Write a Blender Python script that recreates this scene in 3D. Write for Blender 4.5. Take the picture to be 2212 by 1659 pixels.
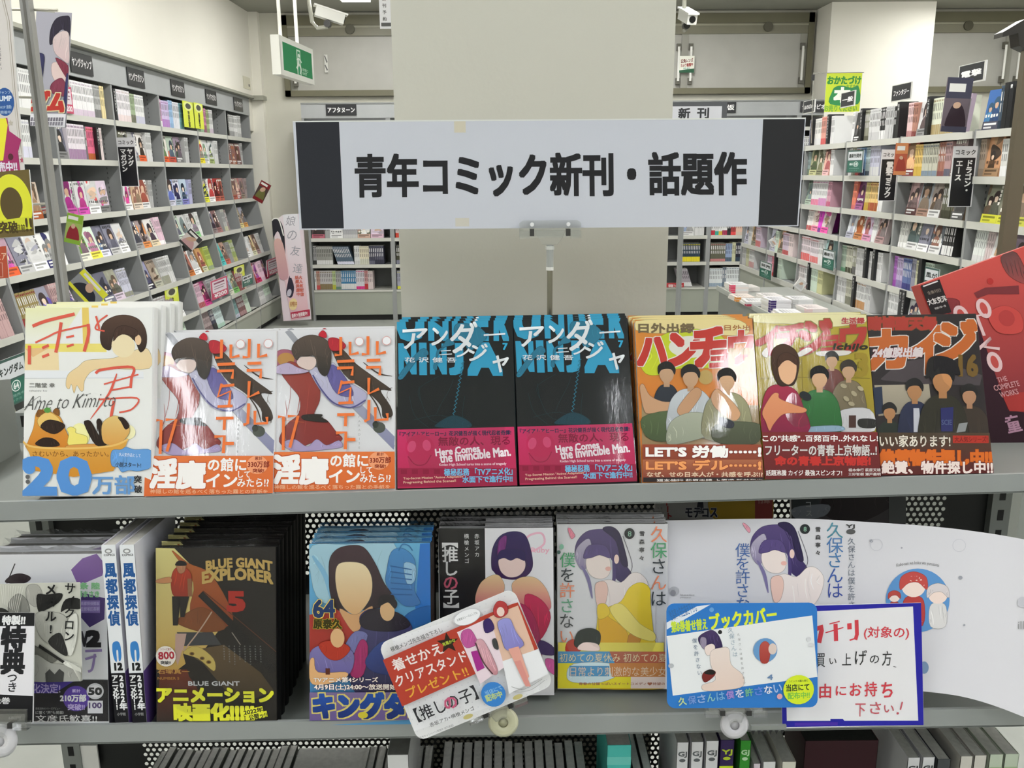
import bpy, math, random
from mathutils import Vector, Matrix
from mathutils.geometry import tessellate_polygon
for _o in list(bpy.data.objects): bpy.data.objects.remove(_o)
SC = bpy.context.scene; COL = SC.collection
R_ = math.radians

# ---------------------------------------------------------------- camera (image taken as 2212 x 1659)
F, CX, CY = 1900.0, 1106.0, 829.5
def _basis(p, y, r):
    p, y, r = R_(p), R_(y), R_(r)
    f = Vector((math.sin(y)*math.cos(p), math.cos(y)*math.cos(p), -math.sin(p)))
    rt = Vector((math.cos(y), -math.sin(y), 0)); up = rt.cross(f)
    return rt*math.cos(r)-up*math.sin(r), up*math.cos(r)+rt*math.sin(r), f
CR, CU, CF = _basis(13.5, .5, .4)
EYE = Vector((0, 0, 1.44))
cam = bpy.data.cameras.new('camera'); cam_o = bpy.data.objects.new('camera', cam); COL.objects.link(cam_o)
cam.sensor_width = 36; cam.lens = F/2212*36; cam.clip_start = .02; cam.clip_end = 60
m = Matrix.Identity(4)
for i in range(3):
    m[i][0] = CR[i]; m[i][1] = CU[i]; m[i][2] = -CF[i]; m[i][3] = EYE[i]
cam_o.matrix_world = m; SC.camera = cam_o
def ray(x, y): return CF + CR*((x-CX)/F) + CU*((CY-y)/F)
def onX(x, y, X): r = ray(x, y); return EYE + r*(X/r.x)
def onY(x, y, Y): r = ray(x, y); return EYE + r*(Y/r.y)
def onZ(x, y, Z): r = ray(x, y); return EYE + r*((Z-EYE.z)/r.z)
def onD(x, y, D): return EYE + ray(x, y)*D
def proj(P):
    d = Vector(P)-EYE; z = d.dot(CF)
    return CX+F*d.dot(CR)/z, CY-F*d.dot(CU)/z, z

# ---------------------------------------------------------------- light and exposure
vs = SC.view_settings
vs.view_transform = 'Standard'; vs.look = 'None'; vs.gamma = 1; vs.use_curve_mapping = False; vs.exposure = 1.0
w = bpy.data.worlds.new('store_air'); SC.world = w; w.use_nodes = True
w.node_tree.nodes['Background'].inputs[0].default_value = (.9, .95, 1, 1)
w.node_tree.nodes['Background'].inputs[1].default_value = .12
cy = SC.cycles; cy.max_bounces = 7; cy.diffuse_bounces = 3; cy.glossy_bounces = 3; cy.transmission_bounces = 4; cy.transparent_max_bounces = 12; cy.caustics_reflective = False; cy.caustics_refractive = False
LAMPS = [(x, y) for x in (-1.28, 1.42, 4.12) for y in (-3.7, -1.95, -.2, 1.6, 3.7, 5.75, 7.76)]

# ---------------------------------------------------------------- colours, materials
def lin(c):
    return c/12.92 if c <= .04045 else ((c+.055)/1.055)**2.4
def hexc(s):
    if not isinstance(s, str): return s
    s = s.lstrip('#')
    if len(s) == 3: s = ''.join(a+a for a in s)
    return tuple(lin(int(s[i:i+2], 16)/255) for i in (0, 2, 4)) + (1.0,)
def shade(h, k):
    c = hexc(h); return tuple(min(1, x*k) for x in c[:3])+(1.0,)
def mat(name, rough=.5, spec=.5, color=None, metal=0., noise=0., nscale=20., bump=0., bscale=200., attr=True, trans=0., emit=None, coat=0., alpha=1.):
    M = bpy.data.materials.new(name); M.use_nodes = True
    nt = M.node_tree; b = nt.nodes['Principled BSDF']
    b.inputs['Roughness'].default_value = rough; b.inputs['Specular IOR Level'].default_value = spec
    b.inputs['Metallic'].default_value = metal; b.inputs['Coat Weight'].default_value = coat
    b.inputs['Coat Roughness'].default_value = .12; b.inputs['Transmission Weight'].default_value = trans; b.inputs['Alpha'].default_value = alpha
    if color is None:
        src = nt.nodes.new('ShaderNodeVertexColor'); src.layer_name = 'Col'
    else:
        src = nt.nodes.new('ShaderNodeRGB'); src.outputs[0].default_value = hexc(color)
    out = src.outputs[0]
    if noise:
        tc = nt.nodes.new('ShaderNodeTexCoord'); n = nt.nodes.new('ShaderNodeTexNoise')
        n.inputs['Scale'].default_value = nscale; n.inputs['Detail'].default_value = 5
        nt.links.new(tc.outputs['Object'], n.inputs['Vector'])
        mr = nt.nodes.new('ShaderNodeMapRange'); mr.inputs[1].default_value = .3; mr.inputs[2].default_value = .7
        mr.inputs[3].default_value = 1-noise; mr.inputs[4].default_value = 1+noise*.4
        nt.links.new(n.outputs[0], mr.inputs[0])
        mx = nt.nodes.new('ShaderNodeMix'); mx.data_type = 'RGBA'; mx.blend_type = 'MULTIPLY'; mx.inputs[0].default_value = 1
        nt.links.new(out, mx.inputs[6]); nt.links.new(mr.outputs[0], mx.inputs[7]); out = mx.outputs[2]
    nt.links.new(out, b.inputs['Base Color'])
    if bump:
        tc2 = nt.nodes.new('ShaderNodeTexCoord'); n2 = nt.nodes.new('ShaderNodeTexNoise'); n2.inputs['Scale'].default_value = bscale
        bp = nt.nodes.new('ShaderNodeBump'); bp.inputs['Strength'].default_value = bump; bp.inputs['Distance'].default_value = .002
        nt.links.new(tc2.outputs['Object'], n2.inputs['Vector']); nt.links.new(n2.outputs[0], bp.inputs['Height']); nt.links.new(bp.outputs[0], b.inputs['Normal'])
    if emit:
        b.inputs['Emission Color'].default_value = hexc(emit[0]); b.inputs['Emission Strength'].default_value = emit[1]
    return M
def film_mat(name, rough, scale, strength, stretch=(1, 1, 1), fac=.07, tint=(1, 1, 1, 1), k=.5):
    M = bpy.data.materials.new(name); M.use_nodes = True; nt = M.node_tree; nt.nodes.clear()
    o = nt.nodes.new('ShaderNodeOutputMaterial'); mx = nt.nodes.new('ShaderNodeMixShader')
    t = nt.nodes.new('ShaderNodeBsdfTransparent'); t.inputs[0].default_value = tint
    g = nt.nodes.new('ShaderNodeBsdfAnisotropic'); g.inputs['Roughness'].default_value = rough
    lw = nt.nodes.new('ShaderNodeLayerWeight'); lw.inputs[0].default_value = .18
    ma = nt.nodes.new('ShaderNodeMath'); ma.operation = 'MULTIPLY_ADD'; ma.inputs[1].default_value = k; ma.inputs[2].default_value = fac
    nt.links.new(lw.outputs['Fresnel'], ma.inputs[0]); nt.links.new(ma.outputs[0], mx.inputs[0])
    tc = nt.nodes.new('ShaderNodeTexCoord'); mp = nt.nodes.new('ShaderNodeMapping'); mp.inputs['Scale'].default_value = stretch
    n = nt.nodes.new('ShaderNodeTexNoise'); n.inputs['Scale'].default_value = scale; n.inputs['Detail'].default_value = 6; n.inputs['Roughness'].default_value = .62
    bp = nt.nodes.new('ShaderNodeBump'); bp.inputs['Strength'].default_value = strength; bp.inputs['Distance'].default_value = .003
    nt.links.new(tc.outputs['Object'], mp.inputs[0]); nt.links.new(mp.outputs[0], n.inputs['Vector']); nt.links.new(n.outputs[0], bp.inputs['Height'])
    nt.links.new(bp.outputs[0], g.inputs['Normal'])
    nt.links.new(t.outputs[0], mx.inputs[1]); nt.links.new(g.outputs[0], mx.inputs[2]); nt.links.new(mx.outputs[0], o.inputs[0])
    return M
M_PRINT = mat('coated_print', .45, .22)
M_MATTE = mat('matte_print', .6, .3)
M_SPINE = mat('shelf_paper', .5, .4)
M_STEEL = mat('painted_shelf_steel', .42, .4, noise=.05, nscale=6)
M_PLAS = mat('satin_plastic', .35, .5)
M_PAGES = mat('page_block_paper', .8, .2, noise=.12, nscale=160)
M_FILM = film_mat('shrink_film', .085, 16, .13, (1.5, 1, .35), .062, k=.3)
M_FILM2 = film_mat('crumpled_film', .07, 70, .7, (1, 1, .4), .03, (.97, .97, .97, 1), k=.35)
M_CLEAR = film_mat('clear_acrylic', .05, 12, .15, fac=.12, tint=(.93, .94, .94, 1))
M_METAL = mat('brushed_metal', .3, .5, metal=.85)
M_LAMP = mat('lamp_tube_glow', color='fff', emit=('f8fbff', 9.0)); M_LAMP2 = mat('boosted_lamp_tube_glow', color='fff', emit=('fffefa', 9.0*1.5))  # second glow: emission raised to brighten the back of the shop

# ---------------------------------------------------------------- mesh builder
class MB:
    def __init__(s): s.v = []; s.f = []; s.c = []
    def add(s, vs_, fs, col):
        n = len(s.v); c = hexc(col); s.v += [tuple(p) for p in vs_]; s.c += [c]*len(vs_); s.f += [tuple(i+n for i in q) for q in fs]; return s
    def box(s, x0, x1, y0, y1, z0, z1, col='ccc', top=None, front=None):
        P = [(x0,y0,z0),(x1,y0,z0),(x1,y1,z0),(x0,y1,z0),(x0,y0,z1),(x1,y0,z1),(x1,y1,z1),(x0,y1,z1)]
        fs = {'b':(0,3,2,1),'t':(4,5,6,7),'f':(0,1,5,4),'r':(1,2,6,5),'k':(2,3,7,6),'l':(3,0,4,7)}
        for k, q in fs.items():
            c = top if (k == 't' and top) else front if (k == 'f' and front) else col
            s.add([P[i] for i in q], [(0,1,2,3)], c)
        return s
    def prism(s, pts, a0, a1, axis, col):            # pts in the two other axes, extruded along axis
        def mk(p, a):
            return (a, p[0], p[1]) if axis == 0 else (p[0], a, p[1]) if axis == 1 else (p[0], p[1], a)
        n = len(pts); V = [mk(p, a0) for p in pts]+[mk(p, a1) for p in pts]
        tri = tessellate_polygon([[Vector((p[0], p[1], 0)) for p in pts]])
        fs = [tuple(t) for t in tri]+[tuple(i+n for i in reversed(t)) for t in tri]+[(i, (i+1) % n, (i+1) % n+n, i+n) for i in range(n)]
        return s.add(V, fs, col)
    def tube(s, pts, r, col, n=10, r2=None):
        pts = [Vector(p) for p in pts]; V = []; fs = []
        for i, p in enumerate(pts):
            d = (pts[min(i+1, len(pts)-1)]-pts[max(i-1, 0)]).normalized()
            a = d.cross(Vector((.3, .2, 1)) if abs(d.z) < .9 else Vector((0, 1, 0))).normalized(); b = d.cross(a)
            rr = r if r2 is None else r+(r2-r)*i/(len(pts)-1)
            V += [p+a*math.cos(t*2*math.pi/n)*rr+b*math.sin(t*2*math.pi/n)*rr for t in range(n)]
        for i in range(len(pts)-1):
            fs += [(i*n+k, i*n+(k+1) % n, (i+1)*n+(k+1) % n, (i+1)*n+k) for k in range(n)]
        fs += [tuple(range(n))[::-1], tuple((len(pts)-1)*n+k for k in range(n))]
        return s.add(V, fs, col)
    def disc(s, c, r, axis, t, col, n=28, ry=None):
        pts = [(c[0]+r*math.cos(i*2*math.pi/n), c[1]+(ry or r)*math.sin(i*2*math.pi/n)) for i in range(n)]
        return s.prism(pts, c[2], c[2]+t, axis, col)
def mesh_of(mb, name, mt, smooth=False):
    me = bpy.data.meshes.new(name); me.from_pydata(mb.v, [], mb.f); me.materials.append(mt)
    ca = me.color_attributes.new('Col', 'FLOAT_COLOR', 'POINT')
    ca.data.foreach_set('color', [x for c in mb.c for x in c])
    if smooth: me.polygons.foreach_set('use_smooth', [True]*len(me.polygons))
    me.update(); return me
def obj(name, mb, mt, parent=None, mw=None, smooth=False):
    me = mb if isinstance(mb, bpy.types.Mesh) else mesh_of(mb, name, mt, smooth)
    o = bpy.data.objects.new(name, me); COL.objects.link(o)
    if mw is not None: o.matrix_world = mw
    if parent: o.parent = parent
    return o
def tag(o, label, cat, group=None):
    o['label'] = label; o['category'] = cat
    if group: o['group'] = group
    return o
def thing(name, label, cat, mw=None, group=None):
    o = bpy.data.objects.new(name, None); COL.objects.link(o); o.empty_display_size = .02
    if mw is not None: o.matrix_world = mw
    return tag(o, label, cat, group)
def struct(name, mb, mt, mw=None):
    o = obj(name, mb, mt, None, mw); o['kind'] = 'structure'; return o
def T_(x=0, y=0, z=0): return Matrix.Translation((x, y, z))
def RX(a): return Matrix.Rotation(R_(a), 4, 'X')
def RY(a): return Matrix.Rotation(R_(a), 4, 'Y')
def RZ(a): return Matrix.Rotation(R_(a), 4, 'Z')
def frame(o, x, up):
    x = x.normalized(); y = up.cross(x).normalized(); up = x.cross(y).normalized()
    M = Matrix.Identity(4)
    for i in range(3): M[i][0] = x[i]; M[i][1] = y[i]; M[i][2] = up[i]; M[i][3] = o[i]
    return M

# ---------------------------------------------------------------- lettering
_TC = {}
def glyphs(s, bold):
    k = (s, round(bold, 3))
    if k in _TC: return _TC[k]
    c = bpy.data.curves.new('t', 'FONT'); c.body = s; c.offset = bold; c.resolution_u = 2
    o = bpy.data.objects.new('t', c); COL.objects.link(o)
    dg = bpy.context.evaluated_depsgraph_get(); e = o.evaluated_get(dg); me = e.to_mesh()
    V = [(v.co.x, v.co.y) for v in me.vertices]; Fc = [tuple(p.vertices) for p in me.polygons]
    e.to_mesh_clear(); bpy.data.objects.remove(o); bpy.data.curves.remove(c)
    if not V: V = [(0, 0)]
    xs = [a for a, _ in V]; ys = [b for _, b in V]
    r = (V, Fc, min(xs), max(xs), min(ys), max(ys)); _TC[k] = r; return r
def homog(src, dst):
    # solves the plane map that takes four points to four points
    A = []; B = []
    for (x, y), (u, v) in zip(src, dst):
        A.append([x, y, 1, 0, 0, 0, -u*x, -u*y]); B.append(u); A.append([0, 0, 0, x, y, 1, -v*x, -v*y]); B.append(v)
    n = 8
    for i in range(n):
        p = max(range(i, n), key=lambda r: abs(A[r][i])); A[i], A[p] = A[p], A[i]; B[i], B[p] = B[p], B[i]
        for r in range(n):
            if r != i:
                q = A[r][i]/A[i][i]
                for c2 in range(i, n): A[r][c2] -= q*A[i][c2]
                B[r] -= q*B[i]
    h = [B[i]/A[i][i] for i in range(n)]
    return lambda x, y: ((h[0]*x+h[1]*y+h[2])/(h[6]*x+h[7]*y+1), (h[3]*x+h[4]*y+h[5])/(h[6]*x+h[7]*y+1))
SQ4 = [(.8*a, .8*b) for a, b in ((1, 1), (1, -1), (-1, 1), (-1, -1))]; SQ8 = [(.9*a, .9*b) for a in (-1, 0, 1) for b in (-1, 0, 1) if a or b]; SQ16 = [(.9*a/2, .9*b/2) for a in range(-2, 3) for b in range(-2, 3) if max(abs(a), abs(b)) == 2]
class Art(MB):
    ink = 0
    """flat print on a face: authoring coordinates -> (u right, v up) on the face, facing -y"""
    def __init__(s, quad, wd, ht, step=1.6e-5, base=2.5e-4, margin=0.0):
        super().__init__(); s.w, s.h, s.step, s.z = wd, ht, step, base; s.mg = margin
        s.map = homog(quad, [(0, ht), (wd, ht), (wd, 0), (0, 0)])
    def pt(s, x, y):
        u, v = s.map(x, y); g = s.mg
        return (min(max(u, g), s.w-g), -s.z, min(max(v, g), s.h-g))
    def poly(s, pts, col, col2=None):
        V = [s.pt(*p) for p in pts]
        tri = [tuple(t) for t in tessellate_polygon([[Vector((p[0], p[2], 0)) for p in V]])]
        n = len(s.v); s.v += V; s.f += [tuple(i+n for i in t) for t in tri]
        if col2:
            a, b = hexc(col), hexc(col2); zs = [p[2] for p in V]; lo, hi = min(zs), max(zs)
            s.c += [tuple(b[i]+(a[i]-b[i])*((z-lo)/(hi-lo+1e-9)) for i in range(4)) for z in zs]
        else: s.c += [hexc(col)]*len(V)
        s.z += s.step; return s
    def rect(s, x0, y0, x1, y1, col, col2=None): return s.poly([(x0,y0),(x1,y0),(x1,y1),(x0,y1)], col, col2)
    def rrect(s, x0, y0, x1, y1, r, col):
        P = []
        for cx, cy, a in ((x1-r, y0+r, -90), (x1-r, y1-r, 0), (x0+r, y1-r, 90), (x0+r, y0+r, 180)):
            P += [(cx+r*math.cos(R_(a+t)), cy+r*math.sin(R_(a+t))) for t in (0, 30, 60, 90)]
        return s.poly(P, col)
    def ell(s, cx, cy, rx, ry, col, col2=None, rot=0, n=22):
        c, d = math.cos(R_(rot)), math.sin(R_(rot)); P = []
        for i in range(n):
            a, b = rx*math.cos(i*2*math.pi/n), ry*math.sin(i*2*math.pi/n); P.append((cx+a*c-b*d, cy+a*d+b*c))
        return s.poly(P, col, col2)
    def blob(s, pts, col, col2=None, k=4):          # closed smooth shape through the points
        P = []; n = len(pts)
        for i in range(n):
            p0, p1, p2, p3 = pts[i-1], pts[i], pts[(i+1) % n], pts[(i+2) % n]
            for j in range(k):
                t = j/k; P.append(tuple(.5*((2*p1[q])+(-p0[q]+p2[q])*t+(2*p0[q]-5*p1[q]+4*p2[q]-p3[q])*t*t+(-p0[q]+3*p1[q]-3*p2[q]+p3[q])*t**3) for q in (0, 1)))
        s.poly(P, col, col2)
        if s.ink:
            r = random.Random(int(sum(p[0]*3+p[1] for p in pts))); xs = [p[0] for p in P]; ys = [p[1] for p in P]; sz = max(max(xs)-min(xs), max(ys)-min(ys)); lw = s.ink
            if sz > lw*14:
                L = sum(hexc(col)[:3])/3; cx, cy = sum(xs)/len(xs), sum(ys)/len(ys)
                cc = hexc(col); skin = cc[0] > cc[1]*1.05 > cc[2]*1.12 and cc[0] > .45; sl = r.uniform(-.25, .25)
                for _ in range(0 if skin else 4 if sz < lw*40 else 11):
                    a_ = r.choice(P); b_ = min(P, key=lambda p: abs(p[0]-a_[0]-sl*(p[1]-a_[1]))-abs(p[1]-a_[1])*.5); k0, k1 = r.uniform(.06, .3), r.uniform(.5, .9)
                    p0 = tuple((a_[i]+(b_[i]-a_[i])*k0)*.94+(cx, cy)[i]*.06 for i in (0, 1)); p1 = tuple((a_[i]+(b_[i]-a_[i])*k1)*.94+(cx, cy)[i]*.06 for i in (0, 1))
                    pm = ((p0[0]+p1[0])/2+(cx-(p0[0]+p1[0])/2)*.12, (p0[1]+p1[1])/2)
                    s.line([p0, pm, p1], lw*r.uniform(.7, 2.0), shade(col, r.choice((.75, .84, 1.18, 1.35) if L > .03 else (1.8, 2.4, .5))), True)
                if L > .02: s.line(P+[P[0]], lw*.8, shade(col, .42), False, False)
        return s
    def line(s, pts, wd, col, taper=False, smooth=True):
        P = [Vector(p) for p in pts]
        if smooth and len(P) > 2:
            Q = []
            for i in range(len(P)-1):
                p0, p1, p2, p3 = P[max(i-1, 0)], P[i], P[i+1], P[min(i+2, len(P)-1)]
                for j in range(5):
                    t = j/5; Q.append(.5*((2*p1)+(-p0+p2)*t+(2*p0-5*p1+4*p2-p3)*t*t+(-p0+3*p1-3*p2+p3)*t**3))
            P = Q+[P[-1]]
        n0 = len(s.v); N = len(P)
        for i, p in enumerate(P):
            d = (P[min(i+1, N-1)]-P[max(i-1, 0)])
            d = d.normalized() if d.length else Vector((1, 0)); nn = Vector((-d.y, d.x))*wd/2
            if taper: nn *= max(.12, math.sin(math.pi*(.12+.8*i/(N-1))))
            s.v += [s.pt(*(p+nn)), s.pt(*(p-nn))]; s.c += [hexc(col)]*2
        s.f += [(n0+2*i, n0+2*i+1, n0+2*i+3, n0+2*i+2) for i in range(N-1)]
        s.z += s.step; return s
    def text(s, t, x0, y0, x1, y1, col, bold=.02, rot=0, shear=0, ol=None, olw=.05, arc=0, col2=None):
        if ol: s.text(t, x0, y0, x1, y1, ol, olw, rot, shear, arc=arc)
        nb = min(bold, 0); ex = bold-nb
        V, Fc, _, _, _, _ = glyphs(t, nb); _, _, a0, a1, b0, b1 = glyphs(t, 0.0)
        if b1-b0 < .35: b0, b1 = -.1, .85
        cx, cy = (x0+x1)/2, (y0+y1)/2; c, d = math.cos(R_(rot)), math.sin(R_(rot))
        A, B = hexc(col), hexc(col2 or col)
        sx = (x1-x0)/(a1-a0+1e-9); sy = (y1-y0)/(b1-b0+1e-9); g0 = min(sx, sy)
        KK = [(0, 0)] if ex < .003 else SQ4 if ex < .026 else SQ8 if ex < .046 else SQ16
        for ox, oy in KK:
            ox *= ex*g0; oy *= ex*g0; n = len(s.v)
            for (a, b) in V:
                fa, fb = (a-a0)/(a1-a0+1e-9), (b-b0)/(b1-b0+1e-9)
                x = x0+fa*(x1-x0)-cx; y = y1-fb*(y1-y0)-cy - arc*(1-(2*fa-1)**2)
                x += -shear*y
                s.v.append(s.pt(cx+x*c-y*d+ox, cy+x*d+y*c+oy)); g = min(max(fb, 0), 1); s.c.append(tuple(B[i]+(A[i]-B[i])*g for i in range(4)))
            s.f += [tuple(i+n for i in f) for f in Fc]; s.z += s.step*.12
        s.z += s.step*.8; return s
    def vtext(s, t, xc, y0, y1, sz, col, bold=.02, slant=0, wide=1.0, cols=None):
        n = len(t); st = (y1-y0)/n; nb = min(bold, 0); ex = (bold-nb)*sz; KK = [(0, 0)] if ex < .003*sz else SQ4 if ex < .026*sz else SQ8
        for ox, oy in KK:
            ox *= ex; oy *= ex
            for i, ch in enumerate(t):
                if ch in ' 　': continue
                V, Fc, a0, a1, b0, b1 = glyphs(ch, nb); c = hexc(cols[i % len(cols)] if cols else col)
                yc = y0+st*(i+.5); x_ = xc+slant*(yc-y0); n0 = len(s.v); cx, cy = (.5, .38) if ord(ch) > 0x2000 else ((a0+a1)/2, (b0+b1)/2)
                for a, b in V:
                    X, Y = (a-cx)*sz*wide, -(b-cy)*sz
                    if ch in 'ー〜()（）「」【】…': X, Y = -Y*1., X*1.
                    s.v.append(s.pt(x_+X+ox, yc+Y+oy)); s.c.append(c)
                s.f += [tuple(q+n0 for q in f) for f in Fc]
            s.z += s.step*.12
        s.z += s.step; return s
# ================================================================ the setting
M_WALL = mat('cream_wall_paint', .75, .2, 'f1eee3', noise=.03, nscale=1.5, bump=.15, bscale=90)
M_WALLB = mat('back_wall_paint', .75, .2, 'dbd9cc', noise=.04, nscale=1.5)
M_PILLAR = mat('pillar_paint', .7, .25, 'dad8cb', noise=.025, nscale=2, bump=.12, bscale=120)
M_CEIL = mat('ceiling_board', .85, .1, 'a9a99f', noise=.05, nscale=2)
M_FLOOR = mat('vinyl_floor', .38, .4, 'a9aca6', noise=.10, nscale=7)
XL, XR, YB, YF, ZC_ = -2.45, 6.4, 9.2, -4.6, 2.97
struct('floor', MB().box(-3.2, XR, YF, YB+.2, -.1, 0, '999'), M_FLOOR)
struct('ceiling', MB().box(-3.2, XR, YF, YB+.2, ZC_, ZC_+.1, '999'), M_CEIL)
struct('wall_back', MB().box(-3.2, XR, YB, YB+.15, 0, ZC_, '999'), M_WALLB)
struct('wall_front', MB().box(-3.2, XR, YF-.15, YF, 0, ZC_, '999'), M_WALL)
struct('wall_right', MB().box(XR, XR+.15, YF, YB, 0, ZC_, '999'), M_WALL)
wl = MB().box(-3.2, XL, YF, 9.12, 2.175, ZC_, '999').box(-3.2, -2.9, YF, YB, 0, 2.175, '999')
wl.box(-3.2, -2.47, 9.0, 9.2, 1.86, 2.175, '999').box(-3.2, -2.36, 9.45-.33, YB, 0, ZC_, '999')
struct('wall_left', wl, M_WALL)
struct('trim_1', MB().box(XL-.02, XL+.035, YF, 9.14, 2.163, 2.185, '999').box(XL, XL+.12, 9.02, 9.16, 2.15, 2.19, '999'), mat('grey_ledge', .5, .3, 'a5a598'))
pier = MB().box(3.09, 4.07, 8.78, YB, 0, ZC_, '999')
struct('wall_pier', pier, M_WALL)
pl0, pl1 = onY(843, 0, 1.22).x, onY(1461, 0, 1.22).x
pm = MB().box(pl0, pl1, 1.22, 1.72, 0, ZC_, '999')
struct('pillar', pm, M_PILLAR)

# sliding shutter cupboards high on the back wall
def shutter(x0, x1, seam, label, hand):
    t = thing('sliding_shutter', label, 'shutter', T_(x0, YB, 2.19)); W = x1-x0; H = .75; s = seam-x0
    f = MB()
    for a in ((0, W, 0, .055), (0, W, H-.09, H), (0, .055, 0, H), (W-.055, W, 0, H)): f.box(a[0], a[1], -.06, 0, a[2], a[3], '77745f')
    obj('frame', f, M_STEEL, t)
    obj('rail', MB().box(.05, W-.05, -.05, -.01, H-.19, H-.09, '8b8877').box(.05, W-.05, -.055, -.045, H-.115, H-.1, 'aaa794'), M_STEEL, t)
    for a, b, yy in ((.05, s+.05, -.02), (s-.06, W-.05, -.035)):
        p = MB().box(a, b, yy, yy+.015, .05, H-.17, 'bab9b2')
        for c in (a, b-.07): p.box(c, c+.07, yy-.006, yy, .05, H-.17, 'a5a49a')
        obj('panel', p, M_STEEL, t)
    for hx in hand:
        h = MB().tube([(hx-x0, -.075, .12), (hx-x0, -.075, .44)], .012, 'f4f4ee', 8)
        for z in (.12, .44): h.box(hx-x0-.02, hx-x0+.02, -.07, -.03, z-.03, z+.03, '66645a')
        obj('handle', h, M_PLAS, t)
    for k in (.22, .78):
        obj('roller', MB().disc((W*k, H-.13, -.075), .045, 1, .02, '5d5b4c'), M_STEEL, t)
shutter(-2.14, .9, -.62, 'grey sliding shutter with brown frame, behind the green exit sign', (-2.03, -.5))
shutter(1.0, 3.06, 1.83, 'grey sliding shutter with three white bar handles, beside the cream pier', (1.74, 1.86, 2.96))
shutter(4.08, 6.3, 5.03, 'grey sliding shutter beyond the cream pier, above the fantasy sign', (4.96, 5.1))

# ceiling lamps: long fluorescent fixtures running away from the camera
for i, (x, y) in enumerate(LAMPS):
    t = thing('ceiling_lamp', 'white twin tube ceiling lamp in the row of fittings running along the aisles', 'lamp', T_(x, y, ZC_), 'ceiling lamps over the shop')
    obj('housing', MB().box(-.14, .14, -.63, .63, -.03, 0, 'eee'), M_PLAS, t)
    obj('diffuser', MB().box(-.125, .125, -.61, .61, -.05, -.03, 'fff'), M_LAMP2 if y > 1 else M_LAMP, t)

# ================================================================ bookcases
BOOKS = []          # (area in photo, kind, matrix, mesh key, label, group)
RND = random.Random(7)
GREY, EDGE, DARK = '9c9e9e', 'd2d2ca', '828484'
def case_bay(name, label, mw, W, prof, shelves, z0, z1, depth, header=None, base=None, ends=(True, True), grp=None, thick=.02):
    """prof: [(z, y)] front line from bottom to top, y<0 leans into the aisle"""
    t = thing(name, label, 'bookcase', mw, grp)
    side = [(y, z) for z, y in prof]+[(depth, z1), (depth, z0)]
    for k, x in enumerate((0, W)):
        if ends[k] or k == 0: obj('side_panel', MB().prism(side, x-.022 if k else x, x if k else x+.022, 0, GREY), M_STEEL, t)
    obj('back_panel', MB().box(.01, W-.01, depth-.012, depth, z0, z1, DARK), M_STEEL, t)
    for z in shelves:
        y = yfront(prof, z)
        sh = MB().box(.022, W-.011, y+.004, depth-.012, z-.022, z, GREY).box(.022, W-.011, y-.004, y+.006, z-.03, z+.004, EDGE)
        obj('shelf', sh, M_STEEL, t)
    if header: obj('header_panel', MB().box(0, W, -.004, .012, header[0], header[1], 'a9acad').box(0, W, -.01, .02, header[1], header[1]+.012, '8b8d8c'), M_STEEL, t)
    if base:
        yb = yfront(prof, base); obj('base_panel', MB().box(.022, W-.011, yb+.004, yb+.024, .06, base, 'a7ab9f').box(.022, W-.011, yb-.004, depth-.02, base-.02, base, EDGE).box(.022, W-.011, yb+.05, yb+.07, 0, .06, '222'), M_STEEL, t)
    pins = MB()
    for x, sx in ((.0225, 1), (W-.0115, -1)):
        for q in range(int((z1-z0-.3)/.03)): pins.box(x, x+sx*.0015, .07, .074, z0+.25+q*.03, z0+.262+q*.03, '555')
    obj('peg_slots', pins, M_STEEL, t)
    return t
def yfront(prof, z):
    for (a, ya), (b, yb) in zip(prof, prof[1:]):
        if a <= z <= b: return ya+(yb-ya)*(z-a)/(b-a)
    return prof[0][1] if z < prof[0][0] else prof[-1][1]

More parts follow.
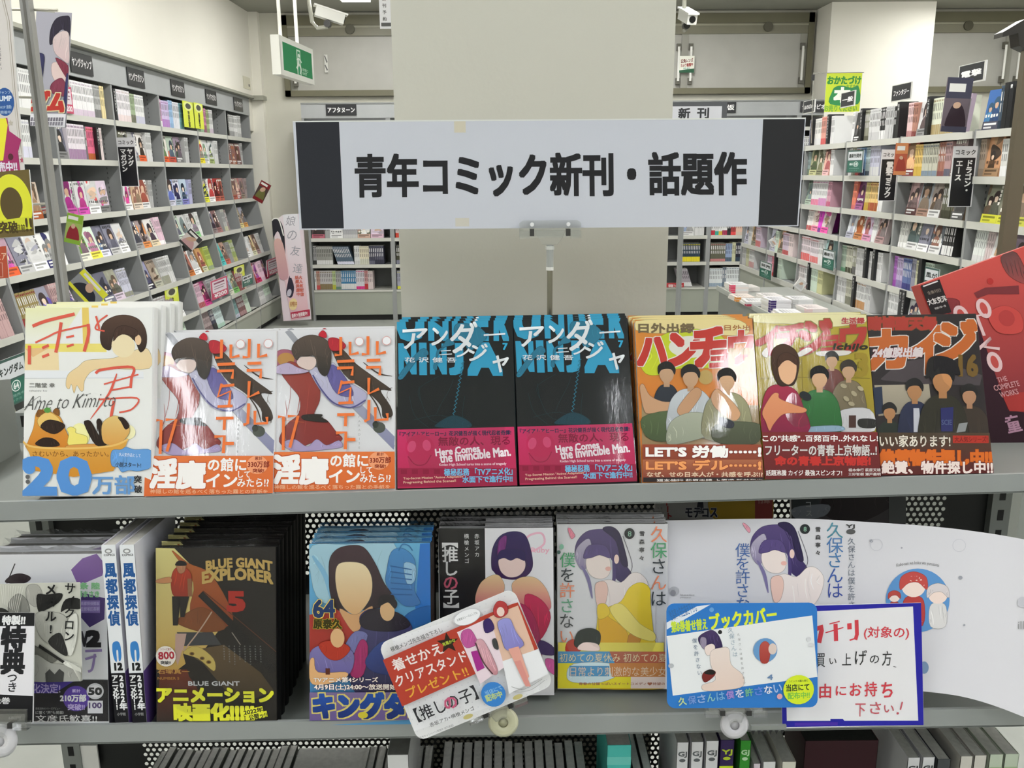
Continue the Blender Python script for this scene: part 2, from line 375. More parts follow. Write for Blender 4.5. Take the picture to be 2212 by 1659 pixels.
_MESH = {}
def spine_mesh(c, b, wd=.0175, H=.178, D=.125):
    k = ('S', c, b, round(wd, 4), round(H, 3))
    if k in _MESH: return _MESH[k]
    m = MB().box(0, wd-.0008, 0, D, 0, H, c, top='e9e6dc')
    r = random.Random(str(k)); d = shade(c, .35) if sum(hexc(c)[:3]) > .9 else shade('ddd', 1)
    e = -.0006
    def strip(z0, z1, col, in_=.0): m.add([(in_, e, z0), (wd-.0008-in_, e, z0), (wd-.0008-in_, e, z1), (in_, e, z1)], [(0,1,2,3)], col)
    strip(.004, H*r.uniform(.16, .32), b)
    strip(H*r.uniform(.40, .46), H*.60, d, wd*.3); e -= .0002
    strip(H*.66, H*.86, d, wd*.27); strip(H*.9, H*.95, shade(b, .7), wd*.2)
    _MESH[k] = mesh_of(m, 'comic_book', M_SPINE); return _MESH[k]
def face_mesh(bg, ac, bd, t=.03, wd=.126, H=.18, seed=0):
    k = ('F', bg, ac, bd, t, seed, wd)
    if k in _MESH: return _MESH[k]
    m = Art([(0, 0), (100, 0), (100, 140), (0, 140)], wd, H, 1.2e-4, 4e-4); r = random.Random(seed*31+hash_(bg+ac+bd))
    m.box(0, wd, 0, t, 0, H, bg, top='e6e3da')
    m.add([(.001, .002, H+.0004), (wd-.002, .002, H+.0004), (wd-.002, t-.002, H+.0004), (.001, t-.002, H+.0004)], [(0,1,2,3)], 'e6e3da')
    skin = r.choice(['e6c6ac', 'dcb89c', 'f0d8c4', 'caa58b'])
    for _ in range(5):
        x_, y_, q_ = r.uniform(0, 100), r.uniform(0, 130), r.uniform(8, 34); m.blob([(x_+q_*r.uniform(.5, 1)*math.cos(a_), y_+q_*r.uniform(.6, 1.4)*math.sin(a_)) for a_ in (0, 1.2, 2.5, 3.8, 5.1)], shade(r.choice((bg, bg, ac, bd)), r.uniform(.6, 1.3)))
    tp = r.randrange(5); hair = shade(ac, r.choice((.3, .45, .7))) if r.random() < .8 else hexc('3a2c2a')
    def man(cx, cy, s, body):
        m.blob([(cx-30*s, cy+90*s), (cx-26*s, cy+35*s), (cx-12*s, cy+16*s), (cx+12*s, cy+16*s), (cx+28*s, cy+38*s), (cx+32*s, cy+90*s)], body, shade(body, .7))
        m.blob([(cx-20*s, cy+18*s), (cx-22*s, cy-12*s), (cx-8*s, cy-28*s), (cx+12*s, cy-28*s), (cx+23*s, cy-10*s), (cx+20*s, cy+20*s), (cx+6*s, cy), (cx-8*s, cy+2*s)], hair)
        m.ell(cx, cy, 12*s, 15*s, skin); m.blob([(cx-13*s, cy-5*s), (cx-10*s, cy-18*s), (cx+8*s, cy-19*s), (cx+14*s, cy-4*s), (cx+2*s, cy-9*s)], hair)
        m.line([(cx-14*s, cy+40*s), (cx-4*s, cy+80*s)], 2.5*s, shade(body, .55)); m.line([(cx+12*s, cy+36*s), (cx+8*s, cy+80*s)], 2*s, shade(body, 1.35))
    if tp == 0: man(r.uniform(40, 60), 54, 1.1, ac)
    elif tp == 1: man(30, 66, .75, ac); man(66, 52, .9, shade(bg, .45))
    elif tp == 2: m.blob([(r.uniform(5, 40), r.uniform(20, 60)), (r.uniform(40, 95), r.uniform(10, 50)), (r.uniform(60, 95), r.uniform(60, 110)), (r.uniform(10, 50), r.uniform(80, 120))], ac, shade(ac, .6)); man(r.uniform(35, 65), 70, .7, shade(ac, 1.3))
    elif tp == 3: man(r.uniform(30, 70), 40, 1.5, ac)
    else:
        for q in range(6): m.blob([(10+r.uniform(0, 70), 20+q*14), (40+r.uniform(0, 50), 12+q*14), (50+r.uniform(0, 40), 34+q*13), (12+r.uniform(0, 30), 38+q*12)], shade(r.choice((ac, bd, bg, skin)), r.uniform(.6, 1.2)))
    tc = shade(bg, .25) if sum(hexc(bg)[:3]) > .8 else hexc('f2efe6'); y_ = r.choice((6, 84))
    if r.random() < .6:
        for q in range(5): m.rect(8+q*17, y_, 8+q*17+r.uniform(8, 14), y_+r.uniform(8, 13), tc)
    else:
        for q in range(5): m.rect(82, 8+q*14, 93, 8+q*14+r.uniform(7, 12), tc)
    m.rect(0, 108, 100, 140, bd); m.rect(10, 114, 88, 121, shade(bd, .35) if sum(hexc(bd)[:3]) > .7 else hexc('eee')); m.rect(10, 126, 60, 132, shade(bd, .5) if sum(hexc(bd)[:3]) > .7 else hexc('ddd'))
    _MESH[k] = mesh_of(m, 'comic_book', M_SPINE); return _MESH[k]
def hash_(s):
    h = 7
    for ch in s: h = (h*131+ord(ch)) % 100003
    return h
def cname(h):
    c = hexc(h)[:3]; r, g, b = [x**(1/2.2) for x in c]; mx, mn = max(r, g, b), min(r, g, b); L = (mx+mn)/2; s = mx-mn
    if s < .09: return 'black' if L < .2 else 'dark grey' if L < .42 else 'grey' if L < .66 else 'pale grey' if L < .84 else 'white'
    hue = (0 if mx == mn else ((g-b)/s % 6 if mx == r else (b-r)/s+2 if mx == g else (r-g)/s+4))*60
    n = 'red' if hue < 15 or hue > 345 else 'orange' if hue < 40 else 'yellow' if hue < 68 else 'green' if hue < 160 else 'teal' if hue < 190 else 'blue' if hue < 250 else 'purple' if hue < 295 else 'pink'
    if n in ('orange', 'yellow') and L < .5: n = 'brown' if n == 'orange' else 'olive'
    elif n in ('orange', 'yellow') and s < .22: n = 'cream'
    return ('pale ' if L > .8 and n not in ('cream',) else 'dark ' if L < .35 else '')+n
def queue(mw, me, size, label, group, name='comic_book', cat='book'):
    p = mw @ Vector((size[0]/2, 0, size[2]/2)); x, y, z = proj(p)
    a = -1
    if z > 0 and -60 < x < 2270 and -60 < y < 1700: a = size[0]*size[2]/z/z*(1 if size[0] > .1 else 1.0)
    if 850 < x < 1450 and y < 700: a = -1                     # behind the pillar
    BOOKS.append((a, mw, me, label, group, name, cat))
def fill(mw, W, prof, z, where, spec, setback=.012, lean=0, H=.178, x0=.03, fs=1.0):
    x = x0; n = 0
    y = yfront(prof, z)
    for tok in spec.split():
        p = tok.split(':'); k, num = p[0][0], p[0][1:]
        jit = RND.uniform(0, .006)
        if k == 'G': x += float(num or 1)*.01; continue
        if k in 'SL':
            nn = int(num); c = p[1]; b = p[2] if len(p) > 2 else c
            h = H*RND.choice((1, 1, .97, 1.03)); wd = .0165+.0012*(hash_(tok) % 3)
            if k == 'L': x += .05
            for q in range(nn):
                if x+wd > W-.013: break
                me = spine_mesh(c, b, wd, h); M = mw @ T_(x, y+setback+jit+RND.uniform(0, .003), z+.001) @ RX(-lean)
                if k == 'L': M = M @ RY(-18)
                lab = f'{cname(c)} comic spine, {where}'
                queue(M, me, (wd, .12, h), lab, 'comics shelved spine out, '+where); x += wd
        elif k == 'F':
            wd = .126*fs
            if x+wd > W-.008: continue
            t = .02+.012*(hash_(tok) % 3); me = face_mesh(p[1], p[2], p[3], t, wd, .18*fs, seed=len(BOOKS) % 5)
            ln = lean+6
            M = mw @ T_(x, y+setback+.004, z+.001) @ RX(-ln) @ RZ(RND.uniform(-3, 3))
            lab = f'{cname(p[1])} comic, {cname(p[2])} figure, {cname(p[3])} band, {where}'
            queue(M, me, (wd, t, .18*fs), lab, 'comics facing out, '+where); x += wd+.004
        elif k == 'D':
            key = ('D', tok)
            if key not in _MESH:
                a = Art([(0, 0), (30, 0), (30, 200), (0, 200)], .034, .195, 1.5e-4, 4e-4); a.box(0, .034, 0, .1, 0, .195, '1c1d20')
                if len(p) > 1: a.vtext(p[1], 15, 10, 10+min(185, 19*len(p[1])), 17, 'e8e8e8', .03)
                _MESH[key] = mesh_of(a, 'shelf_divider', M_PLAS)
            M = mw @ T_(x, y+setback-.014, z+.001) @ RX(-lean)
            queue(M, _MESH[key], (.034, .1, .195), f'black {"lettered" if len(p) > 1 else "plain"} divider plate, {where}', 'black divider plates', 'shelf_divider', 'divider'); x += .036

# ---- built-in wall bookcase on the left: six bays in view, leaning out below waist height
PL = [(0, -.17), (.237, -.19), (.442, -.16), (.69, -.11), (.958, -.06), (1.30, 0), (2.165, 0)]
ZL = [1.78, 1.53, 1.215, .958, .69, .442]
ORD = ['nearest', 'second', 'third', 'fourth', 'fifth', 'sixth', 'seventh']
ROWN = ['top shelf', 'second shelf', 'third shelf', 'fourth shelf', 'fifth shelf', 'sixth shelf', 'bottom ledge']
LEFT = {
 0: ["S16:bbb:999 S20:a98:765", "S20:ddd:bbb S18:eee", "S20:e7b:c59 S10:b99", "F:a86:543:c64 F:889:333:ccc F:ddd:446:fff F:bba:655:226 S8:eee", "F:644:a43:b52 S10:a98:733 S8:943:633 F:99a:447:dcd S6:caa", "F:977:543:c96 F:768:447:ccb S10:a98:987", "S14:988 S16:aa9:998"],
 1: ["S14:eee:dcd S8:ddd:fff S12:eee", "S16:f4f4f6:eef S14:eee:dde", "S12:e7b:c59 G3 F:dcd:a48:fbd F:cba:a86:a52", "F:b9a:c5a:e63 F:889:333:ccc F:ddd:aab:fff F:eee:ddd:226 S4:fff", "S12:985:933 F:99a:76c:dcd S6:caa:edd F:dcd:549:ccf", "F:755:a87:855 S10:865:966 F:887:667:ccb", "S14:b9a:998 S12:aaa:987"],
 2: ["F:c8b:a24:fdd S5:a98:765 S16:f4f2f4:dcd S5:bbb:777 S3:eda", "F:778:222:888 S12:efe6ee:a8a S2:777 S5:e79:b63 D:ゴールデン S4:edd", "F:ddd:a28:c5a F:d8d8d8:b38:d5b F:ccc:d55:fff F:dcd:c48:888", "F:b9a:7a4:eed F:ded:c8a:fe5 F:778:57a:eef F:889:667:ccc F:dcdcdc:889:fff", "F:dda:443:ee4 F:667:334:778 F:998:765:dcd S7:ccd:998", "F:987:655:caa S14:b9a:a87 S8:ccc", "S16:ccc:bab S10:988:766"],
 3: ["D:ヤングマガジン S3:cdd:89a S11:f3eef3:edd S4:ab9:776 S8:eee:ccd", "G8 F:665:222:877 F:778:eee:999 F:e8e4e0:321:e63 S6:ddd", "F:eee:d49:fff F:db9:a76:edc F:dba:a54:eee S4:bbb G8", "F:667:335:aaa F:a99:322:e95 F:e6e2e0:434:edb S6:ecd:fff G2", "F:99b:446:223 F:a98:543:bba S8:ccc:998 S6:ddd", "S14:ccc:988 S8:bab:977 F:cde:689:eee", "S10:ddd:eee S16:cdc:aab"],
 4: ["S4:c9b:fff S8:dce:b8c S4:ace:9bd S8:e8e8f0 S6:9cd:8bc", "F:e6e2da:685:e63 F:bcb:567:c54 F:989:454:777 G6 S5:ccc", "F:abe:67c:dde F:dde:225:abc F:bcd:246:88c S4:bbd G4", "F:bcb:667:ded F:ccc:788:fff S4:ddd F:ddd:989:8c8 S4:eee", "F:a65:544:c73 F:eee:ddd:fff G6 F:c96:a55:ddb S8:bc6:9a8", "S10:dbc:a55 F:c69:a36:d49 S10:bbb:889 S5:ccc", "S12:a99:766 S6:445:333 S10:cdd:acb"],
 5: ["S6:bde:cdc S6:e4e8d8:9b9 S4:c8a:967 S5:ab8:897 S6:ddd:cbc", "F:e8e4d0:c43:ed3 F:ddd:9b9:eee F:dcdcdc:344:ab7 S5:ddd", "F:777:343:ee4 F:eee:c44:fff F:a33:511:c65 F:a54:633:b65", "F:778:323:988 F:866:433:a77 G7 S6:bbb:cca S3:988", "F:4bb:3a9:5cc F:b98:865:c65 S5:999 S6:9a6:bb7", "F:abd:789:ddc F:aba:997:8c7 S10:955:a66 S4:dcb", "S10:8aa:ccd S12:755:a88 S8:cdc"],
 6: ["G2 D:ヤングガンガン S12:ddd:999 S6:eee:ccc S6:ddd:bbb", "F:766:a65:854 F:866:a76:a64 F:855:643:755 S4:bbb", "F:755:a87:b65 F:b77:fdc:a55 F:a88:766:a98 S4:a99", "G2 F:cb9:865:ed9 F:aab:876:ea5 G10", "F:ddd:888:fff S4:eee F:eda:a86:eec F:b98:865:caa S5:ddd", "S6:b44:922 F:dbc:949:c36 S8:ecd:dbc F:dcd:a58:c36", "S16:ddd:ccc S12:cdc:bbb"],
}
BAY = .785
for i in range(7):
    yy = 8.998-BAY*(7-i); mw = T_(-2.47, yy, 0) @ RZ(90)
    lab = f'grey bay of the built-in wall bookcase, {ORD[6-i]} from the far end' if i else 'grey bay of the built-in wall bookcase, nearest the camera'
    case_bay('bookcase', lab, mw, BAY, PL, ZL, 0, 2.165, .32, header=(2.0, 2.155), base=.237, ends=(True, i == 6))
    for r, z in enumerate(ZL+[.237]):
        where = f'{ROWN[r]}, {ORD[6-i] if i < 6 else "last"} far bay, wall bookcase'
        fill(mw, BAY, PL, z, where, LEFT[i][r], lean=(0, 0, 0, 12, 14, 14, 14)[r], H=(.198, .195, .19, .192, .19, .19, .185)[r], fs=1.08, setback=.012 if r < 2 else .01)
    if i >= 2:
        x0, x1 = .26, .56
        a = Art([(0, 0), (100, 0), (100, 60), (0, 60)], x1-x0-.02, .115, 2e-4, 6e-4); a.box(0, .28, 0, .004, 0, .115, '2c2d30')
        a.text('ヤングジャンプ' if i == 2 else 'ヤングマガジン', 6, 16, 94, 42, 'e6e6e6', .03)
        o = obj('shelf_sign', a, M_PLAS, None, mw @ T_(x0, -.012, 2.02))
        tag(o, f'black category plate with white kana on the header, {ORD[6-i]} bay from the far end', 'sign')

# ---- right-hand free-standing bookcase run
PR = [(0, -.02), (.6, -.01), (.8, 0), (1.62, 0)]
ZR = [1.61, 1.405, 1.2, 1.02, .80, .605]
RIGHT = {
 0: ["S18:ddd:aaa", "F:566:345:888 S10:aaa F:455:233:999", "S20:bbb:999", "S8:467 F:466:345:889 F:677:355:99a S4:889", "F:dde:99a:ccd S6:ddd F:ca7:765:998 S8:dcd:c77", "S6:ccc S6:cca S8:ddd:c99"],
 1: ["S18:ddd:aaa S8:eee", "S6:ddd:bbb S14:ccc:999", "F:aaa:777:ccc S14:bbb:999", "F:456:578:344 S4:357 F:456:578:566 F:567:345:aaa G6", "F:dde:99a:ccd S5:ded F:da8:765:998 S8:dcd:c66 S6:edd", "S6:dcd:c77 S4:e9a:d55 S3:d95:b83 D S6:ded"],
 2: ["S2:889 S2:fff D:キャラクター S8:f4f2ee:eee S6:e8a89a:d66 S3:fdd:e66 D:KADOKAWA S4:eee", "S3:9aa:787 F:aa8:564:cc9 G1 F:bba:886:997 F:eba:b66:fcc S4:eee", "F:9a9:788:bcb S9:f0eef0:e8a S8:eee:d9c S4:dab:c68", "G6 S6:f6f2f0:c66 F:eddcd4:a88:f9b S3:e5d:759 F:e8dcdc:988:f6b", "S10:f2e4ea:e77 S10:f0e6ec:e88 S5:eee F:cee:577:9cb", "S8:e6e0e0:b77 S6:eee:caa D:角川 S8:ded S6:dda"],
 3: ["S2:eee F:333:666:222 D:アフタヌーン S4:998:665 S8:ddd:ccc S4:333:eee S6:ccc S4:222 D:白泉", "S3:ddd S4:ddc:887 S4:bcd:c55 S4:8ac:446 S4:cdd:567 S8:ccd:ddd", "G9 S4:e9876e:d77 F:724070:625:a69 S4:dc8:ca4 S8:ec8:a53 S4:eee", "G4 F:dde0e6:aab:bbc F:e8dcd0:b63:c85 F:d8c8e0:a66:d9b S4:eee F:cbb:866:b99", "S5:aba:697 S6:ccb:443 S4:998:666 S8:ccc:ddd D:キューン S5:ddd D:ハルタ S4:eee", "S8:ddd:eee S8:ccb:887 D:アライブ S8:eee:c96 S4:ddd"],
 4: ["S4:ecc:b88 S3:b87:844 F:ddd:655:999 D:よつばと！ S13:e8ecd8:b8a578 F:a9a:445:888", "F:c76a50:fc9:844 S5:ec7:db5 S9:ccb:89a S4:a76:855 S4:b99:667 F:877:544:766", "G8 F:c9a8a8:766:533 F:99a0a8:876:a87 F:a99c94:654:eee S6:665:443 F:876:444:555", "G3 S5:dcdcd8:fff F:8a9088:566:eee F:889:99a:fff F:6a7078:a76:eee S6:333:eee F:456080:346:336", "S3:b7c:a5b S4:cbd:98b S6:67a:448 S3:99a S4:cca:aa9 D S5:bcb:9a9", "S10:eee:ddd D:ジーン D:ジーンピクシブ F:ccc:657:fff S12:e8ece8:dfe S8:dcc:a99"],
 5: ["F:36a:48b:445 S3:456:234 D D:青 S5:c9c4bc:998 S3:eee:caa S4:d77:b44 F:446:99c:333 D:文庫", "S3:a98:987 F:cb9870:432:a86 S9:dcdcd8:eee S6:eee", "G8 F:888a78:654:dd4 F:8a8878:765:dd4 F:9a9:876:cc5 S6:bbb", "G4 S6:e8ece8:ddd S3:dcc F:ddd:b97:eee F:ccc:878:bbb S8:ddd", "S6:bbb:465 S14:ccc:899 S12:ddd", "S16:dcdcdc:edd S14:caa:988"],
 6: ["S12:ddd S8:e77 S12:ccc", "S14:dcdcd8:eee S14:cba", "F:888a78:654:dd4 F:8a8878:765:dd4 S18:bbb", "S18:ddd S10:caa", "S20:ccc:899", "S20:dcdcdc:edd"],
}
for i in range(7):
    yy = 6.57+BAY*(2-i); mw = T_(2.19, yy, 0) @ RZ(-90)
    lab = f'open-topped grey bay of the free-standing bookcase, {ORD[i]} from the far end' if i < 6 else 'open-topped grey bay of the free-standing bookcase, closest to the camera'
    case_bay('bookcase', lab, mw, BAY, PR, ZR, 0, 1.615, .26, base=.59, ends=(True, i == 6))
    for r, z in enumerate(ZR):
        where = f'{"open top" if r == 0 else ROWN[r]}, {ORD[i] if i else "last"} far bay, free-standing bookcase'
        if i < 2 and r < 2: continue
        fill(mw, BAY, PR, z, where, RIGHT[i][r], lean=(0, 0, 3, 5, 0, 0)[r], H=(.182, .17, .168, .16, .17, .17)[r])
# plinth display in front of it
t = thing('display_plinth', 'low grey plinth with flat stacks of comics in front of the free-standing bookcase', 'plinth', T_(1.61, 2.6, 0))
obj('plinth_body', MB().box(.02, .53, 0, 4.02, 0, .565, '8d918c'), M_STEEL, t)
obj('plinth_top', MB().box(0, .54, -.01, 4.03, .565, .585, 'adb0ab').box(.0, .012, -.01, 4.03, .585, .6, 'b6b9b3'), M_STEEL, t)
def flat_stack(x, y, n, cols, rot, what):
    for k in range(n):
        pos = 'topmost' if k == n-1 else 'lowest' if k == 0 else ['', 'second', 'third', 'fourth', 'fifth'][n-1-k]
        c = cols[k % len(cols)]; key = ('flat', c)
        if key not in _MESH:
            m = MB().box(0, .128, 0, .18, 0, .015, c[0]); m.add([(.0, -.0008, .001), (.034, -.0008, .001), (.034, -.0008, .014), (0, -.0008, .014)], [(0,1,2,3)], c[1])
            m.add([(-.0008, 0, .001), (-.0008, .18, .001), (-.0008, .18, .014), (-.0008, 0, .014)], [(0,1,2,3)], 'ece9e2').add([(-.001, 0, .001), (-.001, .04, .001), (-.001, .04, .014), (-.001, 0, .014)], [(0,1,2,3)], c[1])
            m.blob_ = None
            for q in range(5): m.add([(.02+.018*q, .03, .0153), (.032+.018*q, .03, .0153), (.034+.018*q, .15, .0153), (.018+.018*q, .14, .0153)], [(0,1,2,3)], shade(c[0], .5+.1*q))
            _MESH[key] = mesh_of(m, 'comic_book', M_PRINT)
        M = T_(x, y, .587+k*.0155) @ RZ(rot+RND.uniform(-2, 2)); queue(M, _MESH[key], (.15, .18, .06), f'{pos} comic lying flat in {what}', what)
def stack_at(px, py, *A): P = onZ(px, py, .587); flat_stack(P.x, P.y, *A)
stack_at(1578, 634, 4, [('f2e8e4', 'e5486a'), ('eee', 'e57')], 0, 'the pink edged pile at the far end of the plinth')
stack_at(1604, 630, 2, [('e8e4e0', 'eee')], 4, 'the pale pile beside the pink edged one')
stack_at(1590, 652, 2, [('f0e4dc', 'eba050')], 2, 'the orange edged pile on the plinth')
stack_at(1612, 662, 2, [('f0eeee', 'b8405a'), ('eee', 'ddd')], -3, 'the low white pile on the plinth')
stack_at(1652, 650, 2, [('f4f0ee', 'fdd')], 3, 'the flat white pile in the middle of the plinth')
stack_at(1664, 676, 5, [('f2f1f6', '4c3c78')], 3, 'the purple edged pile on the plinth')
stack_at(1712, 668, 4, [('f2f2f4', 'ddd')], 0, 'the plain white pile on the plinth')
stack_at(1684, 700, 4, [('f4f4f4', 'bbb'), ('1c1c1e', '333'), ('f2e8e6', 'fdd')], -2, 'the black and white pile on the plinth')
stack_at(1742, 690, 4, [('f6ecea', 'f4d8d8')], 2, 'the pale pink pile on the plinth')

# ---- bookcases against the back wall
PB = [(0, 0), (2.1, 0)]
ZB = [.31, .56, .82, 1.08, 1.34, 1.6, 1.85]
def bcase(x0, W, label, rows, sign=None):
    mw = T_(x0, 8.8, 0)
    case_bay('bookcase', label, mw, W, PB, ZB[1:], 0, 2.09, .36, header=(1.96, 2.09), base=.31)
    rows = rows+['S%d:ddd:998 G2 S%d:9ab:567 S%d:eee:c88 S9:baa:766' % (5+int(x0*7) % 5, 6+r, 9-r) for r in range(6-len(rows))]
    for r, sp in enumerate(rows):
        if sp: fill(mw, W, PB, ZB[r], f'{["lowest shelf", "second shelf up", "third shelf up", "fourth shelf up", "fifth shelf up", "sixth shelf up"][r]}, {label.split(",")[1].strip()}', sp, H=(.19, .185, .17, .18, .17)[r if r < 4 else 4])
bcase(-1.92, .825, 'tall grey bookcase on the back wall, back bookcase under first kana plate', ["S1:ddd S2:b98:c55 S7:c8c4c4:875 S2:bc9:bb4 S3:aaa:687 S8:3a7ca8:ddd S5:d8d4dc:d38 S2:c99:b33 S3:dcc", "S2:999:333 S9:9a9a94:ddd L10:567:dde S3:ddd:ccc S5:e0d8c0:ccb S3:445:667 S5:556:334", "F:544:322:b67 S3:aaa F:ddd:999:eee S8:b0b0b4:ccc F:776:fff:ca9 F:dcd:a9a:dbc"])
bcase(-1.095, .825, 'tall grey bookcase on the back wall, back bookcase behind the pillar', ["S5:aab:dd4 S3:ccb:cc4 S20:ccc", "S6:443:889 S20:777", "S5:cbb:c43 S20:aaa"])
bcase(1.135, .9, 'tall grey bookcase on the back wall, back bookcase with red tag', ["G45 G12 L6:a8a0a8:ddd", "G60 S12:345:ed3", "G60 F:eee:9ac:ddd S6:ddd"])
bcase(2.035, .825, 'tall grey bookcase on the back wall, back bookcase with green set', ["S8:e6eaec:9ab S2:88909c:678 S8:e6eaec:9ab S14:8a9a30:b6c83c S12:d8d4b4:9ab", "S8:665:c88 S4:9ac:567 S2:cca S3:223:345 S2:eee:ccd S1:222:456 S1:eee:459 S1:222:c63 S1:eee:933 S1:222:357 S1:eee:9c4 S2:222:5bb", "S2:eee:c34 S2:ddd:3a9 S2:eee:db4 S3:eee:a35 S2:222:333 S3:a44:e55 S20:ecc8b4:dcb"])
bcase(2.86, .6, 'tall grey bookcase on the back wall, back bookcase behind the plinth end', ["S10:ccc", "S12:888", "S14:bbb"])
for x0, w_, s_, l_ in ((-1.68, .29, 'アフタヌーン', 'black category plate with white kana above the back bookcase, beside the pillar'), (2.00-.05, .29, '愛蔵版', 'black category plate partly behind the new releases sign'), (2.86, .3, 'チャンピオン', 'black category plate on the back bookcase near the hanging bonus poster')):
    a = Art([(0, 0), (100, 0), (100, 34), (0, 34)], w_, .1, 2e-4, 6e-4); a.box(0, w_, 0, .004, 0, .1, '26272b'); a.text(s_, 6, 9, 94, 25, 'eee', .03)
    tag(obj('shelf_sign', a, M_PLAS, None, T_(x0, 8.785, 1.985)), l_, 'sign')

# ---- place the books: the largest in the photo are individual things, the rest one joined mass
def place_books(limit):
    BOOKS.sort(key=lambda b: -b[0]); rest = MB(); seen = 0
    for a, mw, me, label, group, name, cat in BOOKS:
        if a <= -1: 
            if (mw.translation-EYE).length > 12: continue
        if a > 0 and (seen < limit or cat == 'divider'):
            seen += 1; o = obj(name, me, None, None, mw); tag(o, label, cat, group)
        else:
            n = len(rest.v); rest.v += [tuple(mw @ v.co) for v in me.vertices]; rest.f += [tuple(i+n for i in p.vertices) for p in me.polygons]
            rest.c += [tuple(d.color) for d in me.color_attributes['Col'].data]
    o = obj('shelved_comics', rest, M_SPINE); o['kind'] = 'stuff'; tag(o, 'mass of smaller comics filling the rest of the grey bookcases', 'books')
# ================================================================ front display gondola
def reg(x0, y0, s): return lambda x, y: (x0+x*s, y0+y*s)
ZA, ZB_, ZC, ZD = reg(30, 650, .26221), reg(560, 670, .26221), reg(1100, 660, .26221), reg(1600, 640, .27667)
ZE, ZF, ZH, ZI = reg(0, 1050, .29837), reg(620, 1070, .27125), reg(1150, 1040, .29412), reg(1600, 1040, .27667)
ZJ, ZK, ZL_, ZM, ZN = reg(0, 1350, .18625), reg(400, 1350, .18625), reg(800, 1350, .18625), reg(1200, 1350, .18625), reg(1600, 1350, .27667)
S1, S2 = 1.108, .880
M1 = T_(0, .8795, 0) @ RZ(2.9); M2 = T_(0, .8108, 0) @ RZ(.6)        # front lips of the two upper shelves
g = thing('display_gondola', 'grey steel display rack with perforated back darkened for shade, full of face-out comics', 'display rack', M2)
MI = M2.inverted()
def gsh(M, z, depth, x0=-.95, x1=.95):
    m = MB().box(x0, x1, .002, depth, z-.012, z, '858984').box(x0, x1, 0, .004, z-.014, z+.0075, '9da19e')
    m.box(x0, x1, .0, .012, z-.0145, z-.0125, '7c807c')
    return obj('shelf', m, M_STEEL, g, MI @ M)
gsh(M1, S1, .235); gsh(M2, S2, .30)
gsh(T_(0, .795, 0) @ RZ(.6), .46, .32); gsh(T_(0, .78, 0) @ RZ(.6), .14, .34)
YP = 1.125                                                   # perforated back sheet, shade under the shelf put into its near-black colour
def perf(x0, x1, z0, z1, px=.0087, pz=.0077, r=.0029):
    m = MB(); nz = int((z1-z0)/pz)
    V = []; Fs = []
    for j in range(nz):
        xo = (j % 2)*px/2; z = z0+j*pz; nx = int((x1-x0)/px)-1
        for i in range(nx):
            a, b = x0+xo+i*px, x0+xo+(i+1)*px; cx, cz = (a+b)/2, z+pz/2; n = len(V)
            V += [(a, 0, z), (b, 0, z), (b, 0, z+pz), (a, 0, z+pz)]
            for q in range(8): V.append((cx+r*math.cos(q*math.pi/4+math.pi/8*0), 0, cz+r*math.sin(q*math.pi/4)))
            c = n+4      # ring indices: 0 E,1 NE,2 N,3 NW,4 W,5 SW,6 S,7 SE
            Fs += [(n, n+1, c+7, c+6, c+5), (n+1, n+2, c+1, c+0, c+7), (n+2, n+3, c+3, c+2, c+1), (n+3, n, c+5, c+4, c+3)]
        e = x0+xo+nx*px; n = len(V)
        V += [(e, 0, z), (x1, 0, z), (x1, 0, z+pz), (e, 0, z+pz)]; Fs.append((n, n+1, n+2, n+3))
        if xo: n = len(V); V += [(x0, 0, z), (x0+xo, 0, z), (x0+xo, 0, z+pz), (x0, 0, z+pz)]; Fs.append((n, n+1, n+2, n+3))
    return m.add(V, Fs, '1d1e1d'), z0+nz*pz
Mp = T_(0, YP, 0)
xa, xb = onY(245, 1105, YP).x, onY(2052, 1105, YP).x
xl, xr = onY(112, 1120, YP).x, onY(2130, 1120, YP).x
pm_, zt = perf(xa, xb, .90, 1.075)
pm_.box(xl, xa, 0, .001, .28, 1.14, '1f201f').box(xb, xr, 0, .001, .28, 1.14, '1f201f').box(xa, xb, 0, .001, zt, 1.14, '1f201f').box(xa, xb, 0, .001, .70, .90, '1f201f').box(xa, xb, 0, .001, .28, .57, '1f201f')
p2, zt2 = perf(xa, xb, .57, .697); pm_.add(p2.v, p2.f, '1d1e1d').box(xa, xb, 0, .001, zt2, .701, '1f201f')
obj('perforated_panel', pm_, mat('shade_dark_perforated_sheet', .5, .4), g, MI @ Mp)
for a in (xl-.012, xr+.012):
    u = MB().box(a-.013, a+.013, -.012, .02, 0, 1.14, '8f938f')
    for k in range(30): u.box(a-.004, a+.004, -.0125, -.011, .28+k*.029, .295+k*.029, '151515')
    obj('upright', u, M_STEEL, g, MI @ Mp)
for a in (-.94, .94): obj('foot', MB().box(a-.02, a+.02, -.32, .1, 0, .07, '8f938f').box(a-.02, a+.02, -.34, .1, .07, .10, '8f938f'), M_STEEL, g, MI @ Mp)
obj('kick_panel', MB().box(-.95, .95, 0, .012, 0, .125, '8a8e89'), M_STEEL, g, MI @ T_(0, .80, 0))
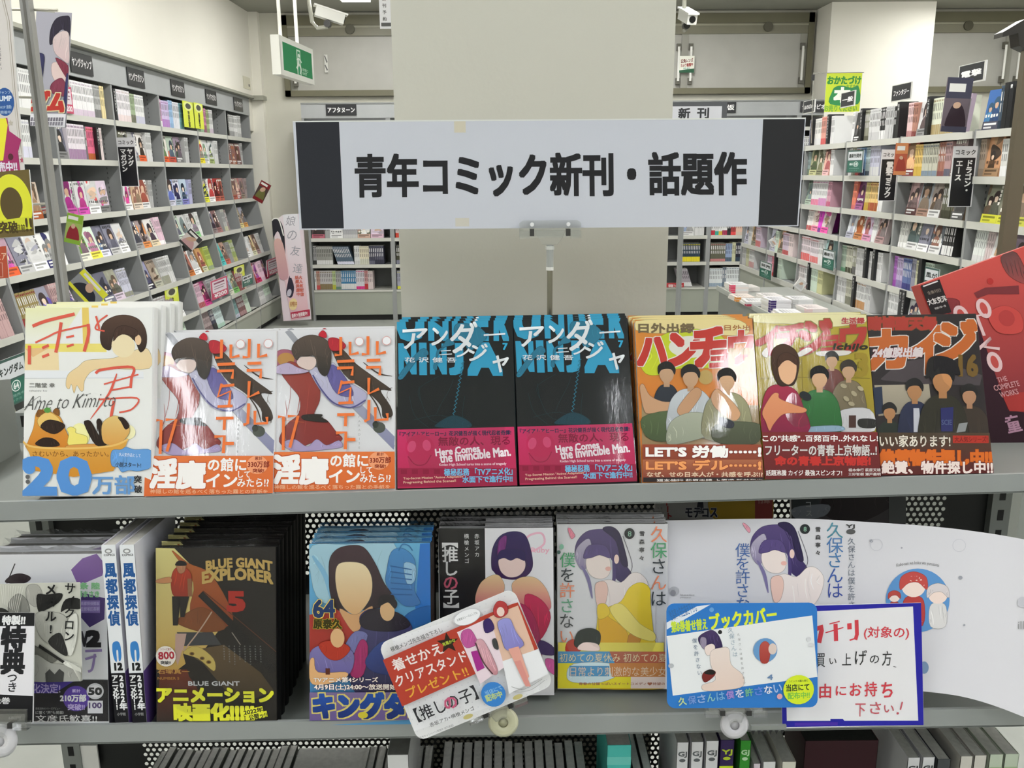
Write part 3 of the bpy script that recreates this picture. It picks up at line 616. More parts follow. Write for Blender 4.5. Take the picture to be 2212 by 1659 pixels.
# sloping side guard of the top shelf on the left
pa, pb_ = onY(-30, 1000, .90), onY(50, 822, 1.02)
sg = MB(); q = [(pa.y, pa.z), (pb_.y, pb_.z), (pb_.y+.03, pb_.z-.005), (pb_.y+.03, S1-.01), (pa.y-.02, S1-.01)]
sg.prism(q, -.606, -.602, 0, '9da19d').prism([(pa.y-.003, pa.z-.004), (pb_.y, pb_.z), (pb_.y-.004, pb_.z+.006), (pa.y-.007, pa.z+.002)], -.612, -.598, 0, 'b9bcb8')
obj('side_guard', sg, M_STEEL, g, MI)
obj('price_card_holder', MB().box(-.003, .025, -.003, 0, .57, .61, 'f2f1ec'), M_MATTE, g, MI @ T_(onY(172, 1590, 1.12).x, 1.118, .033))

# ---------------------------------------------------------------- face-out comics
def quad_px(Z, q): return [Z(*p) for p in q]
def pose(Z, q, zl, lean):
    """stand a cover whose lower edge crosses height zl where the photo shows it; returns matrix, width, height"""
    TL, TR, BR, BL = quad_px(Z, q)
    bl, br = onZ(*BL, zl), onZ(*BR, zl)
    x = (br-bl); x.z = 0; wd = x.length; x.normalize(); bk = Vector((0, 0, 1)).cross(x)
    up = Vector((0, 0, math.cos(R_(lean))))+bk*math.sin(R_(lean)); nrm = x.cross(up)
    hs = []
    for c in (TL, TR):
        r = ray(*c); t = (bl-EYE).dot(nrm)/r.dot(nrm); hs.append((EYE+r*t-bl).dot(up))
    return frame(bl, x, up), wd, sum(hs)/2
def film_shell(w, h, t, amp=.0014, n=14, seed=1, fin=False):
    r = random.Random(seed); m = MB(); V = []; ph = [r.uniform(0, 6) for _ in range(4)]
    for j in range(n+1):
        for i in range(n+1):
            u, v = i/n, j/n; e = math.sin(math.pi*u)*math.sin(math.pi*v)
            b = amp*(.35+e)+.0005*math.sin(u*9+ph[0]+2*v)*e+.0005*math.sin(v*11+ph[1])*e
            V.append((u*w, -.0011-b, v*h))
    Fs = [(j*(n+1)+i, j*(n+1)+i+1, (j+1)*(n+1)+i+1, (j+1)*(n+1)+i) for j in range(n) for i in range(n)]
    m.add(V, Fs, 'fff')
    m.add([(0, -.0012, h), (w, -.0012, h), (w+.001, t/2, h+.0012), (w, t, h), (0, t, h), (-.001, t/2, h+.0012)], [(0, 1, 2, 5), (5, 2, 3, 4)], 'fff')
    if fin:
        V = []; k = 26
        for i in range(k+1): V += [(i/k*w, t*.25, h-.001), (i/k*w+r.uniform(-.001, .001), t*.5+r.uniform(-.002, .002), h+.0035+.0045*abs(math.sin(i*.37+ph[2]))*r.uniform(.6, 1)), (i/k*w, t*.9, h+.0005)]
        m.add(V, [(3*i+a, 3*i+3+a, 3*i+4+a, 3*i+1+a) for i in range(k) for a in (0, 1)], 'fff')
    return m
def book_parts(root, w, h, t, ext, cover, spine, art, band=None, film=None, key='', top='e8e4da', filmtop=None):
    """cover boards, page block, print, band and film of one comic; local x right, y into the book, z up the cover"""
    k = ('B', key)
    if k not in _MESH:
        c = MB().box(0, w, 0, .0005, -ext, h, cover).box(0, w, t-.0005, t, -ext, h, cover)
        n = 6; V = []
        for z in (-ext, h):
            for i in range(n+1):
                a = math.pi*i/n; V.append((w+.0016*math.sin(a), t/2-math.cos(a)*t/2, z))
        c.add(V, [(i, i+1, n+1+i+1, n+1+i) for i in range(n)], spine)
        P = MB().box(.001, w-.0005, .0006, t-.0006, -ext+.001, h-.0015, top)
        L = [('cover', mesh_of(c, 'cover', M_PRINT)), ('page_block', mesh_of(P, 'page_block', M_PAGES)), ('cover_print', mesh_of(art, 'cover_print', M_PRINT))]
        if band:
            b = MB().box(-.0003, w+.0003, -.0004, .0004, -ext, band[1], band[0]).box(w+.0006, w+.002, 0, t, -ext, band[1], band[2] if len(band) > 2 else band[0])
            L.append(('paper_band', mesh_of(b, 'paper_band', M_PRINT)))
        if film: L.append(('shrink_wrap', mesh_of(film_shell(w, h, t, seed=hash_(key), fin=film is M_FILM2 or key == 'kubo'), 'shrink_wrap', film, True)))
        if filmtop: L.append(('wrap_flap', filmtop(w, h, t)))
        _MESH[k] = L
    for nm, me in _MESH[k]:
        o = obj(nm, me, None, root)
GROUPS = {}
def comic(key, Z, q, zl, lean, t, ext, cover, spine, draw, labels, group=None, band=None, film=None, step=1.6e-5, copies=(), top='e8e4da', rot=0, dup_dx=0):
    M, w, h = pose(Z, q, zl, lean)
    art = Art([(p[0], p[1]) for p in q], w, h, step)
    if band: art.z = 7e-4
    art.ink = (q[1][0]-q[0][0])*.0034
    draw(art); art.ink = 0
    bd = None
    if band: bd = (band[0], h*band[1]) + tuple(band[2:])
    for k, lab in enumerate(labels):
        off = T_(0, 0, 0) if k == 0 else T_(dup_dx*k+RND.uniform(-.0006, .0006), (t+.0012)*k, (t+.0012)*k*math.tan(R_(lean)))
        r = thing('comic_book', lab, 'book', M @ off, group)
        book_parts(r, w, h, t, ext, cover, spine, art, bd, film, key, top)
    return M, w, h

# 1 ---- white cover with red brush title, bath tub, blue number
def draw_ame(a):
    a.rect(75, 45, 1250, 1610, 'f0f0ec')
    a.poly([(140, 65), (600, 60), (420, 330), (130, 350)], 'eeeebc', 'f0f0e6')
    a.rect(606, 48, 662, 360, 'eed06c'); a.poly([(130, 360), (790, 352), (800, 422), (125, 426)], 'f2e27c'); a.rect(128, 375, 400, 398, 'f3e560')
    a.poly([(125, 400), (400, 400), (402, 575), (118, 578)], 'f5dfae'); a.poly([(125, 400), (330, 390), (190, 470)], 'efc68c')
    a.rect(118, 580, 1100, 640, 'eef0f2'); a.line([(118, 645), (500, 640), (1100, 632)], 3, 'c9ccd0')
    a.blob([(860, 470), (640, 490), (560, 545), (475, 610), (455, 700), (480, 730), (500, 690), (520, 765), (545, 700), (575, 745), (600, 735), (620, 640), (740, 560), (1150, 555), (1150, 400), (1050, 400)], 'f2dcae', 'efcf97')
    a.blob([(770, 380), (750, 300), (775, 190), (860, 130), (970, 112), (1080, 150), (1135, 250), (1130, 370), (1080, 420), (1040, 330), (980, 300), (880, 250), (850, 330), (830, 405)], '5a4336', '2e221d')
    a.ell(940, 370, 98, 96, 'f3e2b8'); a.ell(1066, 318, 26, 42, 'efcba0')
    a.blob([(900, 290), (960, 270), (1050, 290), (1060, 240), (960, 200), (880, 230), (860, 330)], '4a352b')
    red = 'e4624f'
    a.line([(195, 215), (310, 170), (545, 110)], 27, red); a.line([(215, 350), (320, 300), (420, 255), (660, 200)], 15, red)
    a.line([(432, 180), (410, 300), (380, 430)], 26, red); a.line([(655, 190), (655, 280), (615, 420)], 26, red)
    a.line([(470, 305), (535, 290)], 17, red); a.line([(472, 380), (530, 362)], 18, red)
    a.line([(722, 125), (740, 200), (745, 235)], 17, red); a.line([(818, 115), (745, 170), (715, 230), (790, 248)], 13, red)
    a.line([(165, 375), (160, 530)], 26, red); a.line([(270, 395), (325, 370)], 22, red); a.line([(268, 468), (325, 445)], 22, red)
    a.line([(705, 600), (760, 568), (1010, 545), (1000, 640), (990, 718)], 22, red); a.line([(880, 600), (850, 680), (800, 780), (650, 975)], 20, red, True)
    a.line([(770, 688), (900, 650), (1060, 605)], 12, red); a.line([(815, 740), (1000, 705)], 14, red)
    a.line([(850, 825), (820, 960)], 24, red); a.line([(720, 815), (1040, 800), (1000, 890), (890, 920)], 14, red)
    a.text('二階堂 幸', 155, 682, 365, 720, '5a5a55', .015); a.text('nikaido ko', 155, 738, 300, 752, '999', 0)
    a.text('Ame to Kimi to', 125, 770, 870, 890, '555552', -.012, -3, .45)
    a.line([(105, 890), (240, 790), (225, 855)], 3, '555'); a.line([(500, 895), (560, 800), (660, 765)], 3, '555')
    # soft toy coloured masses in a tub
    a.ell(560, 1110, 80, 100, 'fbf6b0'); a.ell(960, 1080, 60, 60, 'f8f3c0')
    a.blob([(130, 1170), (180, 1050), (205, 930), (260, 900), (330, 920), (400, 960), (440, 1060), (470, 1210), (140, 1210)], 'e6a548', 'd8862c')
    a.blob([(210, 960), (220, 905), (260, 905), (280, 935)], '8a5a2a'); a.blob([(345, 920), (370, 888), (396, 905), (392, 950)], '8a5a2a')
    a.blob([(215, 985), (300, 920), (390, 970), (400, 1040), (260, 1060)], 'f3cb74'); a.blob([(240, 1045), (300, 985), (400, 1000), (440, 1040), (350, 1100)], '33241c')
    a.blob([(190, 1180), (260, 1130), (350, 1140), (390, 1195), (260, 1205)], '2e1f18'); a.ell(300, 905, 28, 22, '5f9e4c')
    a.blob([(465, 1190), (470, 1100), (455, 1060), (490, 1040), (530, 1060), (530, 1090), (620, 1120), (600, 1190)], 'f7e87a')
    a.blob([(470, 1190), (700, 1180), (760, 1200), (470, 1215)], 'e2a252')
    a.blob([(690, 1190), (600, 1020), (620, 985), (660, 1000), (720, 1110), (700, 1000), (725, 970), (750, 1010), (750, 1110), (790, 1180)], '2c2019')
    a.blob([(760, 1170), (745, 1030), (800, 965), (880, 950), (960, 1020), (970, 1090), (880, 1180)], 'e8c87e', 'e0a350'); a.blob([(880, 960), (930, 965), (975, 1030), (940, 1060), (905, 1000)], '32231b')
    a.poly([(90, 1155), (110, 1200), (300, 1215), (800, 1195), (960, 1140), (940, 1190), (880, 1290), (830, 1400), (500, 1450), (190, 1400), (140, 1250)], 'e2a94c', 'd8922e')
    a.line([(90, 1160), (180, 1205), (500, 1218), (820, 1195), (960, 1140)], 16, 'f0c46e')
    a.text('さむいから、あったかい。', 170, 1240, 795, 1284, '8a5a22', .01)
    a.blob([(810, 1290), (830, 1230), (900, 1225), (940, 1205), (1010, 1225), (1150, 1230), (1180, 1350), (1050, 1400), (960, 1395), (900, 1410), (870, 1370), (820, 1360)], '6aa3e0')
    a.text('小説スタート!', 850, 1330, 1060, 1370, '333', .02, 2); a.text('大人気作品として', 880, 1255, 1060, 1285, 'e8f2ff', .01, 4)
    bl = '5b97dc'
    a.text('20', 95, 1300, 632, 1592, bl, .05, 0, 0); a.ell(140, 1378, 50, 50, bl)
    a.text('万部', 655, 1440, 1005, 1590, '6d9fd6', .03); a.vtext('突破', 1030, 1430, 1590, 66, '333', .03); a.ell(125, 1450, 18, 18, '666'); a.ell(125, 1490, 18, 18, '666')
comic('ame', ZA, [(140, 65), (1195, 45), (1130, 1600), (75, 1605)], 1.117, 15.5, .013, .001, 'f2f2f0', 'eeeeec', draw_ame,
      ['white comic with red brushed title and giant blue 20, front of its pile', 'second copy in the pile behind the white comic with the blue 20', 'third copy in the pile behind the white comic with the blue 20', 'rearmost copy in the pile behind the white comic with the blue 20'], 'copies of the bath tub comic', dup_dx=.0035, step=1e-5)

# 2, 3 ---- white cover, orange square lettering, orange band
def draw_para(a):
    a.rect(90, 150, 1125, 1500, 'eeeef0')
    a.line([(240, 160), (420, 380), (760, 760), (1120, 1130)], 46, 'a9abb2'); a.poly([(700, 720), (760, 690), (1115, 1040), (1110, 1150)], 'b6b8cc', '8f90b4')
    a.blob([(590, 270), (700, 330), (800, 440), (960, 560), (1090, 660), (1000, 660), (1080, 790), (1095, 870), (1020, 880), (1000, 780), (880, 660), (700, 520)], '5e4c3e', '3c332c')
    for q in ([(860, 430), (980, 520), (1095, 545)], [(900, 600), (1000, 650), (1095, 640)], [(1000, 700), (1080, 800), (1085, 900)], [(880, 650), (970, 780), (1010, 900)]): a.line(q, 12, '4a4038', True)
    a.ell(990, 965, 50, 45, '555a52'); a.ell(960, 940, 25, 28, '3c4038')
    a.blob([(110, 480), (120, 380), (190, 320), (300, 340), (320, 420), (200, 500), (150, 510)], 'b56a80'); a.ell(230, 400, 70, 55, 'c99450')
    a.blob([(250, 420), (330, 440), (430, 520), (500, 620), (505, 740), (460, 860), (560, 900), (640, 1000), (690, 1060), (600, 1110), (440, 1090), (300, 1150), (170, 1080), (230, 940), (330, 850), (340, 720), (250, 600), (190, 500)], 'a8473c', '8e2f2e')
    a.blob([(200, 1090), (300, 1060), (400, 1120), (480, 1060), (560, 1110), (660, 1070), (690, 1120), (600, 1140), (300, 1160)], 'b7a6d0')
    a.blob([(420, 470), (560, 480), (620, 430), (700, 560), (860, 660), (890, 720), (830, 790), (700, 800), (600, 760), (500, 640)], 'd6d4ea', 'bdb9da'); a.blob([(560, 500), (620, 450), (720, 560), (780, 700), (640, 680)], '6f68a8')
    a.line([(450, 530), (520, 650), (620, 760), (760, 800), (880, 740)], 12, '5c5a92')
    a.blob([(370, 860), (520, 855), (520, 880), (560, 905), (560, 920), (380, 900)], '2d2622'); a.blob([(120, 480), (240, 430), (330, 470), (420, 500), (330, 520), (180, 520)], 'c9b9d6')
    a.blob([(330, 400), (380, 380), (470, 390), (475, 450), (430, 490), (360, 470), (325, 440)], 'edd6cc')
    a.blob([(280, 330), (310, 260), (400, 210), (500, 215), (590, 280), (600, 430), (560, 540), (500, 500), (470, 380), (400, 380), (350, 380), (320, 410)], '5c4f45', '34302c')
    a.blob([(500, 210), (530, 170), (560, 190), (560, 230)], 'c22a38'); a.blob([(580, 240), (650, 235), (720, 290), (690, 330), (600, 330)], 'b32c36'); a.ell(555, 135, 25, 12, 'c23a48')
    o = 'ee7a3c'
    a.line([(380, 920), (200, 900)], 2, o)
    for (x, y) in ((640, 225), (860, 222)):
        a.line([(x+40, y), (x+40, y+145), (x-10, y+145)], 24, o, smooth=False); a.line([(x+115, y+40), (x+115, y+145), (x+185, y+130)], 24, o, smooth=False)
        a.ell(x+190, y+38, 37, 37, 'd9a9a4'); a.ell(x+190, y+38, 31, 31, 'efeef0')
    a.line([(650, 425), (790, 420)], 24, o); a.line([(650, 478), (778, 475), (770, 540)], 24, o, smooth=False)
    a.line([(890, 418), (1000, 416)], 24, o); a.line([(885, 475), (1000, 472), (995, 540)], 24, o, smooth=False)
    a.line([(690, 580), (660, 685), (760, 640), (750, 765)], 22, o, smooth=False); a.line([(690, 600), (790, 590)], 22, o); a.line([(660, 765), (780, 760)], 22, o)
    a.line([(908, 560), (905, 690), (990, 650)], 24, o, smooth=False); a.line([(908, 740), (905, 900), (870, 915)], 24, o, smooth=False); a.line([(960, 800), (960, 905), (1060, 900), (1055, 850)], 24, o, smooth=False)
    a.line([(650, 860), (790, 858)], 24, o); a.line([(720, 858), (716, 955)], 24, o); a.line([(640, 1010), (720, 1005), (715, 1145)], 26, o, smooth=False); a.line([(720, 1065), (798, 1065)], 26, o)
    a.line([(165, 875), (210, 875), (205, 1150)], 24, o, smooth=False); a.line([(245, 870), (330, 868), (260, 1130)], 24, o, smooth=False)
    a.vtext('PARADISE', 830, 860, 1150, 26, 'aaa', 0)
    a.rect(80, 1165, 1125, 1505, 'e3783c', 'd9682f')
    wh = 'f6f2ee'; ok = 'c0511e'
    a.text('淫', 128, 1195, 345, 1425, wh, .05, ol=ok, olw=.08); a.text('魔', 345, 1215, 570, 1430, wh, .05, ol=ok, olw=.08)
    a.text('の館に', 595, 1185, 900, 1290, wh, .03); a.text('イン', 585, 1315, 830, 1420, wh, .03); a.text('して', 840, 1290, 935, 1345, wh, .02); a.text('みたら!?', 835, 1350, 1085, 1420, wh, .02)
    a.ell(990, 1240, 85, 75, 'f2a173'); a.text('累計', 970, 1172, 1030, 1200, '8a2a14', .02); a.text('330万部', 915, 1210, 1085, 1260, '8a2a14', .03); a.text('突破!', 955, 1270, 1045, 1302, '8a2a14', .03)
    a.text('神隠しの館を巡るべく落ちった霧との手紙を', 130, 1440, 1080, 1476, 'f0b992', .01)
qB = [(110, 160), (1105, 155), (1120, 1470), (80, 1500)]
comic('para', ZB_, qB, 1.1155, 23, .0115, .006, 'e9e9ea', 'e3e0e0', draw_para, ['white comic with orange square title and orange band, touching the black ninja comic', 'copy hidden behind the orange banded comic beside the black ninja comic'], 'orange banded comics', film=M_FILM, copies=1)
# same print on the left neighbour
M_, w_, h_ = pose(ZA, [(1110, 262), (2110, 245), (2110, 1585), (1080, 1612)], 1.1155, 23)
for k, lab in enumerate(['white comic with orange square title, overlapping the bath tub comic', 'copy hidden behind the orange banded comic beside the bath tub comic']):
    r = thing('comic_book', lab, 'book', M_ @ T_(0, .0127*k, .0054*k) @ Matrix.Diagonal((1, 1, 1, 1)), 'orange banded comics')
    book_parts(r, 0, 0, 0, 0, None, None, None, key='para')

# 4, 5 ---- black cover, cyan capitals, crimson band
def draw_under(a):
    a.rect(1140, 80, 2125, 1470, '15191c')
    c = '35a6cf'
    [a.text(L_, x0, -20, x1, 236, c, .075) for L_, x0, x1 in (('U', 1180, 1360), ('N', 1425, 1560), ('D', 1615, 1740), ('E', 1800, 1885), ('R', 1950, 2050))]; [a.text(L_, x0, 284, x1, 512, c, .075) for L_, x0, x1 in (('N', 1180, 1300), ('I', 1352, 1378), ('N', 1432, 1545), ('J', 1592, 1675), ('A', 1745, 1990))]
    for q in ([(1350, 320), (1310, 420), (1200, 560)], [(1560, 240), (1480, 330), (1480, 480)]): a.blob([q[0], (q[0][0]+60, q[0][1]+40), q[1], q[2], (q[2][0]-30, q[2][1]-30)], '2b7f9d')
    a.blob([(1650, 110), (1800, 130), (1880, 200), (1850, 260), (1740, 330), (1690, 240), (1620, 180)], '2c7f9c')
    tl = '16333b'
    for q in ([(1330, 620), (1350, 760), (1440, 910), (1700, 960)], [(1490, 540), (1330, 640), (1340, 740)], [(1610, 560), (1580, 640), (1500, 780), (1470, 850)], [(1280, 900), (1500, 860), (1700, 940)], [(1700, 700), (1680, 860), (1720, 950)], [(1250, 700), (1290, 860), (1400, 960)]): a.line(q, 4, tl)
    zz = [(1690+(-1)**i*9-i*3.2, 420+i*17) for i in range(32)]; a.line(zz, 8, '2a7a94', smooth=False); a.blob([(1470, 930), (1600, 860), (1720, 900), (1740, 960), (1480, 960)], '14404e')
    W = 'eef3f5'
    for L_, x0, y0, x1, y1 in (('ア', 1205, 160, 1400, 312), ('ン', 1440, 145, 1565, 285), ('ダ', 1590, 105, 1800, 345), ('ー', 1860, 150, 2030, 250), ('ニ', 1500, 330, 1600, 365), ('ン', 1640, 300, 1740, 380), ('ジ', 1735, 280, 1885, 410), ('ャ', 1930, 370, 2055, 505)): a.text(L_, x0, y0, x1, y1, W, .022, -4, .12)
    a.text('7', 2012, 270, 2048, 322, c, .04); a.text('花 沢 健 吾', 1220, 388, 1635, 428, W, .02)
    a.poly([(1145, 980), (2100, 955), (2125, 1450), (1140, 1475)], 'c83264', 'b52850')
    a.text('『アイアムアヒーロー』花沢健吾が描く現代忍者奇譚!', 1165, 990, 2075, 1030, '262a48', .03, -1)
    a.ell(1330, 1130, 120, 110, 'c22858'); a.ell(1262, 1120, 34, 50, 'd84c78', rot=20); a.ell(1385, 1110, 34, 46, 'd84c78', rot=-10); a.line([(1230, 1200), (1290, 1270), (1370, 1265), (1420, 1190)], 8, '9c1e44')
    a.text('無敵の人、現る', 1480, 1035, 2065, 1110, '86183c', .02, -1)
    a.text('Here Comes', 1455, 1122, 1815, 1180, 'f4e6ec', .04, -6); a.text('the Invincible Man.', 1490, 1150, 2070, 1225, 'f4e6ec', .04, -6)
    a.text('Kodan High School turns into a scene of tragedy', 1485, 1256, 2035, 1282, 'f0c8d4', .03, -1)
    a.rect(1145, 1300, 2120, 1455, '962042'); 
    for k in range(5): a.rect(1170+k*90, 1310, 1220+k*90, 1350, '861a38')
    a.text('極秘忍務 「TVアニメ化」', 1525, 1300, 2085, 1360, '6fb2d8', .035, -1); a.text('水面下で進行中!!', 1675, 1365, 2085, 1418, '6fb2d8', .035, -1)
    a.text('Top-Secret Mission "Anime Adaptation"', 1190, 1368, 1690, 1392, 'e6b8a0', .02, -2); a.text('Progressing Behind the Scenes!!', 1190, 1402, 1620, 1428, 'e6b8a0', .02, -2)
qU = [(1160, 100), (2090, 80), (2125, 1445), (1140, 1470)]
comic('under', ZB_, qU, 1.1155, 24, .0135, .006, '14181b', '0e1a1e', draw_under, ['black comic with cyan capitals and crimson band, beside the orange banded comic', 'copy behind the black comic that stands next to the orange banded one', 'rear copy behind the black comic next to the orange banded one'], 'crimson banded comics', film=M_FILM, dup_dx=.002)
M_, w_, h_ = pose(ZC, [(75, 140), (990, 125), (1015, 1450), (85, 1480)], 1.1155, 24)
for k, lab in enumerate(['black comic with cyan capitals and crimson band, in front of the sign pole', 'copy behind the black comic in front of the sign pole', 'rear copy behind the black comic in front of the sign pole']):
    r = thing('comic_book', lab, 'book', M_ @ T_(.002*k, .0147*k, .0065*k), 'crimson banded comics'); book_parts(r, 0, 0, 0, 0, None, None, None, key='under')

# generic group figures: plain clothing, skin and hair masses, no likeness
def fig(a, x, y, s, cloth, hair, skin='d9ae88', wide=1.0):
    a.blob([(x-95*s*wide, y+330*s), (x-100*s*wide, y+170*s), (x-60*s*wide, y+85*s), (x, y+65*s), (x+60*s*wide, y+85*s), (x+100*s*wide, y+170*s), (x+95*s*wide, y+330*s)], cloth, shade(cloth, .7))
    a.rect(x-18*s, y+40*s, x+18*s, y+82*s, shade(skin, .85)); a.ell(x, y, 44*s, 58*s, skin, shade(skin, .88))
    a.blob([(x-50*s, y+5*s), (x-52*s, y-45*s), (x-15*s, y-72*s), (x+25*s, y-68*s), (x+54*s, y-30*s), (x+48*s, y+8*s), (x+30*s, y-22*s), (x, y-28*s), (x-32*s, y-20*s)], hair)
# 6 ---- orange and lime cover, red brush kana, number 13
def draw_hancho(a):
    a.rect(1040, 100, 2095, 1460, 'e8953c', 'e07a28')
    a.blob([(1050, 130), (1500, 110), (1900, 120), (1950, 240), (1500, 230), (1100, 220)], 'f6e4a0')
    a.blob([(1080, 440), (1180, 300), (1400, 200), (1700, 220), (1850, 380), (1800, 500), (1400, 520), (1250, 570), (1130, 560)], 'd4e02e'); a.ell(1500, 340, 180, 90, 'efeee0')
    a.poly([(1095, 800), (2060, 820), (2090, 1180), (1095, 1160)], 'b09a72', 'a8875c')
    a.text('日外出録', 1075, 150, 1530, 225, '7c6a4a', .05); a.text('1日外出', 1740, 160, 1990, 205, 'b8743c', .02)
    r_ = 'cf3a30'
    def br(P, wd): a.line(P, wd+12, 'f6efe6'); a.line(P, wd, r_)
    for L_, x0, y0, x1, y1 in (('ハ', 1075, 275, 1300, 480), ('ン', 1330, 235, 1560, 485), ('チ', 1510, 195, 1775, 490), ('ョ', 1665, 375, 1800, 505), ('ウ', 1815, 215, 2005, 470)): a.text(L_, x0, y0, x1, y1, r_, .06, -4, .12, ol='f6efe6', olw=.085)
    a.text('13', 1820, 360, 2015, 555, 'b98a3c', .05, 0, 0)
    a.ell(1970, 620, 55, 75, 'f2c048'); a.ell(1620, 590, 60, 60, 'c9a860')
    fig(a, 1300, 560, 1.35, '2c323e', '1c1918', wide=.8); a.blob([(1080, 680), (1110, 650), (1160, 740), (1260, 790), (1370, 800), (1380, 860), (1160, 890), (1110, 850)], 'd8a880')
    a.blob([(1100, 920), (1380, 870), (1360, 1030), (1290, 1120), (1130, 1080)], '5e7048', '4a5a38')
    fig(a, 1495, 590, 1.45, 'd6dce0', '1c1918', wide=1.25); a.blob([(1390, 840), (1500, 700), (1560, 680), (1580, 740), (1460, 900), (1400, 900)], 'd3a27a')
    a.blob([(1330, 960), (1500, 880), (1680, 920), (1640, 1060), (1480, 1120), (1300, 1140)], 'b9bea8', '9aa08a')
    fig(a, 1790, 620, 1.45, 'a3a07c', '1c1918', wide=1.3); a.blob([(1660, 760), (1700, 690), (1760, 720), (1860, 820), (1900, 900), (1840, 950), (1700, 850)], 'd3a27a')
    a.blob([(1670, 1010), (1800, 960), (2060, 980), (2050, 1120), (1900, 1150), (1690, 1120)], '5a604a', '484c3a'); a.blob([(1730, 920), (1840, 960), (1830, 1010), (1740, 990)], '3a3c44')
    a.rect(1095, 1145, 2090, 1270, '9c4a30', '86402c'); a.rect(1095, 1270, 2095, 1462, 'b06a48', '7a3028')
    a.text('LET’S 労働······!', 1125, 1160, 2065, 1250, 'fbf8f4', .06, ol='7a2018', olw=.11)
    a.text('LET’S デル······!', 1125, 1275, 2065, 1355, 'f0a060', .06, ol='8a2a1c', olw=.10)
    a.text('なぜ、せの日本人が・共感を呼ぶ!?', 1130, 1372, 2080, 1412, 'e4c6a8', .03); a.rect(1100, 1418, 2095, 1462, '2a2020'); a.text('福本伸行 萩原天晴 上原求 新井和也', 1210, 1430, 2080, 1458, 'e8e2dc', .02)
comic('hancho', ZC, [(1045, 120), (2005, 105), (2090, 1436), (1095, 1455)], 1.1155, 23, .0125, .006, 'd98a3a', 'd97a2e', draw_hancho, ['orange comic with red brushed kana and gold 13, three resting figures', 'copy showing behind the orange comic with the gold 13', 'rear copy behind the orange comic with the gold 13'], 'copies of the orange comic', film=M_FILM, dup_dx=-.001)
# 7 ---- olive gold cover, number 3
def draw_ichijo(a):
    a.rect(100, 140, 1090, 1435, 'c4b034', '8f7c20'); a.blob([(110, 150), (500, 140), (980, 145), (980, 200), (700, 240), (400, 215), (110, 200)], 'f4ecb4')
    for q in ([(150, 640), (500, 630), (1010, 640)], [(480, 480), (490, 900)], [(700, 480), (1000, 560)]): a.line(q, 5, '8a7820')
    def br(P, wd): a.line(P, wd+16, '8c7c30'); a.line(P, wd, 'c03a30')
    for L_, x0, y0, x1, y1 in (('イ', 130, 245, 310, 450), ('チ', 290, 225, 520, 400), ('ジ', 470, 195, 700, 440), ('ョ', 640, 315, 780, 430), ('ウ', 785, 220, 970, 430)): a.text(L_, x0, y0, x1, y1, 'c03a30', .06, -4, .12, ol='8c7c30', olw=.085)
    a.blob([(440, 450), (520, 400), (560, 420), (470, 470)], 'f2ece4'); a.blob([(610, 430), (850, 425), (820, 460), (620, 465)], 'f0eae0'); a.blob([(170, 440), (210, 400), (215, 470), (185, 470)], 'f2ece4')
    a.text('生活録', 790, 170, 965, 215, 'c03a34', .05, ol='f0e8d8', olw=.09); a.text('Ichijo', 725, 370, 990, 430, '2c2a10', .05, 0, .3); a.text('3', 900, 450, 985, 620, 'a89028', .05)
    fig(a, 712, 500, 1.0, '7a4038', '181614'); fig(a, 840, 580, 1.15, '8a7c60', '3a3028', wide=1.1)
    a.blob([(760, 1050), (760, 900), (1000, 880), (1040, 1050)], 'd8d6d8'); a.blob([(920, 960), (1050, 965), (1040, 1025), (925, 1020)], '2c2a28'); a.rect(840, 930, 895, 1025, '4a2a24')
    for q in ((800, 700), (880, 760), (860, 840), (930, 720), (820, 800)): a.ell(q[0], q[1], 26, 16, 'b5a888', rot=q[0] % 60)
    fig(a, 612, 640, 1.35, '2f7a3a', '151312', wide=1.15); a.blob([(530, 1020), (760, 1010), (790, 1050), (520, 1060)], '8aa4b8')
    a.blob([(160, 1060), (165, 850), (210, 720), (300, 690), (420, 730), (480, 850), (520, 1060)], 'a8304a', '7e2040'); a.blob([(240, 560), (250, 420), (330, 375), (420, 420), (455, 520), (420, 680), (360, 700), (290, 690)], '4c3424', '3a261a')
    a.blob([(290, 560), (310, 490), (380, 480), (430, 530), (420, 640), (370, 690), (310, 650)], 'e6b48c'); a.blob([(285, 560), (290, 480), (350, 440), (430, 480), (435, 540), (370, 500), (320, 520)], '4a3020')
    a.blob([(165, 900), (240, 770), (290, 760), (300, 800), (420, 850), (505, 880), (480, 910), (330, 920), (250, 1000), (220, 1050), (190, 980)], 'df9468', 'd4845c'); a.ell(500, 780, 50, 32, '222629', rot=30)
    a.rect(160, 1060, 1090, 1435, '7a2828', '64201f')
    a.text('この"共感"‥百発百中‥外れなし!', 165, 1085, 1060, 1135, 'f2ece8', .03); a.text('フリーターの青春上京物語‥!', 185, 1160, 1050, 1245, 'd8d0cc', .03, ol='3c1010', olw=.06)
    a.text('命の青春上京物語!', 260, 1250, 1000, 1320, 'c23028', .06); a.text('話題沸騰 カイジ 最強スピンオフ!', 190, 1358, 780, 1402, 'f0e8e4', .02); a.text('福本伸行 萩原天晴', 830, 1345, 1080, 1370, 'e8e0dc', .01); a.text('三好智樹 瀬戸義明', 830, 1378, 1080, 1402, 'e8e0dc', .01)
comic('ichijo', ZD, [(105, 150), (980, 140), (1085, 1410), (180, 1430)], 1.1155, 22, .0125, .006, 'b8a430', 'a89028', draw_ichijo, ['olive gold comic with red brushed kana, figure in green sweater', 'copy behind the olive gold comic with the green sweater figure'], 'copies of the olive gold comic', film=M_FILM)
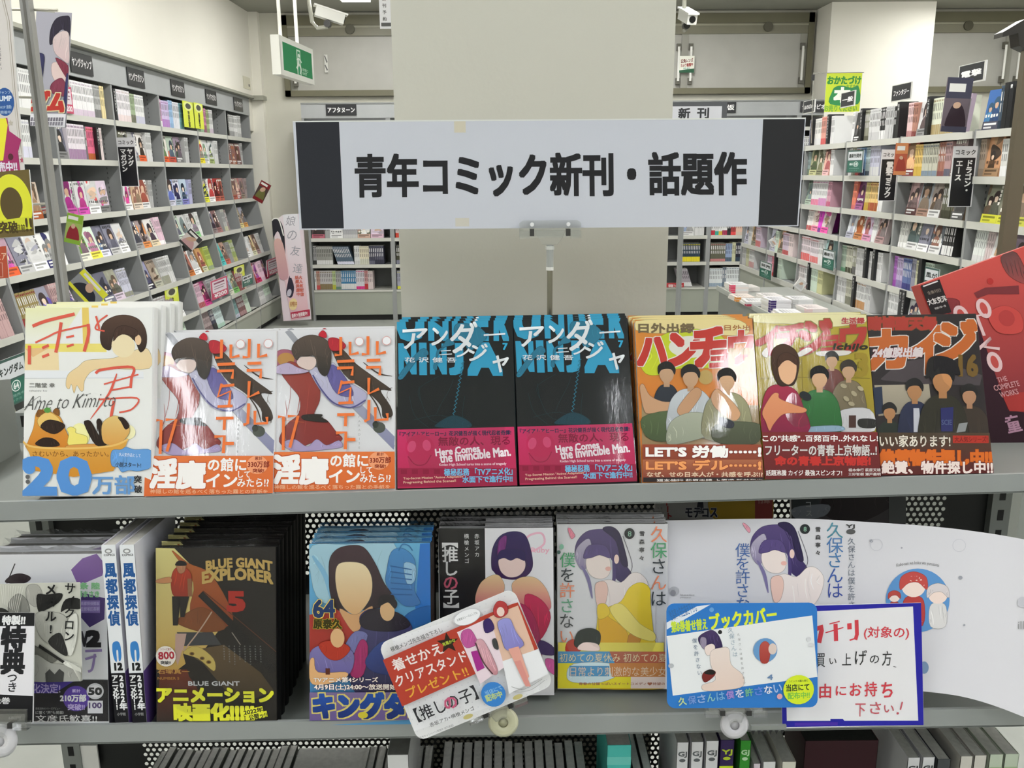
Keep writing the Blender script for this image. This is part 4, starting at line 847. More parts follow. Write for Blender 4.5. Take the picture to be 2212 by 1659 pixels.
# 8 ---- dark cover with orange kana, number 16
def draw_kaiji(a):
    a.rect(990, 130, 1970, 1405, '221a1c', '2c2226')
    a.poly([(1100, 650), (1250, 520), (1500, 480), (1900, 620), (1880, 700), (1450, 690), (1110, 660)], '4c4246'); a.poly([(1050, 700), (1480, 690), (1500, 900), (1080, 940)], 'b9ae98', '9c9280'); a.poly([(1030, 720), (1110, 710), (1120, 920), (1060, 930)], '22304a')
    o = 'cf6a24'
    a.text('賭博堕天録', 1005, 165, 1545, 262, 'b8382a', .08, ol='7a4a20', olw=.12)
    def br(P, wd): a.line(P, wd+16, 'e9e2da'); 
    for L_, x0, y0, x1, y1 in (('カ', 1005, 275, 1300, 560), ('イ', 1330, 250, 1590, 600), ('ジ', 1540, 205, 1850, 500)): a.text(L_, x0, y0, x1, y1, o, .06, -4, .10, ol='ece4dc', olw=.08)
    a.text('24億脱出編', 1040, 405, 1430, 480, 'eee0e0', .05, -1, .2, ol='8a2a3a', olw=.08); a.text('16', 1720, 465, 1860, 625, '7a5c1e', .05)
    fig(a, 1165, 910, 1.05, '222c24', '151314', 'c08a5c'); fig(a, 1362, 740, 1.3, '232a4c', '151314', 'c48c5c', wide=.95); a.poly([(1350, 880), (1395, 880), (1410, 1065), (1350, 1065)], 'cfcfd8')
    fig(a, 1790, 780, 1.25, '3e3026', '171314', 'c4906c', wide=1.2); fig(a, 1580, 660, 1.75, '2e2a1c', '120f10', 'c98c58', wide=1.05)
    a.blob([(1450, 640), (1470, 500), (1560, 470), (1680, 510), (1720, 620), (1650, 600), (1560, 560), (1500, 620)], '120e10'); a.poly([(1560, 880), (1660, 870), (1650, 1060), (1560, 1060)], '1e2266'); a.text('SCIE', 1565, 970, 1645, 1010, '55608a', .02); a.poly([(1700, 1000), (1770, 990), (1750, 1060), (1680, 1070)], '8a8c8c')
    a.rect(1070, 1070, 1975, 1405, '4a3c2a', '5a1e1c')
    a.text('いい家あります!', 1080, 1090, 1630, 1180, 'e6dccc', .025, ol='3a2c20', olw=.05); a.rect(1650, 1092, 1930, 1150, 'b03020'); a.text('大人気シリーズ!', 1665, 1100, 1920, 1142, '7c1c14', .03)
    a.text('絶賛物件探し中!!', 1085, 1205, 1950, 1320, 'd86a1c', .08, ol='7a2a10', olw=.11)
    a.text('絶賛、物件探し中!!', 1095, 1290, 1955, 1385, 'eedcd4', .04, ol='6a1c18', olw=.08)
comic('kaiji', ZD, [(995, 150), (1860, 135), (1965, 1380), (1090, 1400)], 1.1155, 22, .0125, .006, '1f181a', '1a1416', draw_kaiji, ['dark comic with orange kana and bronze 16, at the right end of the shelf'], film=M_FILM)

# ================================================================ second shelf
# black cover with gold arched title, yellow kana at the foot
def draw_blue(a):
    a.rect(1130, 440, 2045, 1720, '1c1714')
    a.poly([(1165, 450), (1300, 452), (1480, 640), (1580, 800), (1640, 1000), (1500, 1180), (1300, 1330), (1135, 1330), (1150, 800)], 'd9cf86', 'bf9a4e')
    a.blob([(1280, 470), (1400, 560), (1560, 640), (1700, 900), (1680, 1010), (1500, 1030), (1400, 900), (1430, 700)], 'b3622c', '7c3418'); a.blob([(1330, 950), (1500, 880), (1660, 1020), (1500, 1060), (1310, 1000)], '7a4420')
    a.poly([(1170, 1330), (1380, 1330), (1450, 1500), (1500, 1700), (1135, 1700)], '6a2c1a', '2a1812')
    a.poly([(1300, 1060), (1560, 1060), (1620, 1150), (1330, 1160)], '3e3e40'); a.poly([(1290, 1070), (1370, 1070), (1345, 1180), (1330, 1205), (1300, 1300), (1280, 1240)], 'b8988a')
    a.poly([(1340, 1200), (1640, 1150), (1900, 1350), (1990, 1480), (1800, 1560), (1640, 1480), (1480, 1280)], '5c4a30', '3c3020'); a.blob([(1340, 1210), (1440, 1160), (1560, 1250), (1560, 1340), (1450, 1250)], 'bfa85a')
    a.poly([(1340, 1215), (1420, 1240), (1560, 1400), (1640, 1530), (1480, 1520), (1380, 1380)], '211c18'); 
    for q in ((1405, 1215), (1478, 1248), (1525, 1275)): a.ell(*q, 18, 13, '7a5a24'); a.ell(*q, 10, 7, '3a2a14')
    a.line([(1560, 910), (1470, 1040), (1345, 1195)], 9, 'b59a84'); a.line([(1700, 1060), (1760, 1150)], 7, '8a8078'); a.line([(1480, 780), (1700, 1000), (2000, 1350)], 50, '14100f', smooth=False); a.line([(1500, 760), (1740, 960), (2020, 1200)], 6, '5a3020')
    a.blob([(1270, 690), (1300, 600), (1370, 590), (1420, 650), (1400, 800), (1290, 800)], 'b23c22', '8e2a18'); a.blob([(1160, 685), (1260, 660), (1270, 700), (1180, 705)], 'c88a5c'); a.blob([(1310, 560), (1345, 540), (1380, 560), (1370, 620), (1330, 630)], 'b07a58'); a.blob([(1305, 575), (1330, 542), (1378, 548), (1384, 575)], '1c1818')
    a.poly([(1275, 800), (1400, 800), (1360, 950), (1330, 950), (1330, 870), (1310, 1010), (1275, 1010)], '1e1a18'); a.rect(1390, 670, 1420, 800, '8a5c3c')
    a.text('BLUE GIANT', 1530, 545, 2010, 610, 'c0a05a', .05, arc=26); a.text('EXPLORER', 1500, 625, 2010, 705, 'c0a05a', .05, arc=30); a.text('5', 1680, 770, 1795, 900, 'a8281c', .07)
    for k in range(8): a.vtext('それは止まらない音'[:6+k % 3], 1640+k*38, 1150, 1150+110+(k % 3)*18, 13, '999', 0)
    a.ell(1218, 1232, 72, 74, 'eee6dc'); a.text('800', 1165, 1200, 1278, 1252, 'b42034', .03, -3); a.text('シリーズ累計', 1180, 1172, 1260, 1190, '933', .01); a.text('突破!!', 1180, 1265, 1252, 1290, '444', .04)
    a.text('石塚真一', 1155, 1325, 1385, 1358, 'c89448', .02); a.text('NUMBER 5', 1155, 1382, 1310, 1400, 'b07a34', .02); a.text('BLUE GIANT', 1375, 1412, 1745, 1442, 'c8c8c8', .03)
    y_ = 'e4e438'
    a.text('アニメーション', 1150, 1462, 1985, 1560, y_, .06, ol='2c2410', olw=.08); a.text('映画化!!!!!', 1270, 1575, 1840, 1695, y_, .07, ol='2c2410', olw=.09)
    a.poly([(1765, 1622), (1905, 1588), (1912, 1630), (1775, 1662)], y_); a.text('2022年', 1770, 1606, 1908, 1642, '222', .03, -10); a.poly([(1800, 1655), (1935, 1622), (1942, 1665), (1810, 1700)], y_); a.text('公開ッ!!', 1806, 1642, 1936, 1680, '222', .03, -10)
nB = ['black comic with gold arched title and yellow kana, front of its tall pile'] + [f'{o} copy in the pile behind the gold titled black comic' for o in ('second', 'third', 'fourth', 'fifth', 'sixth', 'seventh', 'rearmost')]
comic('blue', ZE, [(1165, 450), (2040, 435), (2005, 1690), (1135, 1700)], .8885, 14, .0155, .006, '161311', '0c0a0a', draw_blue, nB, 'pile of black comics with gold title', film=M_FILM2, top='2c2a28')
# sky-blue cover with helmet blue statue mass
def draw_king(a):
    a.rect(170, 370, 1175, 1790, '6cb6dc', '3d86c4'); a.blob([(230, 400), (500, 390), (880, 380), (900, 700), (700, 900), (300, 850), (210, 600)], 'a9d2e2'); a.line([(230, 480), (330, 640), (380, 860)], 40, '86bede', True)
    a.poly([(1090, 385), (1175, 380), (1170, 980), (1040, 900)], '2a78cc'); a.blob([(980, 940), (1170, 880), (1170, 1000), (900, 1080)], '2c6cb4')
    a.poly([(190, 950), (420, 900), (560, 1100), (500, 1300), (190, 1330)], 'bc3a2e', 'a8281f')
    a.blob([(360, 640), (370, 500), (440, 420), (560, 395), (650, 420), (730, 540), (800, 700), (880, 820), (820, 880), (700, 900), (440, 920), (370, 800)], '453036', '2e2228')
    a.blob([(410, 650), (440, 545), (560, 530), (650, 560), (700, 660), (690, 800), (620, 910), (560, 950), (480, 900), (430, 800)], 'f3e0b4', 'deb07a'); a.blob([(440, 900), (560, 950), (700, 880), (660, 1000), (560, 1090), (480, 1000)], 'dca874')
    a.blob([(820, 600), (860, 450), (950, 420), (1040, 500), (1050, 640), (1040, 760), (1080, 860), (960, 880), (860, 780), (810, 690)], '4a90cc', '3a74b4'); a.line([(920, 440), (950, 390), (1000, 400), (1030, 440)], 10, '3a7ab0'); a.blob([(960, 540), (1050, 560), (1040, 680), (980, 700)], '9cc8e4')
    for k in range(6): a.line([(850, 560+k*45), (1020, 590+k*40)], 9, '2f66a0')
    a.blob([(480, 1180), (600, 1060), (600, 960), (700, 900), (900, 950), (1010, 1040), (1010, 1300), (960, 1560), (600, 1600), (490, 1400)], '4a4878', '2e2c58'); a.blob([(600, 980), (700, 900), (900, 930), (1000, 1030), (860, 1080), (640, 1060)], '28222e')
    a.blob([(480, 1200), (560, 1080), (660, 1110), (580, 1250)], '7a7cb4'); a.blob([(520, 1350), (600, 1150), (660, 1200), (620, 1420), (530, 1440)], 'b0286c')
    a.ell(820, 915, 58, 82, 'dfb684'); a.blob([(750, 880), (760, 800), (840, 790), (900, 850), (880, 900), (830, 850), (780, 870)], '1e1a1e')
    a.blob([(640, 1300), (800, 1150), (960, 1300), (900, 1420), (700, 1400)], '34509c', '2c3a7c')
    a.blob([(190, 1300), (230, 1210), (370, 1180), (540, 1240), (520, 1400), (400, 1460), (200, 1480)], '8078ac', '665e98'); a.blob([(270, 1180), (400, 1150), (520, 1210), (440, 1300), (340, 1290)], 'b23a28'); a.ell(420, 1130, 56, 76, 'd8ac7c')
    a.blob([(195, 1320), (230, 1290), (260, 1400), (480, 1400), (470, 1450), (300, 1500), (200, 1480)], 'e0ae78'); a.rect(320, 1370, 355, 1420, '5a2c20')
    a.text('64', 235, 830, 400, 965, '283a60', .04, ol='e8c860', olw=.07); a.text('原泰久', 232, 978, 455, 1055, '3a3410', .05, ol='d8c040', olw=.08)
    a.text('TVアニメ第4シリーズ', 225, 1440, 735, 1480, 'f6eee4', .03, ol='7a3a3a', olw=.06); a.text('4月9日(土)24:00〜放送開始', 228, 1495, 880, 1545, 'f6eee4', .03, ol='7a3a3a', olw=.06)
    a.poly([(190, 1560), (1170, 1560), (1170, 1790), (180, 1790)], '7a6a94', '6a5890'); a.text('キングダム', 225, 1570, 1150, 1760, '2a56a8', .08, ol='d8c870', olw=.14, col2='1c2c6c')
    a.ell(610, 1740, 40, 26, 'd8c838')
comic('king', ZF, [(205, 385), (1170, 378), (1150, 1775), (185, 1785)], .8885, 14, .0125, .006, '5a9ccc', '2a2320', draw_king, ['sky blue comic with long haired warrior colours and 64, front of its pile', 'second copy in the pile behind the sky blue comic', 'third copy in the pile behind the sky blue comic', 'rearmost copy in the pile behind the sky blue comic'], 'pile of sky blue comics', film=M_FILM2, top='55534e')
# half black half white cover with vertical bracketed title
def draw_oshi(a):
    a.rect(1190, 240, 2140, 1600, 'ecebee'); a.rect(1230, 262, 1592, 1600, '151416')
    a.vtext('【推しの子】', 1322, 300, 960, 128, 'f0f0ee', .02, cols=['f0f0ee', 'f0f0ee', 'f0f0ee', 'd8607c', 'f0f0ee', 'f0f0ee']); a.vtext('赤坂アカ', 1530, 300, 490, 40, 'e8e8e8', .0); a.vtext('横槍メンゴ', 1450, 300, 540, 40, 'e8e8e8', .0)
    a.line([(1885, 405), (1930, 320), (2030, 300), (2050, 380), (1960, 440)], 16, 'f2bcd0'); a.text('Ruby', 1950, 410, 2090, 460, 'f2b4c8', .02)
    a.blob([(1640, 560), (1650, 420), (1710, 320), (1810, 285), (1900, 310), (1945, 420), (1960, 560), (1900, 640), (1800, 660), (1700, 640), (1660, 600)], '2c1c5c', '3a1c50'); a.blob([(1700, 360), (1760, 320), (1740, 450), (1690, 480)], '7c2a7c')
    a.blob([(1700, 500), (1790, 480), (1890, 500), (1900, 570), (1850, 630), (1770, 640), (1710, 590)], 'f0d4cc'); a.blob([(1690, 500), (1720, 430), (1880, 430), (1900, 510), (1840, 490), (1790, 510), (1740, 490)], '2a1a58')
    a.blob([(1510, 820), (1560, 680), (1680, 620), (1740, 700), (1730, 800), (1800, 780), (1800, 690), (1880, 640), (1990, 650), (2080, 760), (2090, 900), (1900, 860), (1700, 900), (1560, 900)], 'edcf9c', 'd9647c'); a.blob([(1900, 780), (2030, 820), (2100, 960), (2010, 1140), (1920, 1000)], 'd22c5c', 'b8244c')
    a.blob([(1600, 900), (1900, 860), (2020, 1140), (1980, 1500), (1560, 1500)], 'c03060', '6c1c4c'); a.blob([(2020, 1140), (2130, 1200), (2130, 1260), (2000, 1240)], '3c2260'); a.blob([(2060, 1290), (2140, 1310), (2140, 1420), (2070, 1370)], 'cc5c9c')
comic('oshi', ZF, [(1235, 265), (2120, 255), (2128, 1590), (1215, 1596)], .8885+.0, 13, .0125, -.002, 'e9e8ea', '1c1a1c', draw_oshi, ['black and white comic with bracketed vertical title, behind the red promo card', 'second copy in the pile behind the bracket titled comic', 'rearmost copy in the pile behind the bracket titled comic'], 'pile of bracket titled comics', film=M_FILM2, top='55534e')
# white cover, violet hair mass, yellow jacket mass
def kubo_girl(a, jacket=True):
    a.blob([(300, 560), (310, 450), (380, 370), (480, 350), (560, 360), (620, 420), (640, 560), (720, 680), (690, 730), (640, 740), (590, 690), (560, 560), (400, 560), (340, 620)], '5a4a7c', '33265c')
    a.blob([(500, 350), (560, 330), (620, 370), (660, 480), (690, 620), (640, 600), (600, 440)], '2a2048'); a.blob([(300, 560), (320, 480), (400, 420), (420, 520), (380, 640), (340, 640)], 'b9b2c4', '8c80a4')
    a.line([(350, 620), (400, 720), (430, 860)], 26, '7c74a0', True); a.line([(580, 560), (590, 700), (570, 800)], 26, '4a3c74', True); a.line([(650, 400), (720, 600), (700, 680)], 4, '55505e')
    a.blob([(380, 600), (400, 540), (480, 520), (550, 560), (560, 660), (520, 710), (450, 710), (400, 670)], 'f5e6de'); a.ell(605, 570, 18, 34, 'f2d4c8'); a.blob([(360, 560), (400, 470), (520, 470), (560, 560), (480, 540), (420, 560)], '5a4a80'); a.ell(545, 640, 22, 16, 'eeb8ac')
    a.blob([(450, 760), (500, 730), (560, 720), (640, 740), (720, 670), (790, 680), (840, 760), (800, 900), (700, 1000), (560, 1000), (480, 900)], 'f4e9e4', 'efe2de'); a.blob([(450, 760), (520, 735), (545, 800), (520, 910), (470, 920)], 'f0cabc')
    if jacket:
        a.blob([(640, 880), (700, 780), (780, 740), (850, 780), (860, 900), (890, 1150), (930, 1250), (960, 1520), (500, 1520), (470, 1000), (530, 930)], 'f2d634', 'eac428')
        a.blob([(480, 960), (560, 1000), (700, 1130), (640, 1400), (560, 1500), (500, 1250)], 'e8b224'); a.blob([(700, 1130), (800, 1080), (760, 1250), (680, 1400)], 'cf8c28'); a.blob([(560, 930), (650, 900), (780, 1040), (890, 1110), (880, 1170), (740, 1130), (620, 1030)], 'f6e478'); a.blob([(470, 910), (530, 900), (560, 970), (480, 1010)], 'f0cf3a')
        a.line([(900, 900), (900, 1100), (930, 1220)], 3, 'b8b0b0')
def draw_kubo(a):
    a.rect(160, 300, 1000, 1530, 'e0e0e2'); kubo_girl(a)
    a.blob([(245, 350), (262, 345), (285, 375), (298, 400), (270, 420)], 'e88ca0'); a.ell(698, 380, 38, 40, '23282a'); a.text('8', 686, 362, 712, 402, '9ccab0', .0)
    a.vtext('雪森寧々', 790, 350, 590, 40, '333', .02)
    g_, o_, k_ = '55a070', 'ea8a64', '3a3f42'
    a.vtext('久保さんは', 915, 325, 915, 128, k_, .0, cols=[o_, g_, k_, o_, k_]); a.vtext('僕を許さない', 245, 520, 1190, 118, k_, .0, cols=[g_, k_, o_, '66a884', k_, o_]); a.ell(200, 480, 16, 20, '8cc0a4'); a.ell(180, 520, 14, 14, '55706a')
    a.rect(185, 1180, 960, 1260, 'f0e060'); a.blob([(245, 1250), (250, 1180), (310, 1160), (350, 1240)], 'c23a2c'); a.blob([(300, 1190), (330, 1100), (420, 1075), (490, 1110), (480, 1200), (400, 1180), (340, 1220)], '222c28'); a.blob([(330, 1230), (370, 1180), (470, 1190), (480, 1240)], 'f4dcd4')
    a.rect(185, 1245, 985, 1330, '5e9cc8'); a.poly([(560, 1245), (985, 1245), (985, 1330), (600, 1330)], 'c06a50'); a.rect(185, 1330, 985, 1515, 'f0e23c'); a.blob([(250, 1420), (300, 1335), (560, 1330), (640, 1400), (500, 1470), (300, 1470)], 'd8ecf0'); a.poly([(560, 1330), (985, 1330), (985, 1430), (580, 1430)], 'cf8a50'); a.rect(720, 1430, 985, 1515, 'eedcd2'); a.rect(270, 1350, 560, 1425, '5e9cc8')
    a.text('初めての夏休み 初めての夏', 195, 1258, 980, 1322, 'e8d8b0', .0, 0); a.text('日常より刺激的な美少女', 275, 1355, 980, 1425, 'e8cfb4', .0); a.text('青春の甘酸っぱいスイートコメディ♥待望の', 340, 1470, 970, 1492, 'b07058', .02)
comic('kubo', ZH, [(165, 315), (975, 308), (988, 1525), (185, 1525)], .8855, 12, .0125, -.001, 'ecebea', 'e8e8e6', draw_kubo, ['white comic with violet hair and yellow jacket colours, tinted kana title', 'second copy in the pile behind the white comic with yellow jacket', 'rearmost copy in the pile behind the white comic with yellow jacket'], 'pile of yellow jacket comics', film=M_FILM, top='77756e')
# left: white comic numbered 12 with monochrome leaflet
def draw_fuuto(a):
    a.rect(-60, 470, 765, 1700, 'ecedf0'); a.poly([(560, 690), (520, 600), (600, 520), (700, 480), (760, 560), (740, 640), (600, 700)], '8a68a8'); a.poly([(590, 760), (760, 800), (755, 950), (650, 1010), (590, 940)], '4c3a78')
    a.line([(130, 560), (70, 700)], 8, '333'); a.blob([(60, 690), (110, 640), (180, 630), (240, 660), (180, 700)], '33272c')
    a.text('三条 陸', 520, 690, 722, 735, '8fcf94', .05, ol='e8f4e8', olw=.07); a.text('佐藤まさき', 520, 748, 718, 792, '8fcf94', .05, ol='e8f4e8', olw=.07); a.rect(580, 815, 725, 905, '8a76b8'); a.text('風都探偵脚本', 590, 825, 720, 850, 'cbbfe8', .01); a.text('監修塚田英明', 590, 862, 720, 892, 'cbbfe8', .01)
    a.text('W', 545, 1040, 640, 1145, '2c2a30', .06); a.text('2', 635, 1040, 722, 1142, '1c1c1e', .09)
    for q in ([(620, 1180), (740, 1175)], [(620, 1240), (700, 1215)], [(690, 1200), (670, 1310), (640, 1330)]): a.line(q, 18, '9a86bc')
    a.rect(-60, 1390, 790, 1700, '1c1a20'); a.poly([(-60, 1400), (540, 1400), (400, 1490), (-60, 1490)], '4c3a9c'); a.text('アニメ化決定!', 50, 1420, 440, 1490, 'c8b8e8', .02); a.ell(555, 1530, 95, 95, '5a3ca4')
    a.text('累計', 525, 1460, 585, 1485, 'd8c8f0', .02); a.text('210万部', 440, 1500, 625, 1552, 'eee', .05); a.text('突破!!', 495, 1570, 615, 1615, 'c8b8e8', .03)
    a.ell(692, 1475, 62, 60, 'd8d8dc'); a.ell(692, 1475, 48, 46, 'eceaee'); a.text('50', 645, 1450, 738, 1500, '2a2a2c', .06); a.rect(638, 1545, 748, 1640, 'e4e4ea'); a.text('100', 648, 1560, 738, 1600, '5a4a78', .04)
    a.text('読者支持のシリーズデビュー', 262, 1595, 440, 1612, '999', .01); a.text('に響く"声"も掲載!', 262, 1622, 465, 1645, 'bbb', .01); a.text('文彦氏歓喜!!', 262, 1652, 705, 1705, 'e8e8e8', .01)
comic('fuuto', ZE, [(-60, 500), (762, 485), (790, 1705), (-60, 1715)], .8885, 12, .020, .006, 'eceef0', '26242c', draw_fuuto, ['white and purple comic numbered 12, behind the monochrome leaflet', 'second copy behind the white and purple comic with the leaflet', 'rearmost copy behind the white and purple comic with the leaflet'], 'white and purple comics', film=M_FILM2, top='b8b6b0')
# two spine-out copies
def spine_out(x0, x1, lab, dark):
    tl, tr = ZE(x0, 425), ZE(x1, 425); bl, br = ZE(x0-14, 1712), ZE(x1-14, 1708)
    P = onZ(*bl, .888); Q = onZ(*br, .888); wd = (Q-P).length; Mx = frame(P, (Q-P), Vector((0, .10, 1)).normalized())
    up = Vector((Mx[0][2], Mx[1][2], Mx[2][2])); nr = Vector((Mx[0][1], Mx[1][1], Mx[2][1])); r = ray(*tl); t = (P-EYE).dot(nr)/r.dot(nr); H = (EYE+r*t-P).dot(up)
    root = thing('comic_book', lab, 'book', Mx, 'white and purple comics')
    c = MB().box(0, wd, 0, .001, -.006, H, 'eceef0').box(0, .0005, 0, .126, -.006, H, 'e4e2ea').box(wd-.0005, wd, 0, .126, -.006, H, 'dcdce4').box(wd-.0004, wd+.0002, 0, .126, -.006, H*.29, '5c4484'); obj('cover', c, M_PRINT, root)
    obj('page_block', MB().box(.0006, wd-.0006, .001, .124, -.005, H-.0015, 'c4c1b8'), M_PAGES, root)
    a = Art([(0, 0), (100, 0), (100, 1290), (0, 1290)], wd, H, 2e-5, 4e-4)
    a.rect(0, 0, 100, 1290, 'eef0f2'); a.ell(48, 42, 26, 18, '999'); a.ell(48, 42, 16, 10, 'eee'); a.text('COMICS', 14, 62, 90, 76, '444', .03)
    a.vtext('風都探偵', 52, 118, 580, 112, '2c5e9c', .035, wide=.74); a.blob([(22, 740), (30, 700), (62, 690), (80, 715), (84, 790), (74, 832), (62, 828), (62, 760), (50, 760), (48, 835), (34, 830), (24, 790)], '3f86cc')
    a.text('12', 30, 850, 82, 900, '222', .07); a.rect(0, 922, 100, 1290, '17161b'); a.vtext('2022年', 70, 935, 1195, 56, 'f0f0f0', .05); a.vtext('アニメ化!!', 24, 935, 1195, 50, 'f0f0f0', .04); a.text('小学館', 20, 1215, 82, 1238, '999', .02)
    obj('spine_print', a, M_PRINT, root)
spine_out(848, 948, 'white spine with blue brushed title, next to the leaflet covered comic', 0)
spine_out(976, 1078, 'white spine with blue brushed title, next to the gold titled black comic', 0)
# ================================================================ signs, cards, papers around the display
PX = lambda x, y: (x, y)
def card(name, label, cat, q, D, draw, Z=PX, thick=.0006, step=1.6e-5, backc='e8e8e8', m=None, group=None, rounded=0, Dt=None, edge=None, inkw=.8):
    """flat card facing the camera: q = TL, TR, BR, BL, D = distance along the lens axis"""
    TL, TR, BR, BL = [onD(*Z(*p), d) for p, d in zip(q, (Dt or D, Dt or D, D, D))]
    Mx = frame(BL, BR-BL, TL-BL); w = ((BR-BL).length+(TR-TL).length)/2; up = Vector((Mx[0][2], Mx[1][2], Mx[2][2])); h = (TL-BL).dot(up)
    t = thing(name, label, cat, Mx, group)
    P = [(0, 0), (w, 0), (w, h), (0, h)]
    if rounded:
        r = rounded; P = []
        for cx, cy, a in ((w-r, r, -90), (w-r, h-r, 0), (r, h-r, 90), (r, r, 180)): P += [(cx+r*math.cos(R_(a+k)), cy+r*math.sin(R_(a+k))) for k in (0, 22, 45, 68, 90)]
    obj('board', MB().prism(P, 0, thick, 1, edge or backc), m or M_MATTE, t)
    a = Art(q, w, h, step, 1.2e-4); a.ink = inkw; draw(a); a.ink = 0
    if rounded:      # trim print to the rounded outline
        r = rounded
        for i, (x, y, z) in enumerate(a.v):
            ex, ez = max(r-x, x-(w-r), 0), max(r-z, z-(h-r), 0)
            if ex > 0 and ez > 0 and math.hypot(ex, ez) > r:
                k = r/math.hypot(ex, ez); sx = 1 if x > w/2 else -1; sz = 1 if z > h/2 else -1
                cx = w-r if sx > 0 else r; cz = h-r if sz > 0 else r; a.v[i] = (cx+sx*ex*k, y, cz+sz*ez*k)
    obj('print', a, m or M_MATTE, t)
    return t, Mx, w, h

# ---- main sign
YS = 1.045
sq = [onY(634, 257, YS), onY(1741, 258, YS), onY(1724, 491, YS), onY(645, 494, YS)]
sx0, sx1 = (sq[0].x+sq[3].x)/2, (sq[1].x+sq[2].x)/2; sz0, sz1 = (sq[2].z+sq[3].z)/2, (sq[0].z+sq[1].z)/2; SW, SH = sx1-sx0, sz1-sz0
t = thing('category_sign', 'long white sign with heavy black Japanese lettering and black end blocks', 'sign', T_(sx0, YS, sz0))
obj('board', MB().box(0, SW, 0, .004, 0, SH, 'd4d6d4'), M_PLAS, t)
a = Art([(634, 257), (1741, 258), (1724, 491), (645, 494)], SW, SH, 3e-5, 2e-4)
a.poly([(634, 257), (1741, 258), (1724, 491), (645, 494)], 'd4d7e0'); a.poly([(640, 259), (735, 259), (742, 491), (650, 491)], '20232c'); a.poly([(1650, 260), (1739, 260), (1721, 489), (1638, 489)], '1e1e22')
a.rect(985, 260, 1010, 285, 'd9d2bd'); a.rect(985, 470, 1015, 488, 'd6d2c6'); a.poly([(634, 257), (1741, 258), (1741, 261), (634, 260)], 'e6e8e4')
a.text('青年コミック新刊・話題作', 770, 332, 1612, 422, '16161b', .042)
obj('sign_print', a, mat('sign_paper', .55, .4), t)
# clear clip on a telescopic pole
px_, pz_ = onY(1188, 510, YS).x, 1.378
t = thing('sign_stand', 'clear plastic clip on a thin steel pole holding the long white sign', 'sign stand', T_(px_, YS, S1))
hz = sz0-S1
c = MB().prism([(-.036, hz-.011), (.036, hz-.011), (.036, hz-.002), (.036, hz+.006), (.032, hz+.009), (-.032, hz+.009), (-.036, hz+.006)], -.004, -.0025, 1, 'ddd')
c.prism([(-.036, hz-.012), (-.024, hz-.012), (-.024, hz-.003), (-.036, hz-.003)], -.007, -.003, 1, 'ccc').prism([(.024, hz-.012), (.036, hz-.012), (.036, hz-.003), (.024, hz-.003)], -.007, -.003, 1, 'ccc')
c.prism([(-.018, hz-.003), (.018, hz-.003), (.014, hz-.012), (.009, hz-.019), (-.009, hz-.019), (-.014, hz-.012)], -.006, .003, 1, 'ddd'); c.box(-.036, .036, .0045, .006, hz-.01, hz+.009, 'ddd')
obj('clip', c, M_CLEAR, t)
for s_ in (-.0212, .0212): obj('rivet', MB().box(s_-.0025, s_+.0025, -.005, .006, hz-.009, hz-.001, '3a3a38').disc((s_, hz+.0045, -.0052), .0024, 1, .001, 'f2f2f2', 12), M_PLAS, t)
obj('ferrule', MB().tube([(0, 0, hz-.048), (0, 0, hz-.0195)], .0042, 'a9aca8', 14).tube([(0, 0, hz-.025), (0, 0, hz-.021)], .0052, 'd4d6d0', 14).tube([(0, 0, hz-.0495), (0, 0, hz-.0455)], .0044, 'e8e8e2', 14), M_PLAS, t)
obj('pole', MB().tube([(0, 0, .006), (0, 0, hz-.048)], .0033, '8c8a7c', 12), M_METAL, t)
obj('base', MB().disc((0, 0, 0), .03, 2, .006, '333'), M_PLAS, t)

# ---- suction-cup card clips
def cup_clip(x, y, D, rpx, label, w=.055, rot=0, tint='e9e9ea'):
    P = onD(x, y, D); X = CR*math.cos(R_(rot))+CU*math.sin(R_(rot)); Mx = frame(P, X, CU*math.cos(R_(rot))-CR*math.sin(R_(rot)))
    t = thing('card_clip', label, 'clip', Mx, None); r = rpx*D/F
    m = MB(); n = 24; V = [(0, .0035, 0)]
    for k, (rr, yy) in enumerate(((r*.3, .002), (r*.35, .0), (r*.8, .0005), (r, .003), (r*.97, .0045))): V += [(rr*math.cos(i*2*math.pi/n), yy, rr*math.sin(i*2*math.pi/n)) for i in range(n)]
    fs = [(0, 1+i, 1+(i+1) % n) for i in range(n)]
    for k in range(4): fs += [(1+k*n+i, 1+k*n+(i+1) % n, 1+(k+1)*n+(i+1) % n, 1+(k+1)*n+i) for i in range(n)]
    m.add(V, fs, tint); obj('suction_cup', m, M_CUP if tint[0] == 'e' and tint != 'e6e2bc' else M_CUPY, t, smooth=True)
    j = MB().box(-w/2, w/2, -.003, -.0015, r+.001, r+.011, 'ddd').box(-w/2, w/2, .001, .0025, r+.001, r+.014, 'ddd')
    for s_ in (-1, 1): j.box(s_*w*.44-.007, s_*w*.44+.007, -.006, .002, r-.004, r+.003, 'ccc')
    j.prism([(-.011, r+.002), (.011, r+.002), (.006, r*.3), (-.006, r*.3)], -.003, .001, 1, 'ddd')
    obj('clip_jaw', j, M_CLEAR, t); [obj('pin', MB().box(q_, q_+.005, -.004, .003, r-.003, r+.002, '2a2a2a'), M_PLAS, t) for q_ in (-w*.29, w*.29-.005)]
M_CUP = mat('milky_silicone', .35, .5, 'dcdade', trans=.25); M_CUPY = mat('yellowed_silicone', .35, .5, 'd6d4b0', trans=.25)
cup_clip(1087, 1562, .885, 33, 'clear clip with yellowed suction cup under the red promo card', rot=21, tint='e6e2bc')
cup_clip(1588, 1568, .895, 31, 'clear clip with milky suction cup under the blue promo card')
cup_clip(-4, 1602, .86, 38, 'clear clip with milky suction cup under the monochrome leaflet')
P = onD(1660, 1574, .90)
